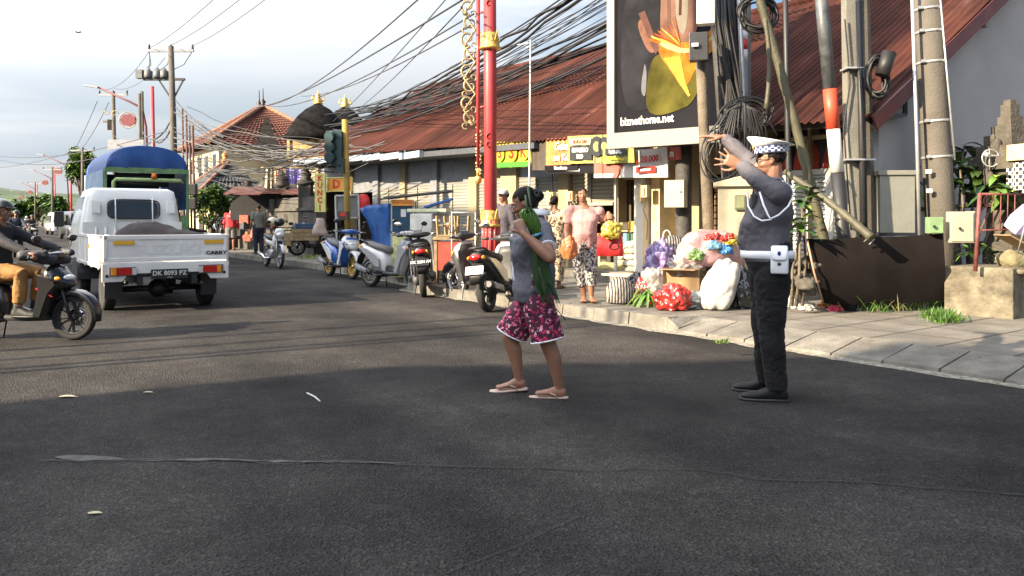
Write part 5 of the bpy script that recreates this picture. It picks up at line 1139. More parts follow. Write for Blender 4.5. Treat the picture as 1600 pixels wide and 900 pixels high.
m = MB(); tb(m, .02, 2.30, -HW + .02, HW - .02, .60, .66); bedo = m.build('bed_floor', TW, TR, bevel=.004)
zt = 1.02
for y in (-1, 1):
    m = MB(); tb(m, .03, 2.28, y * HW - .02, y * HW + .02, .60, zt)
    for x in (.1, .75, 1.4, 2.0): tb(m, x, x + .04, y * HW - .03, y * HW + .03, .58, zt)
    tb(m, .03, 2.28, y * HW - .032, y * HW + .032, zt - .03, zt + .012); tb(m, .03, 2.28, y * HW - .03, y * HW + .03, .60, .64); o = m.build('bed_side', TW, TR, bevel=.004)
    m = MB(); m.box((1.0, y * (HW + .03), .87), (.07, .012, .05)); m.build('marker_lamp', AMB, o)
m = MB(); tb(m, -.022, .022, -HW + .015, HW - .015, .68, zt)
for y0, y1, z0, z1 in ((-HW + .02, HW - .02, zt - .05, zt + .010), (-HW + .02, HW - .02, .68, .73), (-HW + .02, -HW + .07, .7, zt), (HW - .07, HW - .02, .7, zt)): tb(m, -.034, .034, y0, y1, z0, z1)
tg = m.build('tailgate', TW, TR, bevel=.006)
put_text('CARRY', .065, BLACKP, tg, WM[TR.name] @ Vector((-.037, -.70, .775)), WM[TR.name].to_3x3() @ Vector((0, -1, 0)), (0, 0, 1), bold=.003, sx=1.35)
put_text('SUZUKI', .19, mat('embossed_white', (.70, .70, .70), .35, var=.02, bump=0), tg, WM[TR.name] @ Vector((-.0245, 0, .83)), WM[TR.name].to_3x3() @ Vector((0, -1, 0)), (0, 0, 1), bold=.006, sx=1.35)
for y in (-.66, .60):
    m = MB(); tb(m, -.040, -.030, y - .14, y + .14, .905, .955); m.build('reflector_strip', mat('reflector_yellow', (.75, .40, .02), .35, var=.05), tg)
# rear bumper panel with shaped underside, lamps, plate, flaps
m = MB(); pr = [(-HW, .42), (-.62, .42), (-.54, .52), (.54, .52), (.62, .42), (HW, .42), (HW, .66), (-HW, .66)]
m.prism(pr, (0, 1, 0), (0, 0, 1), -.03, .03, o=(-.005, 0, 0)); rp = m.build('rear_panel', TW, TR, bevel=.006)
for y in (-1, 1):
    m = MB(); m.box((-.045, y * .62, .555), (.03, .36, .115)); o = m.build('tail_light', mat('lamp_housing', (.12, .12, .12), .5), TR, bevel=.006)
    m = MB(); m.box((-.064, y * .60 - .0, .555), (.012, .20, .09)); m.build('red_lens', REDL, o); m = MB(); m.box((-.064, y * .735, .555), (.012, .06, .09)); m.build('amber_lens', AMB, o); m = MB(); m.box((-.064, y * .465, .555), (.012, .06, .09)); m.build('clear_lens', LENS, o)
    m = MB(); m.tube([(-.04, y * .82, .50), (-.032, y * .82, .50)], .022, 12); m.build('bolt_cap', BLACKP, rp)
    m = MB(); m.box((.30, y * .68, .36), (.012, .24, .38)); m.build('mud_flap', BLACKP, TR)
    m = MB(); m.tube([(.02, y * .84, zt + .015), (.02, y * .80, zt + .015), (-.03, y * .74, zt - .01)], .008, 5); m.build('latch', CHROME, tg)
m = MB(); m.box((-.06, -.02, .505), (.012, .52, .13)); pl_ = m.build('number_plate', PLB, TR, bevel=.004)
put_text('DK 8093 PZ', .085, WHITEP, pl_, WM[TR.name] @ Vector((-.0675, -.02, .515)), WM[TR.name].to_3x3() @ Vector((0, -1, 0)), (0, 0, 1), bold=.002)
put_text('12·26', .03, WHITEP, pl_, WM[TR.name] @ Vector((-.0675, -.02, .458)), WM[TR.name].to_3x3() @ Vector((0, -1, 0)), (0, 0, 1))
for x in (.62, 3.05):
    for y in (-1, 1):
        m = MB(); Rw = .285; w = .165; m.lathe([(Rw - .09, -w * .45), (Rw - .02, -w * .5), (Rw, -w * .38), (Rw, w * .38), (Rw - .02, w * .5), (Rw - .09, w * .45)], (x, y * .71, Rw), 28, 'Y'); o = m.build('wheel', RUB, TR)
        m = MB(); m.lathe([(.02, y * .05), (.07, y * .055), (.10, y * .02), (.17, y * .03), (.195, y * .075), (.195, -y * .05), (.02, -y * .05)], (x, y * .71, Rw), 22, 'Y'); m.build('rim', mat('steel_rim', (.45, .45, .46), .4, .5), o)
# cab: back wall, roof, doors, glass
xb = 2.42; m = MB()
def cs(z, w, x0, x1): return ((0 + (x0 + x1) / 2, 0, z), (0, w, 0), ((x1 - x0) / 2, 0, 0), 9)
m.loft([cs(.55, .80, xb, 4.05), cs(.85, .84, xb - .01, 4.10), cs(1.10, .835, xb, 3.95), cs(1.55, .755, xb + .05, 3.50), cs(1.70, .71, xb + .09, 3.30), cs(1.745, .62, xb + .18, 3.2)], 44, 9); cab = m.build('cab', TW, TR, smooth=True)
m = MB(); tb(m, xb + .0, xb + .10, -.80, .80, .62, 1.2); m.build('lower_back', TW, cab)
GLS = mat('tinted_glass', (.015, .018, .022), .05, var=0, bump=0, spec=.8)
Rt = Matrix.Rotation(R(7), 3, 'Y')
m = MB(); m.loft([((xb + .015, 0, 1.405), (0, .40, 0), Rt @ Vector((0, 0, .135)), 5), ((xb + .05, 0, 1.405), (0, .40, 0), Rt @ Vector((0, 0, .135)), 5)], 36, 5)
for v in m.v: v.x -= .012
wnd = m.build('rear_window', GLS, cab); m = MB(); ring_ = [(Vector((xb - .006, .42 * math.copysign(abs(math.cos(a)) ** .4, math.cos(a)), 0)) + Rt @ Vector((0, 0, .15 * math.copysign(abs(math.sin(a)) ** .4, math.sin(a)))) + Vector((0, 0, 1.405))) for a in [i * math.pi / 24 for i in range(49)]]
m.tube(ring_, .014, 6, False); m.build('window_seal', BLACKP, wnd)
for y in (-.30, .30):
    m = MB(); m.tube([(xb - .05, y, 1.02), (xb - .035, y, 1.28), (xb + .0, y, 1.60)], .011, 6); m.tube([(xb - .05, y, 1.03), (xb - .04, y - .03, 1.0), (xb - .04, y + .03, 1.0)], .012, 5); m.build('guard_bar', TW, cab)
for i in range(9):
    y = -.60 + i * .15; m = MB(); m.loft([((xb - .012, y, .80), (0, .022, 0), (.012, 0, 0)), ((xb - .012, y, 1.12), (0, .022, 0), (.012, 0, 0))], 10); m.build('pressed_rib', TW, cab)
for y in (-.62, .62): m = MB(); m.box((xb + .005, y * .98, 1.44), (.03, .15, .20), rot=Rt); m.build('vent_cover', TW, cab, bevel=.012)
for y in (-1, 1):
    m = MB(); m.prism([(xb + .30, 1.10), (3.85, 1.10), (3.45, 1.60), (xb + .28, 1.60)], (1, 0, 0), (0, 0, 1), 0, .02, o=(0, y * .805 - .01, 0)); 
    for v in m.v: v.y -= y * max(0, v.z - 1.1) * .14; v.y += y * .028
    m.build('side_window', GLS, cab)
    m = MB(); m.prism([(xb + .16, .62), (3.75, .60), (3.92, 1.06), (xb + .20, 1.06)], (1, 0, 0), (0, 0, 1), 0, .02, o=(0, y * .845 - .01, 0)); d_ = m.build('door', TW, cab, bevel=.006); m = MB(); m.box((xb + .35, y * .865, .98), (.14, .02, .04)); m.build('handle', BLACKP, d_)
    m = MB(); m.tube([(3.75, y * .84, 1.15), (3.78, y * 1.0, 1.20)], .014, 6); mr = m.build('wing_mirror', BLACKP, cab); m = MB(); m.box((3.76, y * 1.02, 1.25), (.05, .16, .26)); m.build('mirror_head', BLACKP, mr, bevel=.02)
m = MB(); m.prism([(3.0 + math.cos(a) * .36, .30 + math.sin(a) * .34) for a in [i * math.pi / 10 for i in range(11)]], (1, 0, 0), (0, 0, 1), -.86, .86, nrm=Vector((0, 1, 0))); m.build('wheel_arch', BLACKP, cab)
# load under a dark sheet
m = MB(); LM = WM[TR.name]
m.ell(LM @ Vector((1.5, -.05, .93)), (.5, .36, .27), 18, 10); m.ell(LM @ Vector((1.3, -.42, .90)), (.5, .34, .19), 18, 10); m.ell(LM @ Vector((1.2, -.66, .87)), (.45, .17, .17), 14, 8); m.ell(LM @ Vector((1.4, .22, .86)), (.5, .2, .16), 14, 8)
sh_ = thing('load_sheet', 'dark brown sheet heaped over the load in the white pickup bed', 'sheet', LM @ Vector((1.3, 0, .66)))
blob(m, 'sheet', mat('sheet_brown', (.045, .035, .035), .9, bump=.6, bs=8), sh_, .03, 4, disp=.035, dscale=5)

# ================================================================== the covered truck in front of it
CT = thing('covered_truck', 'truck with blue tarpaulin hood over a green frame, ahead of the white pickup', 'truck')
t0 = P(230, 300, 21.6); t0.z = 0; place(CT, t0, STREET); CT.scale = (1, 1, 1.05); WM[CT.name] = Matrix.LocRotScale(t0, CT.rotation_euler, Vector((1, 1, 1.05)))
TARP = mat('blue_tarp', (.018, .075, .26), .5, var=.2, vs=2, bump=.8, bs=5); TARPG = mat('faded_tarp', (.20, .28, .38), .6, var=.2, vs=2, bump=.8, bs=5)
m = MB(); n = 18; xs = [0, .5, 1.2, 2.0, 2.8, 3.4, 3.6]; rings = []
for xi, x in enumerate(xs):
    k_ = .93 if xi in (0, len(xs) - 1) else 1; r_ = []
    for i in range(n + 1):
        a = math.pi * i / n; y = 1.03 * math.cos(a); z = 2.45 + (.68 * math.sin(a) ** .8) * k_ + .02 * noise.noise(Vector((x * 2, i * .5, 3)))
        r_.append(Vector((x, math.copysign(abs(y) ** .85, y) if y else 0, z)))
    r_ = [Vector((x, 1.05, 1.45))] + r_ + [Vector((x, -1.05, 1.45))]; rings.append(r_)
vs_ = [v for r_ in rings for v in r_]; w_ = len(rings[0]); m.add(vs_, [(i * w_ + j, i * w_ + j + 1, (i + 1) * w_ + j + 1, (i + 1) * w_ + j) for i in range(len(xs) - 1) for j in range(w_ - 1)], True)
hood = m.build('tarpaulin', [TARP], CT)
m = MB(); bk_ = [Vector((-.03, v.y * 1.0, v.z)) for v in rings[0][1:-1]]; low = [Vector((-.10 - .03 * math.sin(i * 1.3), v.y * .98, 2.50 + .05 * math.cos(i * .9) * 0)) for i, v in enumerate(bk_)]
mid_ = [a.lerp(b, .5) + Vector((-.06, 0, .02)) for a, b in zip(bk_, low)]
m.add(bk_ + mid_ + low, [(j, j + 1, len(bk_) + j + 1, len(bk_) + j) for j in range(len(bk_) - 1)] + [(len(bk_) + j, len(bk_) + j + 1, 2 * len(bk_) + j + 1, 2 * len(bk_) + j) for j in range(len(bk_) - 1)], True)
m.build('rear_curtain', TARP, CT)
m = MB(); 
for y in (-1, 1): m.box((1.8, y * 1.065, 1.95), (3.6, .02, 1.0)); m.build('side_curtain', TARPG, CT) if y > 0 else None
GRN = mat('green_frame', (.16, .30, .13), .6, var=.2, dirt=.5)
m = MB(); m.box((-.09, 0, 2.45), (.06, 2.1, .13)); m.build('cross_beam', GRN, CT)
for y in (-1, 1): m = MB(); m.box((-.05, y * 1.02, 1.75), (.06, .06, 1.5)); m.build('corner_post', GRN, CT)
m = MB(); m.box((1.8, 0, 1.05), (3.7, 2.12, .5)); m.build('bed', GRN, CT); m = MB(); m.box((3.5, 0, 1.9), (.05, 2.0, 1.2)); m.build('front_board', mat('dark_blue', (.03, .06, .12)), CT)
m = MB(); m.tube([(-.2, -.85, 2.14), (-.24, -.80, 2.20), (-.24, .80, 2.20), (-.2, .85, 2.14), (-.2, .87, 1.6)], .05, 8); m.build('hoop', mat('green_pale', (.40, .52, .22), .5), CT)
m = MB(); m.tube([(.3, -.75, 2.30), (.3, .75, 2.30)], .10, 12); m.tube([(.3, -.6, 2.12), (.3, .7, 2.12)], .07, 12); m.build('rolled_mat', BLACKP, CT)
m = MB(); m.lathe([(.08, 0), (.07, .08), (.05, .13), (.01, .14)], (-.26, -.12, 2.24), 12); m.build('beacon', mat('orange_beacon', (.75, .20, .02), .3), CT)
for x in (.6, 4.4):
    for y in (-1, 1): m = MB(); m.lathe([(.2, -.12), (.42, -.12), (.44, -.05), (.44, .05), (.42, .12), (.2, .12)], (x, y * .85, .44), 20, 'Y'); m.build('wheel', RUB, CT)
m = MB(); m.loft([((4.5, 0, .6), (0, .95, 0), (.8, 0, 0), 6), ((4.5, 0, 1.5), (0, .95, 0), (.8, 0, 0), 6), ((4.4, 0, 2.1), (0, .85, 0), (.6, 0, 0), 6), ((4.4, 0, 2.2), (0, .75, 0), (.5, 0, 0), 6)], 20, 6); m.build('cab', mat('cab_green', (.10, .2, .12), .5), CT)
m = MB(); m.box((1.9, 0, .62), (5.4, .7, .2)); m.build('chassis', BLACKP, CT)

# ================================================================== oncoming traffic
def car(name, label, cat, loc, rz, c, L_=4.2, W_=1.68, H_=1.85, box=True, group='oncoming vehicles in the far traffic', plate=False):
    T = thing(name, label, cat, (0, 0, 0), 0, group); p = mat('tinted_glass', (0, 0, 0)); w = W_ / 2; h1 = H_ * .55
    m = MB(); m.loft([((-L_ / 2, 0, .55), (0, w * .9, 0), (0, 0, .22), 5), ((-L_ / 2 + .1, 0, h1 * .62), (0, w, 0), (0, 0, h1 * .38), 5), ((L_ / 2 - .5, 0, h1 * .62), (0, w, 0), (0, 0, h1 * .38), 5), ((L_ / 2 - .08, 0, h1 * .55), (0, w * .95, 0), (0, 0, h1 * .30), 5), ((L_ / 2, 0, h1 * .5), (0, w * .8, 0), (0, 0, h1 * .2), 5)], 20, 5); b = m.build('body', c, T, smooth=True)
    fx = L_ / 2 - (.35 if box else 1.1); m = MB()
    m.loft([((-.1, 0, h1 * .95), (0, w * .97, 0), (L_ / 2 - .1, 0, 0), 6), ((fx / 2 - L_ / 4, 0, H_ * .93), (0, w * .84, 0), ((fx + L_ / 2) / 2 - .15, 0, 0), 6), ((fx / 2 - L_ / 4, 0, H_), (0, w * .74, 0), ((fx + L_ / 2) / 2 - .35, 0, 0), 6)], 20, 6); m.build('roof', c, T, smooth=True)
    zt_ = H_ * .9; m = MB(); m.add([(fx + .12, -w * .86, h1 + .04), (fx + .12, w * .86, h1 + .04), (fx - .12, w * .76, zt_), (fx - .12, -w * .76, zt_), (fx + .02, -w * .86, h1 + .04), (fx + .02, w * .86, h1 + .04), (fx - .2, w * .76, zt_), (fx - .2, -w * .76, zt_)], [(0, 1, 2, 3), (7, 6, 5, 4), (0, 4, 5, 1), (2, 6, 7, 3), (1, 5, 6, 2), (3, 7, 4, 0)])
    m.v = [v + Vector((.10, 0, 0)) for v in m.v]; m.build('windscreen', GLS, T)
    for y in (-1, 1):
        m = MB(); m.ell((L_ / 2 - .06, y * w * .70, h1 * .72), (.06, .17, .09), 10, 6); m.build('headlight', LENS, T); m = MB(); m.box((-.2, y * w * .94, H_ * .75), (L_ * .55, .06, H_ * .24)); m.build('side_window', GLS, T)
        m = MB(); m.box((fx + .05, y * (w + .12), h1 + .12), (.08, .2, .16)); m.build('wing_mirror', c, T)
        for x in (L_ * .31, -L_ * .31): m = MB(); m.lathe([(.1, -.1), (.3, -.1), (.32, 0), (.3, .1), (.1, .1)], (x, y * (w - .08), .32), 16, 'Y'); m.build('wheel', RUB, T)
    m = MB(); m.box((L_ / 2 + .0, 0, .58), (.04, w * 1.1, .22)); m.build('grille', BLACKP, T)
    if plate: m = MB(); m.box((L_ / 2 + .03, .1, .62), (.02, .5, .16)); m.build('number_plate', PLW, T)
    place(T, loc, rz); return T
STB = STREET + math.pi + .05
p = G(100, 374.5); car('van', 'black van with dark windscreen coming towards the camera', 'van', (p.x, p.y + 1.6, 0), STB, BLK, plate=True)
p = G(72, 367); car('van', 'white van coming up behind the black van', 'van', (p.x, p.y + 2, 0), STB, WHT, box=True, W_=1.7, H_=1.95)
p = G(37, 361); car('car', 'small white car at the left in the far traffic', 'car', (p.x, p.y, 0), STB, WHT, 3.8, 1.65, 1.45, False)
p = G(56, 362); car('car', 'grey car half hidden behind the white van', 'car', (p.x, p.y + 4, 0), STB, GRY, 4, 1.7, 1.6, False)
p = G(15, 357); car('car', 'dark car furthest left in the far traffic', 'car', (p.x, p.y, 0), STB, GRY, 4, 1.7, 1.55, False)
p = G(51, 377); sf = far_scooter((p.x, p.y, 0), STB + .1, 'oncoming scooter with a bright headlight left of the white van')
def rider(loc, ang, label, cloth, hm=BLK):
    H = 1.6; J = base_joints(loc, H, ang); f, l = J['f'], J['l']; o = Vector(loc)
    def q(x, y, z): return o + f * x + l * y + Z * z
    J['pelvis'] = q(-.25, 0, .84); J['waist'] = q(-.24, 0, .96); J['chest'] = q(-.20, 0, 1.13); J['neck'] = q(-.18, 0, 1.32); J['head'] = q(-.15, 0, 1.45)
    for n, s_ in (('L', 1), ('R', -1)):
        J['sh' + n] = q(-.18, s_ * .17, 1.26); J['el' + n] = q(.05, s_ * .27, 1.08); J['wr' + n] = q(.26, s_ * .31, 1.02); J['hip' + n] = q(-.22, s_ * .09, .82); J['kn' + n] = q(.16, s_ * .17, .74); J['an' + n] = q(.06, s_ * .15, .36); J['toe' + n] = q(.22, s_ * .16, .31)
    T, J, Rm, h = person(label, loc, H, ang, J, top='jacket', topm=cloth, sleeve='long', bottom='trousers', botm=DARKC, hair=None, shoe='boot', shoem=BLACKP, group='riders in the far traffic'); helmet(T, J, Rm, h, hm); return T
rider((p.x, p.y, 0), STB + .1, 'rider in black on the oncoming scooter with a bright headlight', DARKC)
p = G(42, 369); far_scooter((p.x, p.y, 0), STB, 'dark scooter just left of the scooter with the bright headlight'); rider((p.x, p.y, 0), STB, 'rider in khaki behind the rider in black', GREYC, WHT)
p = G(16, 402); far_scooter((p.x, p.y + .3, 0), STB - .15, 'dark scooter coming on behind the ochre-trousered rider'); rider((p.x, p.y + .3, 0), STB - .15, 'rider in navy just behind the ochre-trousered rider', NAVY, BLK)
# ================================================================== poles and things on the right
CONC = mat('pole_concrete', (.085, .075, .062), .85, var=.25, vs=3, bump=.4, bs=40, dirt=.5, dcol=(.12, .105, .085)); CONCL = mat('pale_concrete', (.155, .15, .13), .85, var=.2, vs=3, bump=.4, bs=40, dirt=.35, dcol=(.14, .12, .09))
WOODP = mat('weathered_wood', (.12, .095, .068), .85, var=.35, vs=7, bump=.7, bs=30, dirt=.4, dcol=(.10, .085, .06)); DKWOOD = mat('tarred_wood', (.045, .042, .038), .75, var=.4, vs=6, bump=.6, bs=30)
BAMB = mat('bamboo', (.062, .058, .034), .6, var=.3, vs=5, bump=.3, dirt=.4, dcol=(.10, .09, .05)); STEEL = mat('galvanised', (.50, .50, .50), .4, .6, var=.15, bump=.05); CBL = mat('cable_black', (.012, .012, .013), .55, var=.1, bump=0); CBG = mat('cable_grey', (.08, .078, .075), .6, var=.2, bump=0)
CABI = mat('cabinet_cream', (.38, .34, .24), .6, var=.08, dirt=.3, dcol=(.35, .28, .18)); CABG = mat('cabinet_grey', (.17, .17, .145), .6, var=.08)
ORG = mat('pole_orange', (.52, .06, .025), .5, var=.08, dirt=.15)
def pole(name, label, a, b, r0, r1, m, cat='pole', group=None, n=14, nodes=0):
    a = Vector(a); b = Vector(b); T = thing(name, label, cat, a, 0, group); mb = MB()
    if nodes:
        pts, rs = [], []
        for i in range(nodes * 4 + 1):
            t = i / (nodes * 4); q = a.lerp(b, t) + Vector((math.sin(t * 3.1) * .05, 0, 0)); pts.append(q); rs.append((r0 + (r1 - r0) * t) * (1.12 if i % 4 == 0 else .98))
        mb.tube(pts, rs, n)
    else: mb.tube([a, a.lerp(b, .33), a.lerp(b, .66), b], [r0, r0 + (r1 - r0) * .33, r0 + (r1 - r0) * .66, r1], n)
    mb.build('shaft', m, T, True); return T
def band(T, a, b, t, r, m=STEEL, h=.03):
    q = Vector(a).lerp(Vector(b), t); d = (Vector(b) - Vector(a)).normalized(); mb = MB(); mb.tube([q - d * h / 2, q + d * h / 2], r, 16); o = mb.build('band', m, T, True)
    mb = MB(); mb.box(q + Vector((-.9 * r, -.7 * r, 0)), (.05, .03, .035)); mb.build('clamp', m, o, True)
def gz(px, Y): return Vector(((px - 800) / F * Y, Y, .13))
# large round concrete pole
a, b = gz(1478, 10.1), P(1446, -40, 10.1)
T = pole('utility_pole', 'thick round concrete pole with steel bands standing right of the dark metal sheet', a, b, .185, .155, CONC, n=20)
for y_ in (15, 50, 97, 188, 243): t = (475 - y_) / (475 + 40); band(T, a, b, t, .158 + .028 * (1 - t) + .006)
mb = MB(); mb.tube([P(1437, 372, 9.95), P(1432, 200, 9.95), P(1424, -40, 9.95)], .022, 8); mb.build('conduit', STEEL, T, True)
mb = MB(); mb.tube([P(1492, 250, 9.95), P(1480, 120, 9.95), P(1466, -40, 9.95)], .012, 6); mb.build('cable', STEEL, T, True)
for px, py in ((1451, 268), (1452, 298)): mb = MB(); mb.box(P(px, py, 9.93), (.06, .03, .05)); mb.build('tag', WHITEP, T, True)
# paired square concrete pole with dark pipe
a, b = gz(1334, 10.2), P(1326, -40, 10.2); T = thing('utility_pole', 'square pale concrete pole beside a dark pipe, right of the orange and white pole', 'pole', a)
mb = MB(); mb.bar(a, b, .155, .15); mb.build('shaft', CONCL, T, True, bevel=.012)
mb = MB(); mb.bar(gz(1362, 10.25), P(1349, -40, 10.25), .115, .10); mb.build('side_post', CONC, T, True)
mb = MB(); mb.tube([gz(1351, 10.05), P(1346, 180, 10.05), P(1341, -40, 10.05)], .040, 10); mb.build('pipe', BLACKP, T, True)
for y_ in (108, 250): mb = MB(); mb.box(P(1340, y_, 10.12), (.36, .22, .02)); mb.build('band', STEEL, T, True)
mb = MB(); mb.tube([P(1320, 30, 10.08), P(1328, 130, 10.08), P(1318, 200, 10.08), P(1330, 360, 10.06)], .010, 5); mb.build('cable', CBL, T, True)
# black pole with orange and white bands
a, b = gz(1328, 9.6), P(1278, -60, 9.6); T = thing('striped_pole', 'black steel pole with an orange and a white painted band, leaning left', 'pole', a)
def seg(y0, y1, r, m, nm='shaft'):
    t0_, t1_ = [(480 - y) / 540 for y in (y0, y1)]; mb = MB(); mb.tube([a.lerp(b, t0_), a.lerp(b, t1_)], r, 16); mb.build(nm, m, T, True)
seg(480, 265, .075, BLACKP); seg(265, 199, .0785, WHITEP, 'white_band'); seg(199, 137, .0785, ORG, 'orange_band'); seg(137, -60, .075, mat('greyed_black', (.07, .075, .08), .45, var=.4, vs=9), 'upper_shaft')
# leaning green-brown poles and bamboo
T = pole('leaning_pole', 'curved greenish wooden pole leaning left behind the officer', gz(1312, 9.9), P(1172, -50, 9.9), .062, .05, BAMB, nodes=9)
T = pole('leaning_pole', 'bamboo pole propped at a slant between the officer and the black sheet', P(1362, 372, 9.0), P(1226, 268, 9.8), .050, .035, BAMB, nodes=6)
T = pole('thin_pole', 'thin dark steel pole just right of the leaning green pole\'s top', gz(1236, 10.6), P(1226, -60, 10.6), .04, .035, BLACKP, n=10)
T = pole('thin_pole', 'short yellowish wooden batten hanging among the cables', P(1197, 170, 9.7), P(1195, 30, 9.7), .03, .028, BAMB, n=6, nodes=3)
# brown wooden pole with boxes, left of the officer
a, b = gz(1112, 11.0), P(1095, 95, 11.0); T = pole('utility_pole', 'brown weathered wooden pole rising left of the officer\'s raised hand', a, b, .078, .070, WOODP)
t = thing('junction_box', 'black cable junction box on top of the brown wooden pole', 'box', P(1094, 96, 10.8)); mb = MB(); mb.box(P(1092, 74, 10.8), (.25, .16, .38), rz=-.3); mb.build('case', mat('box_black', (.02, .02, .022), .4), t, True, bevel=.01); mb = MB(); mb.box(P(1086, 70, 10.7), (.09, .02, .05), rz=-.3); mb.build('label_plate', STEEL, t, True)
t = thing('junction_box', 'white cable junction box above the black one, on the same poles', 'box', P(1104, 40, 9.1)); mb = MB(); mb.box(P(1103, 14, 9.1), (.20, .14, .36), rz=-.3, rot=None); mb.build('case', WHITEP, t, True, bevel=.012); mb = MB(); mb.box(P(1115, 14, 9.08), (.02, .13, .33), rz=-.3); mb.build('fin', STEEL, t, True)
# dark trunk-like pole of the billboard
T = pole('billboard_post', 'thick black post standing below the billboard', gz(1068, 12.9), P(1068, 205, 12.9), .13, .13, DKWOOD)
t = thing('meter_box', 'cream electricity box fixed to the black post under the billboard', 'box', P(1056, 325, 12.7)); mb = MB(); mb.box(P(1056, 303, 12.68), (.32, .2, .43), rz=-.5); mb.build('case', CABI, t, True, bevel=.008); mb = MB(); mb.box(P(1064, 300, 12.54), (.02, .02, .03)); mb.build('lock', BLACKP, t, True)
t = pole('utility_pole', 'dark wooden pole wrapped in cables between the brown pole and the officer\'s head', gz(1150, 11.3), P(1112, -60, 11.3), .085, .075, DKWOOD)
t = pole('thin_pole', 'slim galvanised pole just left of the officer\'s cap', gz(1176, 11.2), P(1152, -60, 11.2), .034, .03, STEEL, n=10)
t = thing('striped_pole', 'thin pole with red and white bands beside the slim galvanised pole', 'pole', gz(1170, 11.4)); 
for i, (y0, y1) in enumerate(((480, 95), (95, 78), (78, 62), (62, 48), (48, 30), (30, -60))): mb = MB(); mb.tube([P(1163 + (y0 - 95) * .01, y0, 11.4), P(1163 + (y1 - 95) * .01, y1, 11.4)], .05, 12); mb.build('band', [GREYST, WHITEP, mat('red_paint', (.45, .03, .03), .5), WHITEP, mat('red_paint', (0, 0, 0)), GREYST][i], t, True)
# cable bundle down the poles and hanging coils
rr = random.Random(11)
T = thing('cable_bundle', 'thick bundle of black cables running down the poles behind the officer', 'cables', P(1135, 240, 9.6))
for i in range(26):
    x0 = 1118 + rr.uniform(-14, 26); x1 = 1148 + rr.uniform(-14, 16); Y = 11.05 + rr.uniform(-.12, .12); yb = rr.choice([150, 190, 235, 235, 300]); mb = MB()
    mb.tube([P(x0, -60, Y), P(x0 + (x1 - x0) * .3 + rr.uniform(-5, 5), 40, Y), P(x0 + (x1 - x0) * .6 + rr.uniform(-6, 6), 110, Y), P(x1 + rr.uniform(-5, 5), 180, Y), P(x1 + rr.uniform(-4, 6), yb, Y)], rr.choice([.012, .016, .022, .03]), 6); mb.build('cable', CBL, T, True)
def coil(label, px, py, Y, rx, ry, n_, r, tilt, seed):
    rr = random.Random(seed); T = thing('cable_coil', label, 'cables', P(px, py + ry, Y), 0, 'coils of spare cable on the poles')
    for i in range(n_):
        mb = MB(); ax = rx * rr.uniform(.7, 1.1) * Y / F; ay = ry * rr.uniform(.75, 1.1) * Y / F; c = P(px + rr.uniform(-.12, .12) * rx, py + rr.uniform(-.12, .12) * ry, Y + rr.uniform(-.06, .06)); t_ = tilt + rr.uniform(-.25, .25)
        pts = []
        for k_ in range(25):
            a_ = 2 * math.pi * k_ / 24; x = math.cos(a_) * ax; z = math.sin(a_) * ay; pts.append(c + Vector((x * math.cos(t_) - z * math.sin(t_), math.sin(a_ * 2 + i) * .04, x * math.sin(t_) + z * math.cos(t_))))
        mb.tube(pts, r, 5); mb.build('loop', CBL, T, True)
coil('large loose cable loops hanging beside the brown wooden pole', 1142, 238, 10.7, 40, 56, 5, .010, -.5, 1)
coil('tangle of cable loops at the middle of the poles', 1165, 180, 10.8, 38, 24, 12, .011, .2, 2)
coil('cable loops at the top among the poles', 1185, 22, 10.0, 30, 26, 10, .013, -.3, 3)
coil('thick black ring of cable on the square concrete pole', 1370, 122, 9.9, 16, 32, 9, .016, .15, 4)
T = thing('cable_tuft', 'drooping tuft of cut black cables behind the officer\'s cap', 'cables', P(1165, 230, 9.4))
for i in range(30):
    mb = MB(); x = rr.uniform(-1, 1); e = rr.uniform(20, 62); mb.tube([P(1160 + 6 * x, 168, 9.4), P(1160 + 26 * x, 160 + 14 * abs(x), 9.4 - .05 * x), P(1160 + 46 * x, 185 + e * .4, 9.4), P(1160 + 50 * x + rr.uniform(-6, 6), 185 + e, 9.42)], .010, 5); mb.build('cable', CBL, T, True)
mb = MB(); mb.tube([P(1378, 118, 9.8), P(1390, 82, 9.8)], .085, 14); solo(mb, 'splice_case', 'black cylindrical cable splice above the thick cable ring', 'cable box', CBL)
# cabinets
T = thing('electric_cabinet', 'cream roadside cabinet with a gabled lid and small window left of the officer', 'cabinet', gz(1155, 10.6))
c = gz(1158, 10.7); mb = MB(); mb.box(c + Z * .83, (.60, .45, 1.42), rz=-.25); mb.build('case', CABI, T, True, bevel=.01)
mb = MB(); mb.prism([(-.36, 0), (.36, 0), (.36, .05), (0, .14), (-.36, .05)], (math.cos(-.25), math.sin(-.25), 0), (0, 0, 1), -.28, .28, o=c + Z * 1.54); mb.build('lid', CABI, T, True, bevel=.008)
mb = MB(); q = c + Vector((-.08, -.245, 1.33)); mb.box(q, (.15, .03, .20), rz=-.25); o = mb.build('window_frame', mat('olive', (.10, .11, .06), .6), T, True, bevel=.03); mb = MB(); mb.box(q + Vector((0, -.016, 0)), (.10, .015, .15), rz=-.25); mb.build('window_glass', mat('olive_glass', (.17, .18, .10), .3), o, True, bevel=.02)
T = thing('electric_cabinet', 'plain grey-green cabinet between the concrete poles', 'cabinet', gz(1396, 10.15)); c = gz(1395, 10.15); mb = MB(); mb.box(c + Z * 1.30, (.42, .32, .72), rz=-.1); mb.build('case', CABG, T, True, bevel=.006); mb = MB(); mb.box(c + Z * 1.69, (.47, .37, .06), rz=-.1); mb.build('lid', CABG, T, True, bevel=.01)
mb = MB(); mb.box(c + Z * .45, (.36, .3, .9), rz=-.1); mb.build('stand', GREYST, T, True)
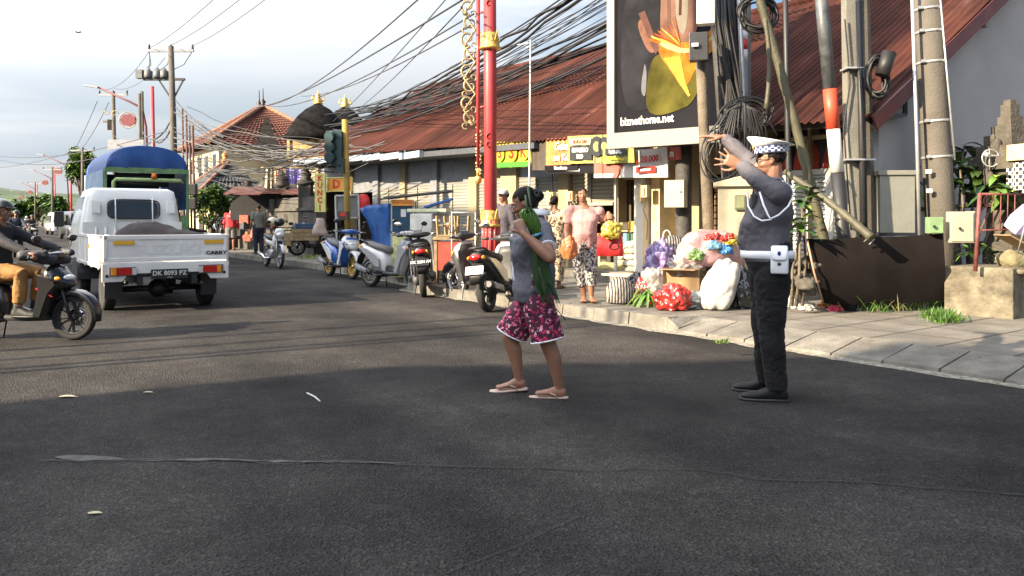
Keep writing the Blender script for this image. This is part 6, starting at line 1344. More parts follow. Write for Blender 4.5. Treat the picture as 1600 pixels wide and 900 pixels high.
# the dark metal sheet
T = thing('metal_sheet', 'large dark rusty metal sheet leaning behind the weeds right of the officer', 'metal sheet', gz(1380, 9.9))
BRS = mat('dark_rusty_sheet', (.009, .007, .0065), 1, spec=.12, var=.25, vs=3, bump=.3, bs=9, dirt=.3, dcol=(.010, .009, .008))
top = [(1260, 373), (1300, 374), (1340, 371), (1372, 370), (1420, 369), (1455, 366), (1474, 365)]; bot = [(1285, 474), (1310, 476), (1345, 476), (1380, 476), (1420, 474), (1456, 471), (1476, 469)]
mb = MB(); k = len(top); fr = [P(x, y, 9.30 + .05 * math.sin(i * 1.4)) for i, (x, y) in enumerate(top)]; md = [P((x + x2) / 2 + (2 if i else -6), (y + y2) / 2, 9.22 + .07 * math.cos(i * 1.7)) for i, ((x, y), (x2, y2)) in enumerate(zip(top, bot))]; bo = [P(x, y, 9.45) for x, y in bot]
off = Vector((.01, .03, 0)); mb.add(fr + md + bo + [v + off for v in fr + md + bo], [(r_ * k + j, r_ * k + j + 1, (r_ + 1) * k + j + 1, (r_ + 1) * k + j) for r_ in (0, 1, 3, 4) for j in range(k - 1)] + [(j, j + 1, 3 * k + j + 1, 3 * k + j) for j in range(k - 1)], True); mb.build('sheet', BRS, T, True, smooth=True)
mb = MB(); mb.tube([P(1261, 374, 9.25), P(1272, 425, 9.2), P(1286, 472, 9.4)], .012, 5); mb.build('edge_strip', mat('edge_wood', (.35, .22, .15), .7), T, True)
mb = MB(); mb.tube([P(1350, 378, 9.2), P(1356, 372, 9.15), P(1366, 374, 9.15), P(1358, 382, 9.15)], .008, 5); mb.build('wire_tie', STEEL, T, True)
# concrete block with gate and meter boxes
BLOCK = mat('block_concrete', (.17, .148, .108), .95, var=.4, vs=5, bump=.9, bs=22, dirt=1, dcol=(.035, .031, .024), spec=.2)
mb = MB(); mb.ubox(4.0, 4.74, 9.45, 11.0, .10, .70); blk = mb.build('concrete_block', BLOCK, None, bevel=.018); centre_origin(blk); setp(blk, 'worn stained concrete block at the pavement\'s right edge', 'block')
T = thing('iron_gate', 'rusty red iron gate frame standing on the concrete block', 'gate', U(4.3, 9.9, .68)); RIR = mat('rusty_iron', (.16, .045, .04), .6, var=.4, vs=12)
mb = MB(); mb.tube([P(1524, 424, 8.9), P(1531, 302, 8.9)], .022, 8); mb.build('post', RIR, T, True)
mb = MB()
mb.tube([P(1530, 303, 8.9), P(1596, 304, 9.0)], .013, 6); mb.build('rail', RIR, T, True); mb = MB(); mb.tube([P(1527, 360, 8.9), P(1600, 358, 9.0)], .010, 6); mb.build('rail', RIR, T, True)
for i in range(5): mb = MB(); x = 1542 + i * 11; mb.tube([P(x, 304, 8.95), P(x - 1, 360, 8.95)], .006, 5); mb.build('bar', RIR, T, True)
mb = MB(); mb.ring(P(1545, 314, 8.94), .06, .006, 14, 5); mb.build('scroll', RIR, T, True)
for px, py, w, h_, m_, lab in ((1500, 355, .26, .36, CABI, 'cream meter box with an open lid right of the thick pole'), (1516, 353, .06, .34, CABI, 'narrow cream box standing against the cream meter box'), (1460, 352, .16, .19, mat('green_box', (.16, .25, .12), .7), 'small green box low on the thick concrete pole')):
    T = thing('meter_box', lab, 'box', P(px, py, 9.3) - Z * h_ / 2); mb = MB(); mb.box(P(px, py, 9.3), (w, .14, h_), rz=-.15); mb.build('case', m_, T, True, bevel=.008)
    if w > .1: mb = MB(); mb.box(P(px, py, 9.3) + Vector((-.015, -.075, 0)), (w * .88, .012, h_ * .9), rz=-.15); mb.build('door', m_, T, True); mb = MB(); mb.box(P(px, py + 2, 9.20), (.02, .02, .03)); mb.build('lock', BLACKP, T, True)
# shrine with chequered cloth
STONE = mat('shrine_stone', (.075, .066, .052), .9, var=.35, vs=6, bump=.8, bs=30)
T = thing('stone_shrine', 'dark carved stone shrine with a stepped pointed roof at the right edge', 'shrine', gz(1577, 10.4)); c = gz(1578, 10.4)
pr = [(.22, .0), (.22, .7), (.26, .72), (.26, .80), (.19, .82), (.19, 1.3), (.34, 1.33), (.36, 1.42), (.26, 1.46), (.24, 1.75), (.34, 1.80), (.30, 1.90), (.25, 1.93), (.27, 2.0), (.20, 2.06), (.21, 2.15), (.15, 2.2), (.15, 2.28), (.10, 2.32), (.10, 2.4), (.07, 2.44), (.075, 2.52), (.05, 2.60), (.01, 2.66)]
for (r0, z0), (r1, z1), in zip(pr, pr[1:]): 
    if z1 - z0 > .001: mb = MB(); mb.box(c + Z * ((z0 + z1) / 2), (max(r0, r1) * 2, max(r0, r1) * 2, (z1 - z0) * .999), rz=.3); mb.build('stone_tier', STONE, T, True)
for x, z in ((-.33, 1.62), (.33, 1.62), (-.34, 1.85), (.34, 1.85), (-.24, 2.05), (.24, 2.05)):
    mb = MB(); q = c + Vector((x, -.1, z)); mb.ell(q, (.07, .07, .12), 8, 6); mb.ell(q + Vector((math.copysign(.04, x), 0, .09)), (.035, .04, .07), 8, 5); mb.build('carving', STONE, T, True, smooth=True)
mb = MB(); mb.box(P(1597, 278, 9.95), (.16, .3, .38), rz=.3); solo(mb, 'chequered_cloth', 'black and white chequered cloth wrapped round the shrine', 'cloth', check_mat('poleng', (.75, .73, .68), (.03, .03, .03), 22))
mb = MB(); mb.box(P(1596, 238, 9.9), (.14, .3, .20), rz=.3); solo(mb, 'offering_box', 'pale wooden box above the chequered cloth on the shrine', 'box', mat('pale_wood', (.55, .42, .25), .7), bevel=.01)
mb = MB(); mb.ring(P(1548, 247, 10.2), .11, .010, 16, 6); mb.tube([P(1546, 232, 10.2), P(1546, 266, 10.2)], .008, 6); mb.ell(P(1542, 242, 10.18), (.03, .03, .035), 10, 6); mb.box(P(1552, 243, 10.2), (.13, .02, .02)); solo(mb, 'bracket', 'curved white metal bracket with a reddish knob left of the shrine', 'bracket', STEEL)
T = thing('umbrella', 'folded lilac umbrella lying at the right edge above the block', 'umbrella', P(1590, 370, 8.7)); mb = MB(); mb.add([P(1568, 352, 8.7), P(1586, 366, 8.5), P(1640, 372, 8.6), P(1640, 318, 8.7), P(1598, 319, 8.75), P(1578, 336, 8.8), P(1604, 345, 8.45)], [(0, 1, 6), (1, 2, 6), (2, 3, 6), (3, 4, 6), (4, 5, 6), (5, 0, 6)]); mb.build('canopy', mat('lilac_cloth', (.42, .33, .55), .6, var=.2, bump=.5, bs=8), T, True)
mb = MB(); mb.tube([P(1604, 345, 8.45), P(1590, 395, 8.6)], .008, 5); mb.build('shaft', STEEL, T, True)
mb = MB(); mb.box(P(1585, 378, 8.8), (.32, .3, .012), rot=Matrix.Rotation(.5, 3, 'Y')); solo(mb, 'cardboard', 'flattened sheet of cardboard under the lilac umbrella', 'cardboard', mat('cardboard', (.28, .18, .09), .85))
def rock(label, c, r, seed, m=STONE, sq=.6, name='rock', cat='rock', group=None):
    bm = bmesh.new(); bmesh.ops.create_icosphere(bm, subdivisions=3, radius=1)
    for v in bm.verts: n_ = v.co.normalized(); v.co = n_ * (1 + .35 * noise.noise(n_ * 1.3 + Vector((seed * 5.1, 0, seed))) + .12 * noise.noise(n_ * 4 + Vector((seed, 2, 0)))); v.co.z = max(v.co.z, -.55); v.co.x *= r; v.co.y *= r; v.co.z *= r * sq
    me = bpy.data.meshes.new(name); bm.to_mesh(me); bm.free(); o = link_mesh(me, name, m, None, smooth=True); o.location = Vector(c) + Z * r * sq * .5; WM[o.name] = Matrix.Translation(o.location); return setp(o, label, cat, group)
MOSS = mat('mossy_stone', (.20, .17, .10), .9, var=.4, vs=6, bump=.8, bs=30, dirt=.5, dcol=(.07, .10, .03))
rock('mossy rock on top of the concrete block', P(1584, 418, 9.1), .17, 2, MOSS, .8); rock('flat broken slab in front of the mossy rock', P(1596, 428, 8.8), .11, 5, BLOCK, .35)
GB = 'rubble behind the officer\'s legs'
for i in range(14): rock('dark rubble stone heaped between the officer and the metal sheet', P(1236 + rr.uniform(-5, 42), 470 - rr.uniform(0, 62), 9.3 + rr.uniform(-.2, .4)) , rr.uniform(.07, .14), 20 + i, STONE, .8, group=GB)

# ================================================================== crumpled bags and rubbish
def crumple(name, label, c, dims, m, seed, amp=.12, knot=None, cat='bag', freq=2.2, group=None, flat=.25, lean_=0, parent=None):
    bm = bmesh.new(); bmesh.ops.create_icosphere(bm, subdivisions=5, radius=1); so = Vector((seed * 3.1, seed * 1.7, -seed))
    for v in bm.verts:
        n_ = v.co.normalized(); e = 1 + amp * noise.noise(n_ * freq * .7 + so) * 1.6
        d1 = noise.voronoi(n_ * freq * .9 + so)[0]; d2 = noise.voronoi(Vector((n_.x, n_.y, n_.z * .55)) * freq * 2.1 + so)[0]
        e += amp * (.9 * min((d1[1] - d1[0]) / .5, 1) + .16 * min((d2[1] - d2[0]) / .5, 1) - .6)
        if knot and n_.z > .55: e *= 1 - (n_.z - .55) * .9 * knot; 
        v.co = n_ * e
        if v.co.z < -1 + flat * 2: v.co.z = -1 + flat * 2 + (v.co.z + 1 - flat * 2) * .15
        v.co = Vector((v.co.x * dims[0] / 2 + lean_ * v.co.z * dims[2] / 2, v.co.y * dims[1] / 2, (v.co.z + 1 - flat * 1.7) * dims[2] / (2 - flat * 1.7)))
        if knot and n_.z > .93: v.co.z += dims[2] * .10 * knot
    me = bpy.data.meshes.new(name); bm.to_mesh(me); bm.free()
    o = link_mesh(me, name, m, parent, smooth=True); o.location = c; WM[o.name] = Matrix.Translation(Vector(c))
    return setp(o, label, cat, group) if label else o
def plastic(name, c, rough=.25, trans=0, alpha=1): return mat('plastic_' + name, tuple(q * .72 for q in c), rough, var=.15, vs=5, bump=.6, bs=18, coat=.4, alpha=alpha, spec=.6)
PR, PW, PPU, POR, PYE = plastic('red', (.50, .03, .02)), plastic('white', (.5, .5, .48), .4), plastic('purple', (.26, .19, .42)), plastic('orange', (.55, .17, .02)), plastic('yellow', (.55, .42, .05))
PCL = plastic('clear', (.62, .58, .55), .2, alpha=.55); PBK = plastic('black', (.015, .015, .018)); PPK = plastic('pink', (.78, .45, .45), .25, alpha=.7)
def gp(px, py, z=.13): return G(px, py, z)
ZEB = wave_mat('zebra_stripes', (.36, .32, .28), (.02, .02, .02), 8.5, 'X', .6, .1, sharp=.06, dist=1.2)
crumple('striped_bag', 'round black and white striped bag at the left end of the rubbish heap', gp(970, 474), (.40, .36, .34), ZEB, 3, .06, cat='bag')
crumple('black_bag', 'black handbag behind the striped bag', gp(996, 466), (.36, .3, .36), PBK, 6, .10)
crumple('red_bag', 'large knotted red plastic bag at the front of the heap', gp(1051, 484), (.44, .4, .33), PR, 8, .16, freq=2.8)
crumple('red_bag', 'small red plastic bag left of the purple bag', gp(1003, 470), (.26, .26, .30), PR, 9, .16)
crumple('red_bag', 'tiny red bag tucked between the leaves and the large red bag', gp(1024, 478), (.2, .2, .17), PR, 19, .2)
crumple('purple_bag', 'lilac plastic bag on top of the heap', gp(1032, 466) + Z * .30, (.44, .36, .52), PPU, 12, .2, freq=3)
crumple('clear_bag', 'clear plastic bag of oddments below the lilac bag', gp(1024, 470) + Z * .08, (.42, .34, .36), PCL, 14, .2, freq=3)
T = thing('cardboard_box', 'open cardboard box with one orange side in the middle of the heap', 'box', gp(1070, 476) + Z * .14); q = gp(1070, 474) + Z * .14; mb = MB(); Rz = Matrix.Rotation(-.5, 3, 'Z')
for (cx, cy, sx, sy, mi) in ((-.24, 0, .012, .34, 1), (.24, 0, .012, .34, 0), (0, -.17, .48, .012, 0), (0, .17, .48, .012, 0)): mb.cur = mi; mb.box(q + Rz @ Vector((cx, cy, .17)), (sx, sy, .32), rz=-.5)
mb.cur = 0; mb.box(q + Z * .02, (.46, .32, .02), rz=-.5); mb.build('carton', [mat('cardboard', (0, 0, 0)), mat('orange_print', (.75, .26, .03), .6)], T, True)
for s_ in (-1, 1): mb = MB(); mb.box(q + Rz @ Vector((0, s_ * .26, .32)), (.46, .18, .008), rz=-.5); mb.build('flap', mat('cardboard', (0, 0, 0)), T, True)
crumple('clear_bag', 'crumpled clear plastic bag filling the cardboard box', gp(1072, 474) + Z * .36, (.50, .42, .30), PCL, 15, .25, freq=3.4)
crumple('grey_bag', 'grey plastic bag underneath the cardboard box', gp(1085, 482), (.5, .36, .2), plastic('grey', (.30, .30, .30)), 25, .2)
crumple('big_clear_bag', 'big translucent pink-tinged sack of plastic waste on top of the heap', gp(1112, 474) + Z * .48, (.92, .55, .50), PPK, 17, .10, freq=2.4, cat='sack')
for i, (dx, dz, m_, c_) in enumerate(((.12, .18, plastic('blue', (.05, .25, .60)), 'blue'), (-.04, .24, plastic('sky', (.25, .55, .75)), 'pale blue'), (.18, .30, PYE, 'yellow'), (-.26, .10, plastic('green', (.2, .35, .1)), 'green'))):
    crumple('plastic_scrap', c_ + ' plastic scrap showing through the big translucent sack', gp(1112, 474) + Vector((dx, -.27, .48 + dz)), (.2, .12, .14), m_, 40 + i, .25, cat='plastic')
crumple('white_sack', 'bulging white woven sack leaning beside the officer', gp(1124, 484), (.46, .40, .66), mat('woven_sack', (.40, .39, .37), .8, var=.08, bump=.8, bs=9), 21, .16, freq=1.3, cat='sack', lean_=.3, flat=.12)
crumple('black_bag', 'black rubbish bag half hidden behind the officer\'s legs', gp(1160, 482), (.42, .36, .52), PBK, 22, .15, freq=3)
crumple('striped_bag', 'tall zebra-striped bag behind the lilac bag', gp(1052, 462) + Z * .52, (.32, .26, .38), ZEB, 5, .1, cat='bag'); mb = MB(); q = gp(1042, 462) + Z * .86; mb.ring(q, .09, .012, 16, 6, a0=-.3, a1=math.pi + .3, sx=.6); solo(mb, 'bag_handle', 'pale looped handle sticking up from the zebra-striped bag', 'handle', mat('pale_rope', (.6, .58, .52), .7))
crumple('dark_bag', 'dark bag of goods under the big translucent sack', gp(1096, 470) + Z * .02, (.7, .4, .52), mat('dark_sackcloth', (.09, .075, .05), .9, var=.5), 23, .12)
crumple('white_bag', 'dirty white sack on the ground between the officer and the sheet', gp(1238, 482), (.24, .22, .2), PW, 31, .15); crumple('white_bag', 'small crumpled white bag beside the pink wrapper', gp(1262, 485), (.24, .18, .1), PW, 32, .25)
crumple('pink_wrapper', 'bright pink plastic wrapper on the pavement beside the weeds', gp(1304, 487), (.20, .12, .07), plastic('hot_pink', (.85, .05, .15)), 33, .3, cat='litter'); crumple('orange_peel', 'orange rag beside the pink wrapper', gp(1290, 482), (.2, .12, .08), POR, 34, .3, cat='litter')
for i, (px, py) in enumerate(((1108, 372), (1118, 369), (1128, 374), (1140, 370))): crumple('red_scrap', 'red plastic scrap lying on top of the big sack', P(px, py + 4, 10.0), (.12, .1, .08), PR, 50 + i, .3, cat='plastic', group='red scraps on the big sack')
mb = MB(); mb.ubox(uof(1010, 9.0) - .3, uof(960, 9.0), 8.7, 9.2, .33, .36); solo(mb, 'plank', 'low wooden plank behind the striped bag in front of the shop', 'plank', mat('pink_wood', (.5, .38, .28), .8))

# ================================================================== leaves, weeds and plants
def leafpoly(mb, base, d, up, L_, w, fold=.25, droop=.3, seg=3):
    d = d.normalized(); s_ = d.cross(up)
    if s_.length < 1e-3: s_ = Vector((1, 0, 0))
    s_.normalize(); n_ = s_.cross(d).normalized(); prev = None; n0 = len(mb.v); vs = []
    for i in range(seg + 1):
        t = i / seg; ww = w * math.sin(math.pi * (.12 + .86 * t)) ** .8 * (1 if i < seg else .12); c = base + d * (L_ * t) - Z * (droop * L_ * t * t)
        vs += [c - s_ * ww + n_ * ww * fold, c, c + s_ * ww + n_ * ww * fold]
    mb.add(vs, [(3 * i + j, 3 * i + j + 1, 3 * i + j + 4, 3 * i + j + 3) for i in range(seg) for j in (0, 1)])
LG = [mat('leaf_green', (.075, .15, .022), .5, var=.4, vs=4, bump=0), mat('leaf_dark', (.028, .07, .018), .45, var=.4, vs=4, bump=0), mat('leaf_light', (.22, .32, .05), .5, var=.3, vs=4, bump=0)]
def frangipani(label, base, spots, seed, L_=.34, stems=True):
    r = random.Random(seed); T = thing('plant', label, 'plant', base); fo = MB(); st = MB()
    for (px, py, Y) in spots:
        c = P(px, py, Y); st.tube([Vector(base) + Vector((r.uniform(-.1, .1), 0, .1)), Vector(base).lerp(c, .5) + Vector((r.uniform(-.12, .12), 0, 0)), c], [.022, .018, .012], 6)
        for i in range(11):
            a = r.uniform(0, 2 * math.pi); e = r.uniform(-.1, .7); d = Vector((math.cos(a), math.sin(a) * .8, e)); fo.cur = r.choice([0, 0, 1, 1, 2]); leafpoly(fo, c + Vector((0, 0, r.uniform(-.05, .05))), d, Z, L_ * r.uniform(.7, 1.1), L_ * .17, .2, r.uniform(.2, .8), 4)
    st.build('stem', WOODP, T, True); fo.build('foliage', LG, T, True); return T
frangipani('broad-leaved plant with bare stems behind the grey cabinet', gz(1425, 11.3), [(1415, 240, 11.3), (1400, 262, 11.3), (1432, 262, 11.2), (1420, 285, 11.1)], 3, .30)
frangipani('broad-leaved plant between the thick pole and the shrine', gz(1510, 10.9), [(1505, 232, 10.8), (1500, 262, 10.7), (1530, 270, 10.6), (1545, 290, 10.4), (1520, 300, 10.5), (1565, 280, 10.2), (1575, 298, 9.9), (1490, 290, 10.8), (1556, 305, 9.9)], 4, .36)
frangipani('plant with pointed leaves just behind the officer', gz(1250, 9.3), [(1252, 318, 9.4), (1256, 345, 9.3), (1250, 365, 9.2), (1262, 300, 9.5)], 5, .26)
frangipani('low plant with bright green leaves behind the iron gate', gz(1525, 9.9), [(1512, 392, 9.7), (1540, 388, 9.7), (1552, 400, 9.6)], 6, .16)
mb = MB(); mb.tube([P(1395, 330, 11.2), P(1560, 318, 10.6)], .03, 8); solo(mb, 'bamboo_rail', 'bamboo rail lying across behind the thick pole', 'rail', BAMB)
def grass(label, spots, n_, hgt, seed, mats=LG):
    r = random.Random(seed); mb = MB()
    for i in range(n_):
        px, py, s_ = r.choice(spots); q = G(px + r.gauss(0, s_), py + r.gauss(0, s_ * .13), .13); a = r.uniform(0, 2 * math.pi); d = Vector((math.cos(a) * .5, math.sin(a) * .5, 1)); mb.cur = r.choice([0, 2, 2, 0, 1]); leafpoly(mb, q, d, Vector((math.sin(a), math.cos(a), 0)), hgt * r.uniform(.4, 1.15), .006, .1, r.uniform(0, .5), 3)
    o = solo(mb, 'grass', label, 'grass', mats, kind='stuff'); return o
grass('long thin weeds growing along the foot of the metal sheet', [(1345, 482, 16), (1380, 486, 18), (1430, 484, 16), (1450, 478, 12), (1465, 470, 10), (1400, 482, 20), (1455, 474, 9)], 1100, .32, 1, [LG[0], mat('straw_grass', (.22, .18, .07), .8, bump=0), LG[1]])
grass('bright green tuft of weeds in front of the concrete block', [(1474, 500, 12), (1480, 504, 12), (1462, 498, 9)], 900, .15, 2, [LG[0], LG[0], LG[1]])
grass('small weeds in the gutter', [(1128, 536, 5)], 60, .05, 3); grass('grass strip on the far pavement near the yellow pole', [(492, 402, 10), (480, 404, 8)], 250, .12, 4)
T = thing('leaf_bundle', 'bundle of green and yellow pandan leaves hanging over the kerb edge', 'leaves', gp(1010, 482)); mb = MB(); r = random.Random(9)
for i in range(42):
    q = gp(1012, 478) + Vector((r.uniform(-.05, .05), r.uniform(-.05, .05), .12 + r.uniform(0, .1))); a = r.uniform(2.4, 5.4); mb.cur = r.choice([0, 1, 2, 0]); leafpoly(mb, q, Vector((math.cos(a), math.sin(a) * .6 - .2, r.uniform(-.5, .5))), Z, r.uniform(.18, .36), .016, .4, .9, 4)
mb.build('leaf_blade', LG, T, True)
for i, (x, y, s_) in enumerate(((92, 620, .06), (224, 613, .035), (137, 802, .03))): 
    mb = MB(); q = G(x, y, .006); leafpoly(mb, q, Vector((1, .2, .06)), Z, s_ * 2, s_ * .5, .2, .1); solo(mb, 'dry_leaf', ['pale scrap of leaf on the sunlit road at the left', 'small pale leaf right of the first road scrap', 'small yellow leaf in the near shade at the left'][i], 'leaf', mat('dry_leaf', (.5, .42, .28), .8))
mb = MB(); mb.tube([G(480, 614, .006), G(492, 620, .01), G(500, 627, .006)], .006, 5); solo(mb, 'white_string', 'short curved white string on the road left of the walking woman', 'litter', WHITEP)

def tree(label, c, h, w, seed, n_=1800, group=None, leafs=.16, mats=LG, name='tree', squash=1):
    r = random.Random(seed); T = thing(name, label, 'tree' if name == 'tree' else 'bush', c, 0, group); st = MB(); c = Vector(c); cl = []
    for i in range(16):
        a = r.uniform(0, 6.28); e = r.uniform(-.35, 1); rad = w * r.uniform(.25, .8) * math.cos(e * .9); cl.append((c + Vector((math.cos(a) * rad, math.sin(a) * rad, h * (.62 + .33 * e * squash))), w * r.uniform(.22, .42)))
    st.tube([c, c + Z * h * .3 + Vector((.1, 0, 0)), c + Z * h * .55], [h * .035, h * .028, h * .02], 8)
    for q, _ in cl[:9]: st.tube([c + Z * h * .32, (c + Z * h * .4).lerp(q, .5) + Vector((0, 0, .1)), q], [h * .018, h * .012, h * .005], 6)
    st.build('trunk', WOODP, T, True); fo = MB()
    for i in range(n_):
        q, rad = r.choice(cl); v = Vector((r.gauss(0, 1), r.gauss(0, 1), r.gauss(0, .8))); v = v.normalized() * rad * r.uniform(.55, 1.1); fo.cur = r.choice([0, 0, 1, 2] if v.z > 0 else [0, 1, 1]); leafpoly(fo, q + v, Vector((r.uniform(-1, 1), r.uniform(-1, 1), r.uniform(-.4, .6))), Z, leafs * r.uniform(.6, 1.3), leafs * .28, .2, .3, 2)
    fo.build('crown', mats, T, True); return T
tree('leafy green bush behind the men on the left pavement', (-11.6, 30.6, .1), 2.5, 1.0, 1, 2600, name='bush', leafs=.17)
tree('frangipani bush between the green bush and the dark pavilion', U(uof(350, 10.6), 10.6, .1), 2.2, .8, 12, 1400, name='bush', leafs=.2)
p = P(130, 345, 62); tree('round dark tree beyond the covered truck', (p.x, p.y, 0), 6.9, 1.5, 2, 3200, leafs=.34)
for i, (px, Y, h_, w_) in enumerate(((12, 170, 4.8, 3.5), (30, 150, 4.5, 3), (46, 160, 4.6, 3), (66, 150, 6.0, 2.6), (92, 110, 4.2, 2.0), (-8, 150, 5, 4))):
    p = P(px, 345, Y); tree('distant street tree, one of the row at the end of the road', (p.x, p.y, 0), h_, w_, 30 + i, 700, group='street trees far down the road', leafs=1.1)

# ================================================================== billboard
bl0 = P(952, 208, 13.0); dr = Vector((.80, -.60, 0)).normalized(); nb = Vector((-.6, -.8, 0)); UPB = Z
T = thing('billboard', 'large dark billboard in a pale steel frame with a reading figure', 'billboard', Vector((bl0.x, bl0.y, 2.3))); bz = 2.645; ds = 1.15; bw, bh = 1.95, 4.3
def bp(x, z, o=0): return Vector((bl0.x, bl0.y, bz)) + dr * x * ds + Z * z * ds + nb * o
def bpoly(poly, m, nm, o, th=.004):
    if len(poly) > 4:
        for _ in range(2): poly = [q for (a, b) in zip(poly, poly[1:] + poly[:1]) for q in ((a[0] * .75 + b[0] * .25, a[1] * .75 + b[1] * .25), (a[0] * .25 + b[0] * .75, a[1] * .25 + b[1] * .75))]
    mb = MB(); mb.prism(poly, dr * ds, Z * ds, 0, th, o=bp(0, 0, o), nrm=nb); return mb.build(nm, m, T, True)
mb = MB(); mb.prism([(-.05, -.22), (bw + .05, -.22), (bw + .05, bh), (-.05, bh)], dr * ds, Z * ds, -.14, -.02, o=bp(0, 0), nrm=nb); mb.build('frame', mat('frame_steel', (.20, .195, .17), .5, var=.06), T, True)
bpoly([(.07, 0), (bw - .04, 0), (bw - .04, bh - .1), (.07, bh - .1)], mat('print_dark', (0.012, 0.012, 0.015), .9, spec=.08, var=.35, vs=1.1, bump=0), 'print', -.018)
bpoly([(.085, .02), (.12, .02), (.12, bh - .1), (.085, bh - .1)], mat('print_edge', (0.007, 0.007, 0.009), .9, spec=.08), 'print_edge', -.012)
bpoly([(.16, .75), (.22, 1.85), (.45, 2.05), (.75, 1.98), (.80, 1.3), (.72, .3), (.3, .25)], mat('print_grey', (0.019, 0.019, 0.023), .9, spec=.08, var=.5, vs=2, bump=0), 'printed_cushion', -.012)
bpoly([(.56, .30), (.60, .75), (.68, 1.0), (.85, 1.03), (1.25, .95), (1.42, .85), (1.30, .32), (1.0, .22), (.72, .18)], mat('print_olive', (0.065, 0.058, 0.012), .9, spec=.08, var=.6, vs=2.2, bump=0), 'printed_cloth', -.008)
bpoly([(.80, 1.0), (.78, 1.6), (.86, 2.6), (1.32, 2.7), (1.38, 1.9), (1.30, 1.0)], mat('print_shirt', (0.138, 0.077, 0.058), .9, spec=.08, var=.35, vs=3, bump=0), 'printed_shirt', -.008)
bpoly([(1.02, 1.3), (1.0, 2.2), (1.05, 2.6), (1.20, 2.6), (1.2, 1.2)], mat('print_shirt_light', (0.161, 0.138, 0.108), .9, spec=.08, var=.2, vs=3, bump=0), 'printed_shirt_front', -.004)
for i in range(9): bpoly([(1.35 - .03 * i, .95), (.62 + .05 * i, 1.22 + .03 * i), (.60 + .05 * i, 1.26 + .03 * i), (1.36 - .03 * i, .98)], mat('print_ray%d' % (i % 3), [(.36, .08, .012), (.50, .24, .04), (.24, .04, .015)][i % 3], .9, spec=.08, var=.3), 'printed_ray', -.0005 + .0002 * i, .003)
for i in range(5): bpoly([(.84 + .05 * i, .95), (1.2 - .02 * i, .40 + .05 * i), (1.23 - .02 * i, .42 + .05 * i), (.88 + .05 * i, .97)], mat('print_ray1', (0, 0, 0)), 'printed_ray', .002 + .0002 * i, .003)
bpoly([(.08, 2.05), (.10, 2.35), (.3, 2.45), (.45, 2.30), (.8, 2.42), (.82, 2.1), (.5, 1.95)], mat('print_grey2', (0.061, 0.054, 0.054), .9, spec=.08, var=.5, vs=2), 'printed_cushion', -.010)
bpoly([(.9, 1.1), (.88, 2.6), (.93, 2.6), (.95, 1.1)], mat('print_fold', (0.096, 0.05, 0.038), .9, spec=.08), 'printed_fold', -.0055)
bpoly([(1.26, 1.1), (1.28, 2.6), (1.32, 2.6), (1.31, 1.1)], mat('print_fold', (0, 0, 0)), 'printed_fold', -.0055)
bpoly([(1.06, 1.5), (1.10, 2.6), (1.13, 2.6), (1.10, 1.5)], mat('print_brown', (0.046, 0.023, 0.015), .9, spec=.08), 'printed_braid', -.001)
bpoly([(.74, 1.05), (.76, 1.28), (1.30, 1.05), (1.82, 1.55), (1.84, 1.1), (1.35, .88), (1.15, .45), (.98, .72)], mat('print_gold', (0.269, 0.108, 0.015), .9, spec=.08, var=.45, vs=5, bump=0), 'printed_ribbon', -.003)
bpoly([(.78, 1.12), (.80, 1.2), (1.25, .98), (1.80, 1.32), (1.25, .92)], mat('print_yellow', (0.365, 0.3, 0.135), .9, spec=.08, var=.1, bump=0), 'printed_ribbon_light', .001)
bpoly([(.46, 1.62), (.56, 1.64), (.78, 1.10), (.72, 1.02)], mat('print_book', (0.084, 0.042, 0.035), .9, spec=.08), 'printed_book', -.002)
SKP = mat('print_skin', (0.138, 0.069, 0.05), .9, spec=.08, var=.25, vs=9, bump=0); bpoly([(.44, 1.46), (.50, 1.56), (.55, 1.42), (.60, 1.3), (.66, 1.15), (.72, 1.04), (.62, 1.06), (.53, 1.22)], SKP, 'printed_hand', .001)
bpoly([(.50, .62), (.54, .85), (.56, .93), (.59, .80), (.57, .45), (.51, .50)], mat('print_white', (0.115, 0.115, 0.123), .9, spec=.08), 'printed_ornament', -.004)
T_ = T; put_text('biznethome.net', .185, WHITEP, T_, bp(.58, .14, -.006), dr, Z, bold=.004, sx=.80)
put_text('SEHARI', .092, WHITEP, T_, bp(1.72, .22, -.006), dr, Z, bold=.002)
mb = MB()
for x in (.25, 1.0, 1.7): mb.bar(bp(x, -.2, -.2), bp(x, bh, -.2), .08)
mb.build('back_frame', GREYST, T, True)
T = pole('billboard_post', 'second dark post of the billboard hidden among the cable poles', gz(1142, 12.2), P(1142, 190, 12.2), .1, .1, DKWOOD)

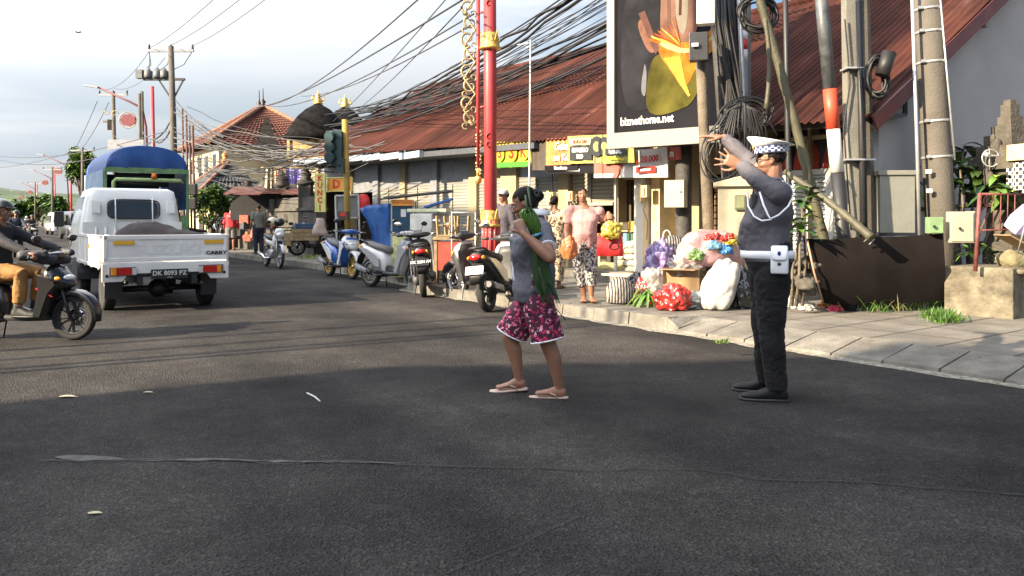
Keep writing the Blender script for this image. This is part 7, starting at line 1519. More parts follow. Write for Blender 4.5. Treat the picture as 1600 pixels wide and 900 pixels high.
# ================================================================== shop signs under the eaves
def sign(name, label, px0, px1, y0a, y0b, y1a, y1b, v, m, bits, th=.03, cat='banner'):
    u0_, u1_ = uof(px0, v), uof(px1, v); A_, B_ = U(u0_, v), U(u1_, v); Ya, Yb = A_.y, B_.y
    tl_, tr_, bl_, br_ = P(px0, y0a, Ya), P(px1, y0b, Yb), P(px0, y1a, Ya), P(px1, y1b, Yb)
    T = thing(name, label, cat, (bl_ + br_) / 2); n_ = -BX; mb = MB(); k_ = 9
    f0 = [tl_.lerp(tr_, i / k_) for i in range(k_ + 1)]; f1 = [bl_.lerp(br_, i / k_) + n_ * (.02 * math.sin(i * 1.9)) for i in range(k_ + 1)]; bk0 = [x - n_ * th for x in f0]; bk1 = [x - n_ * th for x in f1]; w_ = k_ + 1
    mb.add(f0 + f1 + bk0 + bk1, [(i, i + 1, w_ + i + 1, w_ + i) for i in range(k_)] + [(2 * w_ + i, 3 * w_ + i, 3 * w_ + i + 1, 2 * w_ + i + 1) for i in range(k_)] + [(i, 2 * w_ + i, 2 * w_ + i + 1, i + 1) for i in range(k_)] + [(w_ + i, w_ + i + 1, 3 * w_ + i + 1, 3 * w_ + i) for i in range(k_)] + [(0, w_, 3 * w_, 2 * w_), (k_, 2 * w_ + k_, 3 * w_ + k_, w_ + k_)]); mb.build('panel', m, T, True)
    def at(s, t): return (tl_.lerp(tr_, s)).lerp(bl_.lerp(br_, s), t) + n_ * .026
    rt = (tr_ - tl_).normalized(); up = (tl_ - bl_).normalized(); W__, H__ = (tr_ - tl_).length, (tl_ - bl_).length; lay = 0
    for b_ in bits:
        lay += 1
        if b_[0] == 't': _, s, t, txt, sz, mm = b_; put_text(txt, H__ * sz, mm, T, at(s, t) + n_ * (.003 * lay), rt, Z, bold=.004)
        elif b_[0] == 'r':
            _, s0, t0, s1, t1, mm, nm = b_; mb = MB(); q = [at(s0, t0), at(s1, t0), at(s1, t1), at(s0, t1)]; q = [x + n_ * (.003 * lay) for x in q]; mb.add(q + [x - n_ * .002 for x in q], [(0, 1, 2, 3), (7, 6, 5, 4), (0, 4, 5, 1), (1, 5, 6, 2), (2, 6, 7, 3), (3, 7, 4, 0)]); mb.build(nm, mm, T, True)
        elif b_[0] == 'p':
            _, pts, mm, nm = b_; mb = MB(); q = [at(s, t) + n_ * (.003 * lay) for s, t in pts]; n3 = len(q); mb.add(q + [x - n_ * .002 for x in q], [tuple(range(n3)), tuple(range(2 * n3 - 1, n3 - 1, -1))] + [(i, (i + 1) % n3, n3 + (i + 1) % n3, n3 + i) for i in range(n3)]); mb.build(nm, mm, T, True)
        elif b_[0] == 'c':
            _, s, t, rr_, mm, nm = b_; mb = MB(); c_ = at(s, t) + n_ * (.003 * lay); q = [c_ + rt * (math.cos(a) * rr_ * H__) + Z * (math.sin(a) * rr_ * H__) for a in [i * math.pi / 10 for i in range(20)]]; mb.add(q + [x - n_ * .002 for x in q], [tuple(range(20)), tuple(range(39, 19, -1))] + [(i, (i + 1) % 20, 20 + (i + 1) % 20, 20 + i) for i in range(20)]); mb.build(nm, mm, T, True)
    return T
def pm(n_, c, var=.05): return mat('print_' + n_, tuple(q * .58 for q in c), .75, var=var, vs=4, bump=.05, bs=6, spec=.2)
sign('shop_banner', 'yellow and green banner with red figures under the eaves, left of the orange one', 775, 829, 222, 221, 263, 261, 9.5, pm('lime', (.70, .62, .06), .3), [('r', 0, .78, 1, .98, pm('green', (.10, .38, .05)), 'green_band'), ('c', .15, .45, .30, pm('yellow2', (.85, .68, .05)), 'disc'), ('c', .5, .42, .36, pm('orange2', (.85, .42, .03)), 'disc'), ('c', .86, .45, .26, pm('yellow2', (0, 0, 0)), 'disc'), ('t', .15, .42, 'S', .6, pm('redp', (.65, .04, .03))), ('t', .5, .40, 'S', .75, pm('redp', (0, 0, 0))), ('t', .84, .42, 'K', .6, pm('redp', (0, 0, 0)))])
sign('shop_banner', 'dark brown panel added to fill the dark gap between the yellow and the orange banner', 831, 853, 222, 222, 266, 266, 9.55, DARKW, [])  # no real banner: a panel coloured to give the dark gap between two banners
sign('shop_banner', 'orange banner lettered Galur under the eaves', 853, 905, 217, 214, 268, 266, 9.5, pm('orange', (.80, .30, .10), .3), [('r', 0, .82, 1, 1, pm('dark', (.10, .09, .10)), 'dark_band'), ('t', .55, .26, 'Galur', .34, WHITEP), ('t', .55, .60, 'am Kon', .28, WHITEP), ('t', .5, .91, 'biznethome', .13, WHITEP)])
sign('shop_banner', 'lower grey and pink banner strip below the coffee banner', 858, 942, 250, 250, 272, 270, 9.52, pm('pinkgrey', (.55, .33, .30), .25), [('r', 0, .45, 1, 1, pm('dark', (0, 0, 0)), 'dark_band'), ('t', .4, .72, 'www.biznethome.net', .28, WHITEP)])
sign('shop_banner', 'yellow-green banner with a black panel reading ESPRESSO BLD and two tyres', 887, 952, 213, 210, 256, 254, 9.42, pm('leafy', (.55, .58, .16), .3), [('r', .08, .38, .62, .88, BLACKP, 'black_panel'), ('r', .08, .10, .60, .34, pm('cream', (.72, .70, .42)), 'cream_panel'), ('t', .35, .23, 'BUKA 24H', .17, pm('redp', (0, 0, 0))), ('t', .35, .53, 'ESPRESSO', .21, WHITEP), ('t', .35, .76, 'BLD', .2, WHITEP), ('c', .75, .42, .36, BLACKP, 'tyre'), ('c', .75, .42, .18, pm('hub', (.35, .38, .15)), 'hub'), ('c', .93, .42, .32, BLACKP, 'tyre'), ('c', .93, .42, .15, pm('hub', (0, 0, 0)), 'hub')])
sign('shop_banner', 'olive banner with a black price panel reading 20.000', 942, 990, 228, 229, 256, 254, 9.36, pm('olive2', (.42, .45, .12), .3), [('r', .12, .15, .80, .52, BLACKP, 'black_panel'), ('t', .46, .34, 'Rp20.000,-', .24, WHITEP), ('t', .5, .75, 'Mie Lemon Ayam', .17, pm('yellow2', (0, 0, 0)))])
sign('shop_banner', 'wide red and white banner priced Rp20.000', 930, 1042, 244, 229, 278, 277, 9.46, pm('white2', (.80, .76, .70)), [('p', [(0, 0), (.52, 0), (.34, 1), (0, 1)], pm('salmon', (.70, .18, .14), .2), 'red_field'), ('p', [(0, .82), (.30, .82), (.28, 1), (0, 1)], pm('white2', (0, 0, 0)), 'white_strip'), ('t', .19, .32, 'Paket Hemat', .15, WHITEP), ('t', .61, .42, 'Rp', .22, pm('redp', (0, 0, 0))), ('t', .80, .36, '20.000', .38, pm('redp', (0, 0, 0))), ('r', .62, .62, .88, .84, pm('redp', (0, 0, 0)), 'red_label'), ('t', .75, .73, 'Beli 2 Gratis', .12, WHITEP)])
sign('shop_banner', 'small pink cloth with white figures hanging right of the price banner', 1042, 1062, 231, 230, 250, 249, 9.5, pm('salmon', (0, 0, 0)), [('t', .5, .5, 'n', .9, WHITEP)])
# goods: shelves, sacks, hanging packets
rr = random.Random(5); GC = [pm('g%d' % i, c) for i, c in enumerate(((.7, .62, .4), (.6, .1, .06), (.75, .72, .62), (.1, .25, .12), (.7, .5, .1), (.12, .1, .08), (.2, .35, .5), (.5, .3, .2)))]
for px0, px1, v, zs in ((966, 1001, 10.0, (.30, .55, .80, 1.05)), (905, 955, 10.9, (.35, .8, 1.2)), (1028, 1054, 10.7, (.4, .8, 1.2)), (1094, 1132, 10.8, (.4, .9, 1.3))):
    a_, b_ = sorted((uof(px0, v), uof(px1, v)))
    for zi, z in enumerate(zs):
        mb = MB(); mb.ubox(a_, b_, v, v + .4, z - .03, z); solo(mb, 'shelf', 'shop shelf, %s, behind the %s' % (['lowest', 'second from the floor', 'third from the floor', 'topmost'][zi], {966: 'white front post', 905: 'pink-topped woman', 1028: 'ochre post', 1094: 'brown pole'}[px0]), 'shelf', WOODB)
        x = a_ + .05; kk = 0
        while x < b_ - .06:
            w_ = rr.uniform(.09, .2); h_ = rr.uniform(.08, .2); nm = rr.choice(['packet', 'sack', 'box']); mb = MB(); mb.ubox(x, min(x + w_, b_), v + .02, v + .3, z, z + h_); o = solo(mb, nm, 'small packet of goods on the shop shelves', 'goods', rr.choice(GC), group='goods on the shop shelves', bevel=.02); x += w_ + .015
for i in range(9): 
    q = U(uof(972, 10.0) - .0, 9.95, .0); crumple('flour_bag', 'stacked pale flour bag inside the open shop beside the white post', U(uof(990 - 16 * (i % 2), 9.98), 9.98, .30 + .11 * (i // 2)), (.34, .26, .13), GC[2] if i % 3 else GC[0], 60 + i, .08, cat='sack', group='stacked flour bags in the shop')
crumple('yellow_sack', 'pale yellow sack lying behind the pink-topped woman', U(uof(947, 9.7), 9.7, .26), (.75, .4, .22), pm('straw', (.72, .62, .30)), 70, .1, cat='sack')
for i, px in enumerate((1032, 1040, 1048, 1100, 1110, 1120)):
    mb = MB(); u_ = uof(px, 10.5); 
    for j in range(7): mb.box(U(u_, 10.5, 1.75 - j * .11), (.07, .03, .09), rz=STREET)
    solo(mb, 'hanging_packets', 'string of small packets hanging in the shop opening', 'goods', [GC[5], GC[2], GC[7]][i % 3], group='strings of packets in the shop openings')
crumple('yellow_bag', 'yellow plastic bag hanging from the raised hand of the pink-topped woman', P(955, 374, 10.1) , (.26, .2, .26), PYE, 71, .16, knot=.8, flat=.1); 
T = thing('red_bag', 'red shopping bag with a dark emblem carried by the pink-topped woman', 'bag', P(952, 400, 10.15)); mb = MB(); c_ = P(953, 400, 10.2); mb.loft([(c_, Vector((.165, -.02, 0)), Vector((.02, .07, 0)), 5), (c_ + Z * .15, Vector((.16, -.02, 0)), Vector((.02, .06, 0)), 5), (c_ + Z * .29, Vector((.145, -.02, 0)), Vector((.01, .03, 0)), 5)], 20); mb.build('bag_body', mat('red_fabric', (.62, .03, .03), .6, bump=.5, bs=9), T, True, smooth=True); mb = MB(); mb.ring(c_ + Vector((.04, -.075, .13)), .045, .008, 14, 5, sx=1.3); mb.build('emblem', BLACKP, T, True); mb = MB(); mb.ring(c_ + Z * .28, .08, .008, 12, 5, a0=0, a1=math.pi, sx=.8); mb.build('handle', BLACKP, T, True)
crumple('orange_bag', 'orange bag hanging at the right side of the pink-topped woman', P(889, 405, 10.45), (.22, .16, .30), plastic('terracotta', (.55, .17, .05), .5), 73, .12, flat=.1)

# ================================================================== middle: red column lamp, carts, chairs, traffic light
COLR = mat('column_red', (.33, .03, .035), .5, var=.12, bump=.05, coat=.2, dirt=.15); GLD = mat('ornament_gold', (.62, .42, .12), .4, .5, var=.2, bump=.3); GLD2 = mat('old_gold', (.28, .22, .12), .5, .4, var=.3, bump=.3)
rcY = 12.3; rb_ = Vector(((767 - 800) / F * rcY, rcY, .13)); T = thing('lamp_column', 'tall red street lamp column with gold collars and hanging gold scrollwork', 'lamp post', rb_)
mb = MB(); top_ = P(765, -60, rcY); mb.tube([P(767, 478, rcY), P(766, 150, rcY), top_], .098, 20); mb.build('shaft', COLR, T, True)
mb = MB(); mb.lathe([(.14, 0), (.14, .45), (.128, .5), (.128, 1.10), (.12, 1.14)], rb_, 20); 
for i in range(12): a_ = i * math.pi / 6; mb.tube([rb_ + Vector((math.cos(a_) * .128, math.sin(a_) * .128, .5)), rb_ + Vector((math.cos(a_) * .126, math.sin(a_) * .126, 1.12))], .022, 6)
mb.build('fluted_base', COLR, T, True)
for y_ in (343, 66):
    q = P(766, y_ + 6, rcY); mb = MB(); mb.lathe([(.12, -.06), (.17, -.05), (.17, -.02), (.14, 0), (.145, .06), (.125, .13), (.10, .20)], q, 20); o = mb.build('collar', GLD, T, True)
    for i in range(8): a_ = i * math.pi / 4; mb = MB(); mb.prism([(-.045, .06), (.045, .06), (0, -.02 + .24)], (-math.sin(a_), math.cos(a_), 0), (math.cos(a_) * .02, math.sin(a_) * .02, 1), 0, .012, o=q + Vector((math.cos(a_) * .135, math.sin(a_) * .135, 0))); mb.build('petal', GLD, o, True)
mb = MB(); mb.tube([P(747, -60, rcY), P(747, 262, rcY)], .030, 8); rod = mb.build('drop_rod', COLR, T, True)
mb = MB(); mb.ell(P(747, 281, rcY), (.055, .055, .07), 14, 8); mb.tube([P(747, 262, rcY), P(747, 275, rcY)], [.02, .03], 8); mb.build('finial', GLD, rod, True)
for y_ in (168, 20): mb = MB(); mb.tube([P(747, y_, rcY), P(765, y_ - 2, rcY)], .018, 8); mb.build('bracket', COLR, T, True)
def scroll(mb, c, R0, turns, sgn, a0, r=.022):
    pts, rs = [], []
    for i in range(26): t = i / 25; a_ = a0 + sgn * turns * 2 * math.pi * t; q = R0 * (1 - .78 * t); pts.append(c + Vector((math.cos(a_) * q, 0, math.sin(a_) * q))); rs.append(r * (1 - .45 * t))
    mb.tube(pts, rs, 6)
mb = MB(); y_ = -40; k_ = 0; sp = []
while y_ < 190:
    s_ = 1 if k_ % 2 else -1; scroll(mb, P(733 + s_ * 2, y_, rcY), .115, 1.15, s_, R(90 if k_ % 2 else -90), .022); scroll(mb, P(733 - s_ * 6, y_ + 11, rcY), .06, .9, -s_, R(-60), .014); sp.append(P(734 + 9 * s_, y_ + 12, rcY)); y_ += 25; k_ += 1
mb.tube(sp, .020, 6); mb.tube([P(733, 188, rcY), P(737, 196, rcY), P(745, 190, rcY)], .02, 6); mb.build('scrollwork', GLD2, T, True)
mb = MB()
for i in range(7): y_ = 198 + i * 11; s_ = 1 if i % 2 else -1; mb.tube([P(748 + s_ * 5, y_, rcY), P(748 - s_ * 3, y_ + 7, rcY), P(748 + s_ * 4, y_ + 13, rcY), P(747, y_ + 18, rcY)], [.006, .022, .018, .006], 6)
mb.build('flame_ornament', mat('pale_gold', (.75, .60, .32), .4, .3), T, True)
mb = MB(); scroll(mb, P(764, 214, rcY - .1), .055, .6, 1, 1.5, .014); scroll(mb, P(764, 224, rcY - .1), .055, .6, -1, -1.5, .014); scroll(mb, P(764, 6, rcY - .1), .055, .6, 1, 1.5, .014); mb.build('relief', mat('relief_red', (.30, .02, .02), .5), T, True)
# yellow traffic light pole
a_ = P(545, 420, 19.4); a_.z = .13; T = thing('traffic_light', 'yellow traffic light pole with its dark teal signal head turned away', 'traffic light', a_)
YEL = mat('pole_yellow', (.30, .20, .035), .6, var=.2, dirt=.3); mb = MB(); mb.tube([a_, P(539, 187, 19.4)], .075, 12); mb.build('shaft', YEL, T, True)
mb = MB(); mb.box(P(526, 232, 19.3), (.28, .22, .85), rz=.1); TEAL = mat('signal_teal', (.018, .045, .050), .5); sg = mb.build('signal_head', TEAL, T, True, bevel=.02)
mb = MB(); mb.box(P(532, 258, 19.3), (.18, .16, .36)); mb.build('signal_box', TEAL, T, True)
for y_ in (213, 229, 245): mb = MB(); mb.tube([P(520, y_, 19.2), P(513, y_ + 1, 19.05)], [.11, .13], 12); mb.build('visor', TEAL, sg, True)
mb = MB(); mb.tube([P(540, 212, 19.4), P(528, 212, 19.3)], .02, 6); mb.build('bracket', YEL, T, True)
def board(name, label, c, w, h_, m_, txts, right=Vector((1, .0, 0)), th=.05, frame=None):
    T = thing(name, label, 'sign', c - Z * h_ / 2); right = right.normalized(); n_ = right.cross(Z); mb = MB(); mb.prism([(-w / 2, -h_ / 2), (w / 2, -h_ / 2), (w / 2, h_ / 2), (-w / 2, h_ / 2)], right, Z, -th, 0, o=c, nrm=n_); mb.build('panel', m_, T, True)
    if frame:
        mb = MB()
        for q in ([(-w / 2, -h_ / 2), (w / 2, -h_ / 2)], [(w / 2, -h_ / 2), (w / 2, h_ / 2)], [(w / 2, h_ / 2), (-w / 2, h_ / 2)], [(-w / 2, h_ / 2), (-w / 2, -h_ / 2)]): mb.bar(c + right * q[0][0] + Z * q[0][1] + n_ * .005, c + right * q[1][0] + Z * q[1][1] + n_ * .005, .03, .03)
        mb.build('frame', frame, T, True)
    for t_, x, z, sz, mm in txts: put_text(t_, sz, mm, T, c + right * x + Z * z + n_ * .006, right, Z, bold=.008)
    return T
REDT = mat('letter_red', (.50, .03, .02), .5); sgr = Vector((1, -.3, 0))
YGR = mat('sign_yellowgreen', (.52, .50, .16), .5)
T = board('shop_sign', 'tall yellow-green sign reading KUNCI in red letters', P(500, 301, 20.3), .30, .98, YGR, [(ch, 0, .36 - i * .185, .20, REDT) for i, ch in enumerate('KUNCI')], sgr)
T = board('shop_sign', 'orange sign reading DI half hidden by the yellow pole', P(531, 288, 20.5), .70, .34, mat('sign_orange', (.72, .30, .05), .5), [('D', -.10, 0, .30, REDT), ('I', .14, 0, .30, REDT)], sgr, frame=YGR)
T = board('small_sign', 'small dark sign with red letters reading AK beside the yellow pole', P(536, 337, 19.0), .26, .20, DARKW, [('AK', 0, .03, .12, REDT)], sgr)
T = thing('display_frame', 'empty pale display frame behind the yellow pole', 'frame', P(540, 372, 20.2)); mb = MB()
for q0, q1 in (((524, 306), (560, 304)), ((524, 306), (526, 375)), ((560, 304), (562, 375)), ((526, 340), (561, 340))): mb.bar(P(*q0, 20.2), P(*q1, 20.2), .04)
mb.build('frame', STEEL, T, True); mb = MB(); mb.box(P(543, 322, 20.25), (.54, .02, .5)); mb.build('panel', mat('cloudy_glass', (.18, .18, .18), .3), T, True)
crumple('red_bag', 'red bag hanging in the shop door right of the yellow pole', P(568, 332, 20.3), (.34, .2, .48), mat('red_fabric', (0, 0, 0)), 77, .08, flat=.1)
# blue tarp cart
TB_ = mat('tarp_blue2', (.02, .10, .34), .45, var=.2, vs=3, bump=.9, bs=6)
T = thing('covered_cart', 'food cart wrapped in blue tarpaulin behind the scooters', 'cart', P(588, 395, 15.9)); mb = MB(); k_ = 12; rows_ = []
for zy, xl, xr in ((322, 563, 612), (328, 564, 613), (345, 574, 613), (365, 580, 612), (390, 584, 611)): rows_.append([P(xl + (xr - xl) * i / k_, zy + (3 if i < 2 and zy < 330 else 0) - (4 * i / k_ if zy < 330 else 0), 15.7 + .10 * noise.noise(Vector((i * .45, zy * .05, 2)))) for i in range(k_ + 1)])
w_ = k_ + 1; vs_ = [v for r_ in rows_ for v in r_]; bk_ = [v + Vector((.05, .55, 0)) for v in vs_]; mb.add(vs_ + bk_, [(r_ * w_ + i, r_ * w_ + i + 1, (r_ + 1) * w_ + i + 1, (r_ + 1) * w_ + i) for r_ in range(4) for i in range(k_)] + [(i, len(vs_) + i, len(vs_) + i + 1, i + 1) for i in range(k_)] + [(r_ * w_, (r_ + 1) * w_, len(vs_) + (r_ + 1) * w_, len(vs_) + r_ * w_) for r_ in range(4)] + [(r_ * w_ + k_, len(vs_) + r_ * w_ + k_, len(vs_) + (r_ + 1) * w_ + k_, (r_ + 1) * w_ + k_) for r_ in range(4)], True); mb.build('tarpaulin', TB_, T, True)
mb = MB(); 
for px in (590, 608): mb.lathe([(.05, -.02), (.16, -.02), (.16, .02), (.05, .02)], P(px, 398, 15.8), 14, 'Y')
mb.build('wheel', RUB, T, True)
T = thing('food_kiosk', 'small dark blue glass food kiosk with an orange board and sloping roof', 'kiosk', P(632, 410, 15.6)); c_ = P(631, 410, 15.7); c_.z = .13
mb = MB(); mb.box(c_ + Z * .40, (.44, .42, .80)); mb.build('base', mat('kiosk_yellow', (.55, .55, .25), .6, var=.4, vs=7), T, True); mb = MB(); mb.box(c_ + Z * 1.12, (.42, .40, .60)); mb.build('glass_case', mat('kiosk_glass', (.03, .07, .12), .15), T, True)
mb = MB()
for x in (-.21, .21):
    for y in (-.2, .2): mb.box(c_ + Vector((x, y, .98)), (.03, .03, 1.0))
mb.box(c_ + Z * .83, (.46, .44, .03)); mb.build('frame', mat('kiosk_frame', (.30, .33, .30), .5), T, True)
mb = MB(); mb.box(c_ + Vector((0, -.22, 1.44)), (.43, .03, .12)); mb.build('sign_board', mat('sign_orange', (0, 0, 0)), T, True); put_text('MARTABAK', .07, REDT, T, c_ + Vector((0, -.238, 1.44)), (1, 0, 0), (0, 0, 1)); mb = MB(); mb.box(c_ + Vector((.02, -.21, 1.24)), (.10, .01, .15)); mb.build('price_card', WHITEP, T, True)
mb = MB(); mb.add([c_ + Vector(q) for q in ((-.35, -.35, 1.52), (.95, -.3, 1.66), (.95, .4, 1.66), (-.35, .4, 1.52), (-.35, -.35, 1.55), (.95, -.3, 1.69), (.95, .4, 1.69), (-.35, .4, 1.55))], [(0, 3, 2, 1), (4, 5, 6, 7), (0, 1, 5, 4), (1, 2, 6, 5), (2, 3, 7, 6), (3, 0, 4, 7)]); mb.build('roof', mat('kiosk_roof', (.12, .11, .10), .7), T, True)
T = thing('refrigerator', 'white chest cabinet with a second grey cabinet side behind the black scooter', 'cabinet', P(668, 400, 14.9)); c_ = P(664, 400, 14.9); c_.z = .13; mb = MB(); mb.box(c_ + Z * .62, (.42, .5, 1.2), rz=-.2); mb.build('body', mat('fridge_white', (.66, .66, .60), .5), T, True, bevel=.015); mb = MB(); mb.box(c_ + Vector((.40, .1, .62)), (.36, .5, 1.2), rz=-.2); mb.build('side', mat('fridge_side', (.33, .32, .28), .6), T, True); mb = MB(); mb.box(c_ + Vector((.1, 0, 1.28)), (.75, .5, .06), rz=-.2); mb.build('top', mat('fridge_top', (.6, .62, .42), .5), T, True, bevel=.01)
mb = MB(); mb.add([P(*q) for q in ((662, 322, 15), (706, 309, 15), (708, 313, 15.6), (668, 326, 15.6), (662, 325, 15), (706, 312, 15))], [(0, 1, 2, 3), (4, 5, 1, 0), (3, 2, 5, 4)]); solo(mb, 'blue_tray', 'folded blue tarp edge lying on the white cabinet', 'tarp', TB_)
T = thing('wooden_table', 'brown wooden table with red side panel and upturned stools on it', 'table', P(705, 415, 13.9)); mb = MB(); c_ = P(712, 372, 13.9); mb.box(c_, (.75, .5, .05)); mb.build('tabletop', WOODB, T, True); mb = MB(); mb.box(c_ + Vector((0, -.2, -.30)), (.72, .03, .50)); mb.build('side_panel', mat('table_red', (.32, .06, .04), .6, var=.3), T, True)
for x in (-.33, .33):
    for y in (-.2, .2): mb = MB(); mb.box(c_ + Vector((x, y, -.5)), (.05, .05, 1.0)); mb.build('leg', WOODB, T, True)
for i, px in enumerate((694, 722, 706)):
    T = thing('stool', 'wooden stool turned upside down on the table, %s' % ['left one', 'right one', 'middle one'][i], 'stool', P(px, 370, 13.8 + .1 * i), 0, 'upturned stools'); q = P(px, 368, 13.8 + .1 * i); mb = MB(); mb.box(q, (.26, .26, .03)); mb.build('seat', WOODB, T, True)
    for x in (-.1, .1):
        for y in (-.1, .1): mb = MB(); mb.bar(q + Vector((x, y, 0)), q + Vector((x * 1.2, y * 1.2, .34)), .028); mb.build('leg', WOODB, T, True)
    mb = MB(); mb.bar(q + Vector((-.11, -.11, .18)), q + Vector((.11, -.11, .18)), .02); mb.build('rung', WOODB, T, True)
T = thing('steel_rail', 'thin galvanised pipe stand between the table and the red column', 'rail', P(725, 440, 13.5)); mb = MB(); mb.tube([P(706, 440, 13.4), P(706, 330, 13.4)], .014, 6); mb.tube([P(706, 332, 13.4), P(744, 333, 13.4)], .010, 6); mb.tube([P(743, 440, 13.4), P(743, 332, 13.4)], .014, 6); mb.build('pipe', STEEL, T, True)
T = pole('thin_pole', 'thin pale steel pole rising above the roof with a television aerial', P(826, 400, 13.4), P(829, 62, 13.4), .018, .014, STEEL, n=8)
for x0_, x1_, y_ in ((818, 838, 66), (822, 834, 72), (808, 832, 68)): mb = MB(); mb.tube([P(x0_, y_ + 2, 13.4), P(x1_, y_, 13.4)], .008, 5); mb.build('aerial_rod', STEEL, T, True)
for k_, px in enumerate((795, 800)):
    T = thing('crate', 'grey slatted crate standing behind the big scooter, %s' % ['upper', 'lower'][k_], 'crate', P(px, 440 + 18 * k_, 12.0)); 
    for i in range(5): mb = MB(); mb.box(P(px - 8 + i * 5, 425 + 18 * k_, 11.9), (.03, .02, .30)); mb.build('slat', mat('grey_slat', (.45, .44, .40), .7), T, True)
    mb = MB(); mb.box(P(px, 415 + 18 * k_, 11.92), (.3, .03, .03)); mb.build('rail', mat('grey_slat', (0, 0, 0)), T, True)
# ================================================================== buildings at the left
TILE = mat('roof_tile_red', (.12, .04, .027), .8, var=.45, vs=3.5, bump=.8, bs=9, dirt=.4, dcol=(.09, .04, .03)); TILEL = mat('tile_ridge', (.22, .10, .06), .8, var=.3); DTILE = mat('dark_tile', (.055, .055, .06), .8, var=.4, vs=6); THATCH = mat('black_thatch', (.009, .0085, .009), 1, spec=.1, var=.5, vs=5, bump=.9, bs=12)
DSTONE = mat('dark_wall_stone', (.075, .07, .06), .9, var=.4, vs=2, bump=.7, bs=10, dirt=.5, dcol=(.035, .03, .025)); HCREAM = mat('house_cream', (.62, .52, .33), .8, var=.15)
def tiled_slope(parent, corners, nrow, ncol, m, h_=.06):
    """corners: eave left, eave right, ridge right, ridge left; overlapping courses of half-round tiles"""
    a, b, c, d = [Vector(x) for x in corners]; n_ = (b - a).cross(d - a).normalized(); n_ = n_ if n_.z > 0 else -n_; vs, fs = [], []; w_ = ncol * 2 + 1
    for r_ in range(nrow):
        for e, lift in ((0, .9), (1, .0)):
            t = (r_ + e) / nrow; l0, l1 = a.lerp(d, t), b.lerp(c, t)
            for j in range(w_): vs.append(l0.lerp(l1, j / (w_ - 1)) + n_ * (h_ * (lift + (.7 if j % 2 else 0))))
    for r_ in range(nrow * 2 - 1): fs += [(r_ * w_ + j, r_ * w_ + j + 1, (r_ + 1) * w_ + j + 1, (r_ + 1) * w_ + j) for j in range(w_ - 1)]
    mb = MB(); mb.add(vs, fs); return mb.build('roof', m, parent, True)
hc = P(408, 345, 47); hc.z = 0; T = thing('tiled_house', 'two-storey house with a hipped red tile roof and sunlit cream walls at the left', 'house', hc)
sx, sy = AX, BX; we, he, ha = 4.0, 5.25, 7.85
cr = {k_: hc + sx * (we * i) + sy * (we * j) + Z * he for k_, (i, j) in {'a': (-1, -1), 'b': (1, -1), 'c': (1, 1), 'd': (-1, 1)}.items()}; r0, r1 = hc - sx * .35 + Z * ha, hc + sx * .35 + Z * ha
for q in ((cr['b'], cr['a'], r0, r1), (cr['c'], cr['b'], r1, r1), (cr['a'], cr['d'], r0, r0), (cr['d'], cr['c'], r1, r0)):
    o = tiled_slope(T, q, 22, 24, TILE)
for e, r_ in (('a', r0), ('b', r1), ('c', r1), ('d', r0)): mb = MB(); mb.tube([cr[e] + Z * .08, r_ + Z * .1], .12, 8); mb.build('hip_ridge', TILEL, T, True)
for r_ in (r0, r1): mb = MB(); mb.lathe([(.16, 0), (.16, .15), (.1, .2), (.18, .32), (.08, .42), (.04, .5), (.02, 1.1)], r_, 10); mb.build('finial', BLACKP, T, True)
mb = MB(); q = MB()
for i, j in ((-1, -1), (1, -1), (1, 1), (-1, 1)): pass
def obox(mb, o, x0, x1, y0, y1, z0, z1):
    p_ = [o + sx * x + sy * y + Z * z for z in (z0, z1) for x, y in ((x0, y0), (x0, y1), (x1, y1), (x1, y0))]; return mb.add(p_, [(0, 3, 2, 1), (4, 5, 6, 7), (0, 1, 5, 4), (1, 2, 6, 5), (2, 3, 7, 6), (3, 0, 4, 7)])
mb = MB(); obox(mb, hc, -3.3, 3.3, -3.3, 3.3, 0, 5.2); mb.build('wall', HCREAM, T, True)
for x in (-2.4, -.8, .8, 2.4):
    mb = MB(); obox(mb, hc, x - .4, x + .4, -3.34, -3.28, 3.6, 4.8); w = mb.build('window', mat('dark_glass', (0, 0, 0)), T, True); mb = MB(); obox(mb, hc, x - .03, x + .03, -3.38, -3.34, 3.6, 4.8); obox(mb, hc, x - .42, x + .42, -3.38, -3.34, 3.55, 3.62); mb.build('frame', WHITEP, w, True)
mb = MB(); q_ = P(417, 232, 42.5)
for w_, z_, h_ in ((1.5, -.6, .5), (1.2, -.1, .5), (.8, .4, .2), (1.05, .55, .12), (.7, .68, .25), (.85, .9, .1), (.5, 1.0, .25), (.6, 1.2, .08), (.3, 1.3, .3)): mb.box(q_ + Z * (z_ + h_ / 2), (w_, .8, h_ * 1.001), rz=.3)
mb.build('gable_ornament', mat('ornament_dark', (.035, .03, .028), .9), T, True)
mb = MB(); mb.ubox(38, 44, 9.2, 9.4, 1.6, 3.4); solo(mb, 'block_wall', 'grey block wall under the eaves of the tiled house', 'wall', mat('grey_block', (.22, .22, .21), .9, var=.3, vs=2, bump=.8, bs=6))
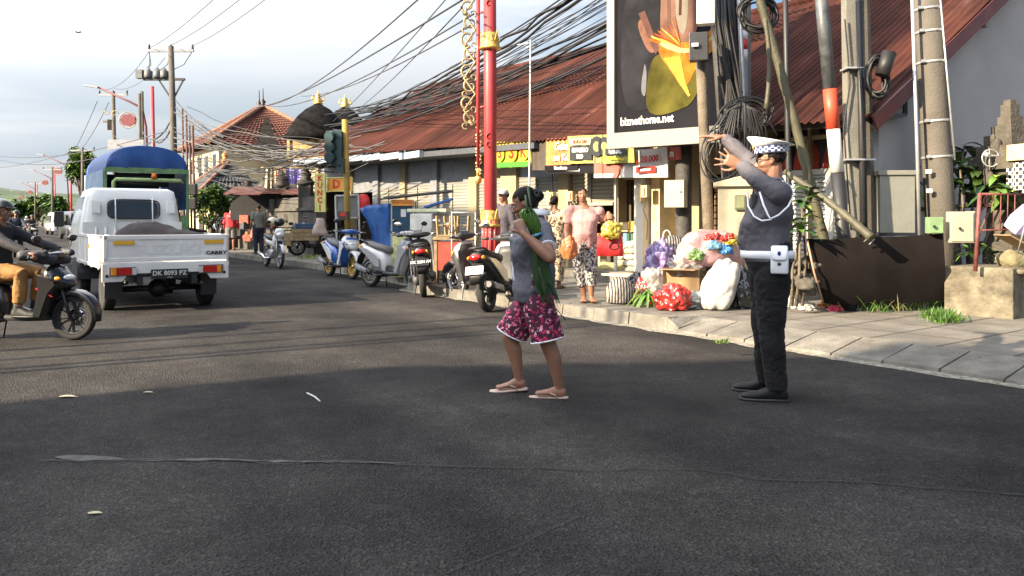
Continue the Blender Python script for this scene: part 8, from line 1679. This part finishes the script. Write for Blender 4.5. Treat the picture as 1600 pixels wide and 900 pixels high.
# thatched shrines
for px, ptop, Y, w_, lab in ((497, 163, 38, 1.45, 'black thatched dome roof with a large gold finial'), (539, 168, 41, 1.35, 'second thatched dome roof with a smaller gold finial, nearer the market roof')):
    c = P(px, ptop, Y); T = thing('thatched_shrine', lab, 'shrine', Vector((c.x, c.y, 0))); mb = MB(); hh = 1.75; mb.lathe([(w_ * 1.0, 0), (w_ * 1.08, .12), (w_ * 1.0, .35), (w_ * .86, .75), (w_ * .66, 1.15), (w_ * .40, 1.5), (w_ * .14, 1.72), (.05, 1.75)], c - Z * hh, 28); o = mb.build('thatch_roof', THATCH, T, True)
    mb = MB(); mb.lathe([(.22, 0), (.24, .06), (.12, .12), (.20, .22), (.10, .32), (.14, .40), (.03, .55), (.01, .68)], c, 12)
    for s_ in (-1, 1): mb.tube([c + Vector((s_ * .12, 0, .1)), c + Vector((s_ * .30, 0, .22)), c + Vector((s_ * .25, 0, .42)), c + Vector((s_ * .12, 0, .36))], .035, 6)
    mb.build('finial', mat('finial_gold', (.75, .48, .10), .3, .6), T, True)
    mb = MB(); mb.box((c.x, c.y, c.z - hh - .45), (w_ * 1.3, w_ * 1.3, .9)); mb.build('lantern_chamber', mat('carved_gold', (.42, .27, .10), .6, var=.7, vs=5), T, True); mb = MB(); mb.box((c.x, c.y, (c.z - hh - .9) / 2), (w_ * 1.1, w_ * 1.1, c.z - hh - .9)); mb.build('tower', DSTONE, T, True)
    mb = MB()
    for s_ in (-1, 1): mb.box((c.x + s_ * w_ * .8, c.y - w_ * .6, c.z - hh - .5), (.12, .12, 1.0))
    mb.build('corner_post', mat('carved_gold', (0, 0, 0)), T, True)
# pavilion with dark ribbed roof
pc = P(352, 345, 34); pc.z = 0; T = thing('pavilion', 'small pavilion with dark ribbed roof and orange finial behind the bush', 'pavilion', pc)
e_ = [pc + sx * (1.9 * i) + sy * (1.6 * j) + Z * 2.25 for i, j in ((1, -1), (-1, -1), (-1, 1), (1, 1))]; rr0, rr1 = pc - sx * .5 + Z * 3.6, pc + sx * .5 + Z * 3.6
for q in ((e_[0], e_[1], rr0, rr1), (e_[1], e_[2], rr0, rr0), (e_[2], e_[3], rr1, rr0), (e_[3], e_[0], rr1, rr1)): tiled_slope(T, q, 5, 13, DTILE, .05)
for a_, b_ in ((e_[0], rr1), (e_[1], rr0)): mb = MB(); mb.tube([a_ + Z * .06, b_ + Z * .08], .08, 8); mb.build('hip_ridge', TILEL, T, True)
mb = MB(); mb.lathe([(.12, 0), (.2, .12), (.1, .3), (.16, .4), (.03, .6)], (rr0 + rr1) / 2, 10); mb.build('finial', mat('finial_orange', (.60, .22, .06), .6), T, True)
for q in e_: mb = MB(); c_ = pc.lerp(q, .85); mb.box((c_.x, c_.y, 1.1), (.16, .16, 2.3)); mb.build('post', WOODP, T, True)
mb = MB(); obox(mb, pc, -1.8, 1.8, -1.5, 1.5, .1, .6); mb.build('floor', DSTONE, T, True)
for i, px in enumerate((322, 344, 366, 388)):
    mb = MB(); q = P(px, 300, 31.5); mb.ell(q, (.12, .1, .22), 8, 6); mb.ell(q + Z * .25, (.07, .07, .12), 8, 6); mb.box(q - Z * .35, (.25, .2, .3)); solo(mb, 'stone_finial', 'small carved stone finial on the wall before the pavilion', 'ornament', DSTONE, group='carved finials along the dark wall')
# dark stone wall and clutter
T = thing('stone_wall', 'long dark stone temple wall with ledges behind the vendors', 'wall', P(440, 345, 30.5)); a_, b_ = P(382, 345, 31.5), P(502, 345, 25.5); a_.z = b_.z = 0; d_ = (b_ - a_)
for z0, z1, w_ in ((0, .5, .5), (.5, 1.0, .34), (1.0, 1.08, .46), (1.08, 1.55, .34), (1.55, 1.65, .5), (1.65, 2.0, .34)): mb = MB(); mb.bar(a_ + Z * ((z0 + z1) / 2), b_ + Z * ((z0 + z1) / 2), w_, (z1 - z0) * .998); mb.build('course', DSTONE, T, True)
for px in (386, 415, 440, 478): mb = MB(); Yp = 31.5 - (px - 382) / 120 * 6 - .2; q = P(px, 345, Yp); mb.box((q.x, q.y, 1.2), (.4, .4, 2.4)); mb.lathe([(.26, 0), (.3, .1), (.15, .25), (.2, .35), (.02, .6)], (q.x, q.y, 2.4), 8); mb.build('pier', DSTONE, T, True)
mb = MB(); mb.prism([(-1.9, 0), (-1.3, .45), (-.4, .55), (.5, .5), (1.3, .2), (1.9, -.1), (1.9, -.6), (-1.9, -.6)], (1, 0, 0), (0, 0, 1), -.2, .2, o=P(445, 318, 29)); mb.build('canopy', mat('dark_cloth', (.03, .025, .025)), T, True)
rr = random.Random(21)
for i in range(26):
    px, py = rr.uniform(380, 478), rr.uniform(345, 384); Y = 29.2 - (px - 365) * .02; c_ = rr.choice([(.35, .05, .04), (.12, .10, .08), (.30, .26, .2), (.05, .05, .06), (.25, .14, .06), (.4, .12, .08)]); q = P(px, py, Y); q.z = max(q.z, .12)
    mb = MB(); s_ = rr.uniform(.12, .30); (mb.box(q + Z * s_ / 2, (s_ * 1.3, s_, s_ * rr.uniform(.7, 1.3)), rz=rr.random()) if i % 2 else mb.ell(q + Z * s_ / 2, (s_ * .6, s_ * .5, s_ * .55), 10, 6)); solo(mb, 'market_goods', 'small piece of goods heaped at the foot of the dark stone wall', 'goods', mat('goods_%d' % (int(c_[0] * 100)), c_, .7, var=.5, vs=9), group='goods heaped before the dark stone wall', bevel=.02 if i % 2 else 0)
crumple('grey_sack', 'pale grey sack on the pavement behind the red-jacketed man', G(388, 386, .13), (.9, .5, .38), plastic('grey', (.3, .3, .3)), 81, .1, cat='sack'); crumple('green_sack', 'small green sack beside the pale grey sack', G(404, 386, .13), (.4, .35, .45), plastic('green', (.05, .25, .08)), 82, .1, cat='sack')
# awnings / cloths hung above the wall
for lab, x0, x1, y0, y1, m_ in (('plain cream cloth hung left of the chequered one', 413, 424, 262, 296, pm('cloth_cream', (.72, .66, .50))), ('cream cloth printed with red squares hung above the wall', 424, 446, 260, 290, vmat('square_print', (.72, .60, .40), [(.5, .18, .06)], 5, .35, rnd_=0)), ('lilac and blue banner hung beside the cream cloths', 447, 471, 262, 287, mat('lilac_banner', (.30, .26, .62), .6, var=.6, vs=2.5)), ('red flag hanging right of the lilac banner', 475, 483, 264, 286, mat('red_flag', (.50, .03, .04), .7)), ('white cloth hanging below the lilac banner', 462, 470, 286, 306, pm('cloth_white', (.6, .58, .5)))):
    mb = MB(); Y = 28.5; k_ = 6; v0 = [P(x0 + (x1 - x0) * i / k_, y0, Y + .06 * math.sin(i * 1.7)) for i in range(k_ + 1)]; v1 = [P(x0 + (x1 - x0) * i / k_, y1, Y + .1 * math.sin(i * 1.7 + 1)) for i in range(k_ + 1)]; of = Vector((0, .02, 0)); w_ = k_ + 1
    mb.add(v0 + v1 + [v + of for v in v0 + v1], [(i, i + 1, w_ + i + 1, w_ + i) for i in range(k_)] + [(2 * w_ + i, 3 * w_ + i, 3 * w_ + i + 1, 2 * w_ + i + 1) for i in range(k_)]); solo(mb, 'hanging_cloth', lab, 'cloth', m_)
mb = MB(); mb.tube([P(408, 262, 28.6), P(490, 262, 28)], .03, 6); solo(mb, 'cloth_line', 'pole from which the cloths hang above the wall', 'rail', WOODB)
for px, w_, lab in ((403, 1.0, 'left'), (455, .9, 'right')): mb = MB(); q = P(px, 297, 28.2); mb.add([q + Vector(v) for v in ((-w_, -.6, -.15), (w_, -.6, -.15), (w_, .5, .15), (-w_, .5, .15), (-w_, -.6, -.19), (w_, -.6, -.19), (w_, .5, .11), (-w_, .5, .11))], [(0, 1, 2, 3), (7, 6, 5, 4), (0, 4, 5, 1), (1, 5, 6, 2), (2, 6, 7, 3), (3, 7, 4, 0)]); solo(mb, 'awning', 'small rusty awning at the %s end of the dark wall' % lab, 'awning', mat('rust_awning', (.09, .03, .024), .8, var=.4)) 
# far row of plain buildings along the street so the road does not end in a field
for i, (u_, v_, w_, h_, m_) in enumerate(((58, 17, 6, 4.2, HCREAM), (70, 18, 8, 5, GREYST), (86, 20, 8, 4, HCREAM), (104, 22, 12, 5, TILEL), (130, 24, 14, 5, HCREAM), (170, 28, 20, 6, GREYST), (95, -22, 10, 5, HCREAM), (140, -22, 18, 5, TILEL))):
    T = thing('street_house', 'plain distant house along the far street, one of the row', 'house', U(u_, v_), 0, 'distant houses along the street'); mb = MB(); mb.ubox(u_ - w_ / 2, u_ + w_ / 2, v_ - 3, v_ + 3, 0, h_ * .7); mb.build('wall', m_, T, True); mb = MB(); a_, b_, c_, d_ = U(u_ - w_ / 2 - .4, v_ - 3.5, h_ * .68), U(u_ + w_ / 2 + .4, v_ - 3.5, h_ * .68), U(u_ + w_ / 2 + .4, v_ + 3.5, h_ * .68), U(u_ - w_ / 2 - .4, v_ + 3.5, h_ * .68); e_, f_ = U(u_ - w_ / 2 + 1, v_, h_), U(u_ + w_ / 2 - 1, v_, h_); mb.add([a_, b_, c_, d_, e_, f_], [(0, 1, 5, 4), (2, 3, 4, 5), (1, 2, 5), (3, 0, 4), (3, 2, 1, 0)]); mb.build('roof', TILE, T, True)
T = thing('signboard', 'blank grey roadside board seen above the blue tarpaulin', 'sign', P(197, 240, 40)); mb = MB(); mb.box(P(197, 226, 40), (1.8, .1, .5)); mb.build('panel', GREYST, T, True); mb = MB(); q = P(197, 345, 40.1); mb.tube([(q.x, q.y, 0), P(197, 232, 40.1)], .06, 8); mb.build('post', GREYST, T, True)

# ================================================================== utility poles and lamps along the street
def tpole(label, px, pyt, Y, arm=.95, armdy=8, lean_=0, group=None, r=.14, trafo=False):
    t_ = P(px, pyt, Y); b_ = Vector((t_.x + lean_, t_.y, 0)); T = thing('utility_pole', label, 'pole', b_, 0, group); mb = MB(); mb.tube([b_, b_.lerp(t_, .5), t_], [r, r * .85, r * .7], 12); mb.build('shaft', CONC, T, True)
    q = t_ - Z * .2; mb = MB(); mb.bar(q + Vector((-arm, 0, 0)), q + Vector((arm, 0, 0)), .10, .12); ca = mb.build('crossarm', GREYST, T, True)
    for x in (-arm * .95, 0, arm * .95): mb = MB(); mb.lathe([(.03, 0), (.06, .05), (.04, .1), (.06, .15), (.02, .22)], q + Vector((x, 0, .06)), 8); mb.build('insulator', BLACKP, ca, True)
    return T, q
T, q = tpole('tall concrete pole with crossarm and transformer platform at the left', 267, 72, 35, 1.0, r=.17, lean_=.25)
pz = P(262, 124, 35); mb = MB(); mb.bar(pz + Vector((-1.05, 0, 0)), pz + Vector((.75, 0, 0)), .12, .10); pf = mb.build('platform', BLACKP, T, True)
for x0, x1 in ((-.4, .0), (.70, .25)): mb = MB(); mb.bar(pz + Vector((x0, 0, 0)), P(268, 155, 35) + Vector((x1 * .3, 0, 0)), .06); mb.build('strut', BLACKP, T, True)
for i, x in enumerate((-1.2, -.85, -.45, -.15)): mb = MB(); mb.lathe([(.16, 0), (.18, .05), (.18, .3), (.12, .34), (.05, .45)], pz + Vector((x, 0, .05)), 12) if i else mb.box(pz + Vector((x, 0, .22)), (.28, .3, .38)); mb.build('transformer', mat('transformer_grey', (.10, .11, .11), .5, var=.4, vs=8), T, True)
WT = mat('wire_dark', (.05, .05, .055), .6, var=.1, bump=0)
for x0, x1 in ((-.95, -.9), (-.95, -1.0), (0, -.4), (.95, .1)): mb = MB(); a_ = q + Vector((x0, 0, 0)); b_ = pz + Vector((x1, 0, .35)); mb.tube([a_, a_.lerp(b_, .5) + Vector((.12, 0, -.15)), b_], .018, 5); mb.build('jumper', WT, T, True)
T, q = tpole('concrete pole with a crossarm behind the red-signed lamp', 177, 143, 47, .85, lean_=.15); mb = MB(); mb.box(P(172, 195, 47), (.3, .2, .6), rz=.5); mb.box(P(168, 190, 47), (.5, .1, .1)); mb.build('switch_box', WOODP, T, True)
tpole('pole with a short crossarm above the round tree', 129, 231, 60, .9); tpole('distant pole behind the second red lamp', 82, 262, 85, 1.0, group='distant crossarm poles'); tpole('distant pole behind the third red lamp', 55, 285, 120, 1.1, group='distant crossarm poles')
def lamp(label, px, Y, ptop, head=True, h2=0, group='red street lamps along the far street'):
    t_ = P(px, ptop, Y); b_ = Vector((t_.x + .15, t_.y, 0)); T = thing('street_lamp', label, 'street lamp', b_, 0, group); mb = MB(); mb.tube([b_, t_], [.12, .09], 10); mb.build('column', COLR, T, True)
    ah = P(px, 345, Y); ah.z = 1.22 + 6.8; L_ = 3.0; o = ah + Vector((-L_, 0, .55)); mb = MB(); mb.tube([b_ + Vector((-.35, 0, 3.2)), Vector((ah.x - .35, ah.y, 6.4)), Vector((ah.x - .55, ah.y, 7.4)), Vector((ah.x - 1.2, ah.y, 7.75)), o], [.07, .07, .07, .06, .05], 8); a_ = mb.build('arm', mat('arm_dark_red', (.12, .03, .035), .6), T, True)
    mb = MB(); mb.box(o + Vector((-.35, 0, .04)), (.8, .25, .09), rot=Matrix.Rotation(.15, 3, 'Y')); mb.build('lamp_head', GREYST, a_, True)
    s_ = Vector((ah.x - 1.3, ah.y - .05, 6.75)); mb = MB(); mb.prism([(math.cos(i * .4488) * (.36 + .05 * (i % 2)) * 1.1, math.sin(i * .4488) * (.31 + .05 * (i % 2))) for i in range(14)], (1, 0, 0), (0, 0, 1), -.05, .05, o=s_); mb.build('emblem', mat('emblem_red', (.14, .015, .02), .5), T, True); mb = MB(); mb.ring(s_ - Vector((.03, 0, 0)), .44, .03, 22, 6, sx=1.05); scroll(mb, s_ + Vector((-.75, 0, .35)), .2, 1, 1, 0, .03); scroll(mb, s_ + Vector((-1.2, 0, .45)), .16, 1, -1, 0, .03); mb.build('scroll_frame', GLD2, T, True)
    return T
lamp('nearest red street lamp, with red emblem, above the blue tarpaulin truck', 238, 44, 135)
lamp('second red street lamp, left of the round tree', 110, 89, 237); lamp('third red street lamp down the street', 85, 116, 262); lamp('fourth red street lamp down the street', 58, 154, 285); lamp('fifth and farthest red street lamp', 40, 195, 300)
for i, (px, pt, Y) in enumerate(((218, 146, 42), (222, 143, 42.3), (291, 180, 30), (296, 195, 30), (301, 196, 27), (285, 170, 33))): a_ = P(px, pt, Y); mb = MB(); mb.tube([(a_.x + .1, a_.y, 0), a_], [.09, .08] if i < 2 else [.045, .04], 8); solo(mb, 'thin_pole', ['left of the twin concrete poles behind the red emblem', 'right of the twin concrete poles behind the red emblem', 'dark thin pole right of the transformer pole', 'second dark thin pole right of the transformer pole', 'rusty thin pole with a black box at mid height', 'dark thin pole just beside the transformer pole'][i], 'pole', CONC if i < 2 else mat('rust_dark', (.07, .03, .025), .7))
for px, py, lab in ((300, 296, 'upper black box on the rusty thin pole'), (300, 318, 'lower black box on the rusty thin pole')): mb = MB(); mb.box(P(px, py, 26.8), (.32, .2, .38)); solo(mb, 'signal_box', lab, 'box', BLACKP, bevel=.03)
mb = MB(); c_ = P(122, 51, 90); mb.ell(c_, (.28, .1, .07), 8, 5); mb.add([c_, c_ + Vector((-.35, 0, .12)), c_ + Vector((-.2, 0, .2)), c_, c_ + Vector((.25, 0, .2)), c_ + Vector((.42, 0, .02)), c_ + Vector((-.35, .03, .10)), c_ + Vector((.42, .03, .0))], [(0, 1, 2), (3, 4, 5), (0, 2, 6), (3, 5, 7)]); solo(mb, 'bird', 'small bird gliding high in the pale sky', 'bird', DARKC)

# ================================================================== overhead wires
WCNT = 0
def wire(a, b, sag, r, m, label, group, jit=0, n_=14, seed=0):
    rr = random.Random(seed); a = Vector(a); b = Vector(b); pts = []
    for i in range(n_ + 1):
        t = i / n_; q = a.lerp(b, t); q.z -= sag * 4 * t * (1 - t)
        if jit and 0 < i < n_: q += Vector((rr.uniform(-jit, jit), 0, rr.uniform(-jit, jit)))
        pts.append(q)
    mb = MB(); mb.tube(pts, r, 4, False); solo(mb, 'overhead_cable', label, 'cable', m, group)
rr = random.Random(77)
for i in range(30):   # the fan of telephone cables from the pole cluster to the far end of the roof
    s_ = rr.random(); a_ = P(1085 + 75 * s_ + rr.uniform(-14, 14), -165 + 130 * s_ + rr.uniform(-16, 16), 14.2); b_ = P(rr.uniform(500, 575), rr.uniform(168, 222), rr.uniform(27, 31))
    wire(a_, b_, rr.uniform(.25, 1.0), rr.choice([.010, .012, .016, .024]), CBL, 'black cable sagging from the pole cluster past the red column to the far roof end', 'black cables over the market roof', .03, 16, i)
for i in range(3):
    wire(P(1080, -150, 14.2), P(545 + 6 * i, 182 + 4 * i, 29), .55 + .06 * i, .038, CBL, 'thick lashed cable bundle sagging over the market roof', 'thick cable bundles over the roof', .06, 22, 50 + i)
for i in range(30):   # the grey tangle between the far roof end and the transformer pole
    a_ = P(rr.uniform(520, 640), rr.uniform(205, 262), rr.uniform(20, 26)); b_ = P(rr.choice([272, 285, 292, 300]), rr.uniform(165, 262), rr.uniform(28, 34)); wire(a_, b_, rr.uniform(.1, 1.1), rr.choice([.010, .013, .018]), CBG if i % 3 else CBL, 'thin grey cable in the tangle between the transformer pole and the market roof', 'tangled cables before the tiled house', .05, 14, 100 + i)
for i in range(3): wire(P(1260 + i * 8, -40, 13.2), P(555, 168 + i * 5, 28), .25, .022, CBL, 'long black cable passing behind the billboard to the roof end', 'long black cables beside the billboard', .02, 16, 180 + i)
for i, (x0, y0, Y0, x1, y1, Y1, sg, r) in enumerate(((338, -5, 20, 236, 74, 35, .1, .014), (380, -5, 20, 268, 70, 35, .1, .014), (420, -5, 20, 300, 72, 35, .1, .014), (236, 76, 35, 160, 140, 47, .5, .014), (258, 90, 35, 178, 138, 47, .5, .014), (658, -5, 14, 405, 166, 44, .5, .020), (722, 0, 12, 400, 168, 44, .3, .02), (740, 22, 12, 415, 165, 44, .5, .016), (735, 40, 12, 470, 150, 36, .3, .014), (700, -5, 14, 520, 190, 36, .1, .014), (722, 12, 12, 560, 170, 34, .1, .014), (0, 244, 60, 260, 205, 35, .5, .02), (0, 250, 60, 262, 215, 35, .7, .02), (0, 262, 70, 129, 232, 60, .2, .02), (152, 158, 44, 118, 232, 60, .1, .018), (170, 160, 44, 128, 232, 60, .2, .018), (175, 208, 47, 262, 200, 35, .8, .022), (275, 158, 34, 350, 215, 30, .2, .04), (275, 168, 34, 345, 225, 29, .2, .035), (238, 215, 44, 270, 195, 35, .5, .04), (222, 205, 42, 266, 190, 35, .6, .035))):
    wire(P(x0, y0, Y0), P(x1, y1, Y1), sg, r, WT, ['left', 'middle', 'right'][i] + ' of the three wires rising from the transformer pole' if i < 3 else 'thin dark wire crossing the sky at the left and centre', None if i < 3 else 'thin wires across the sky', 0, 10, i)
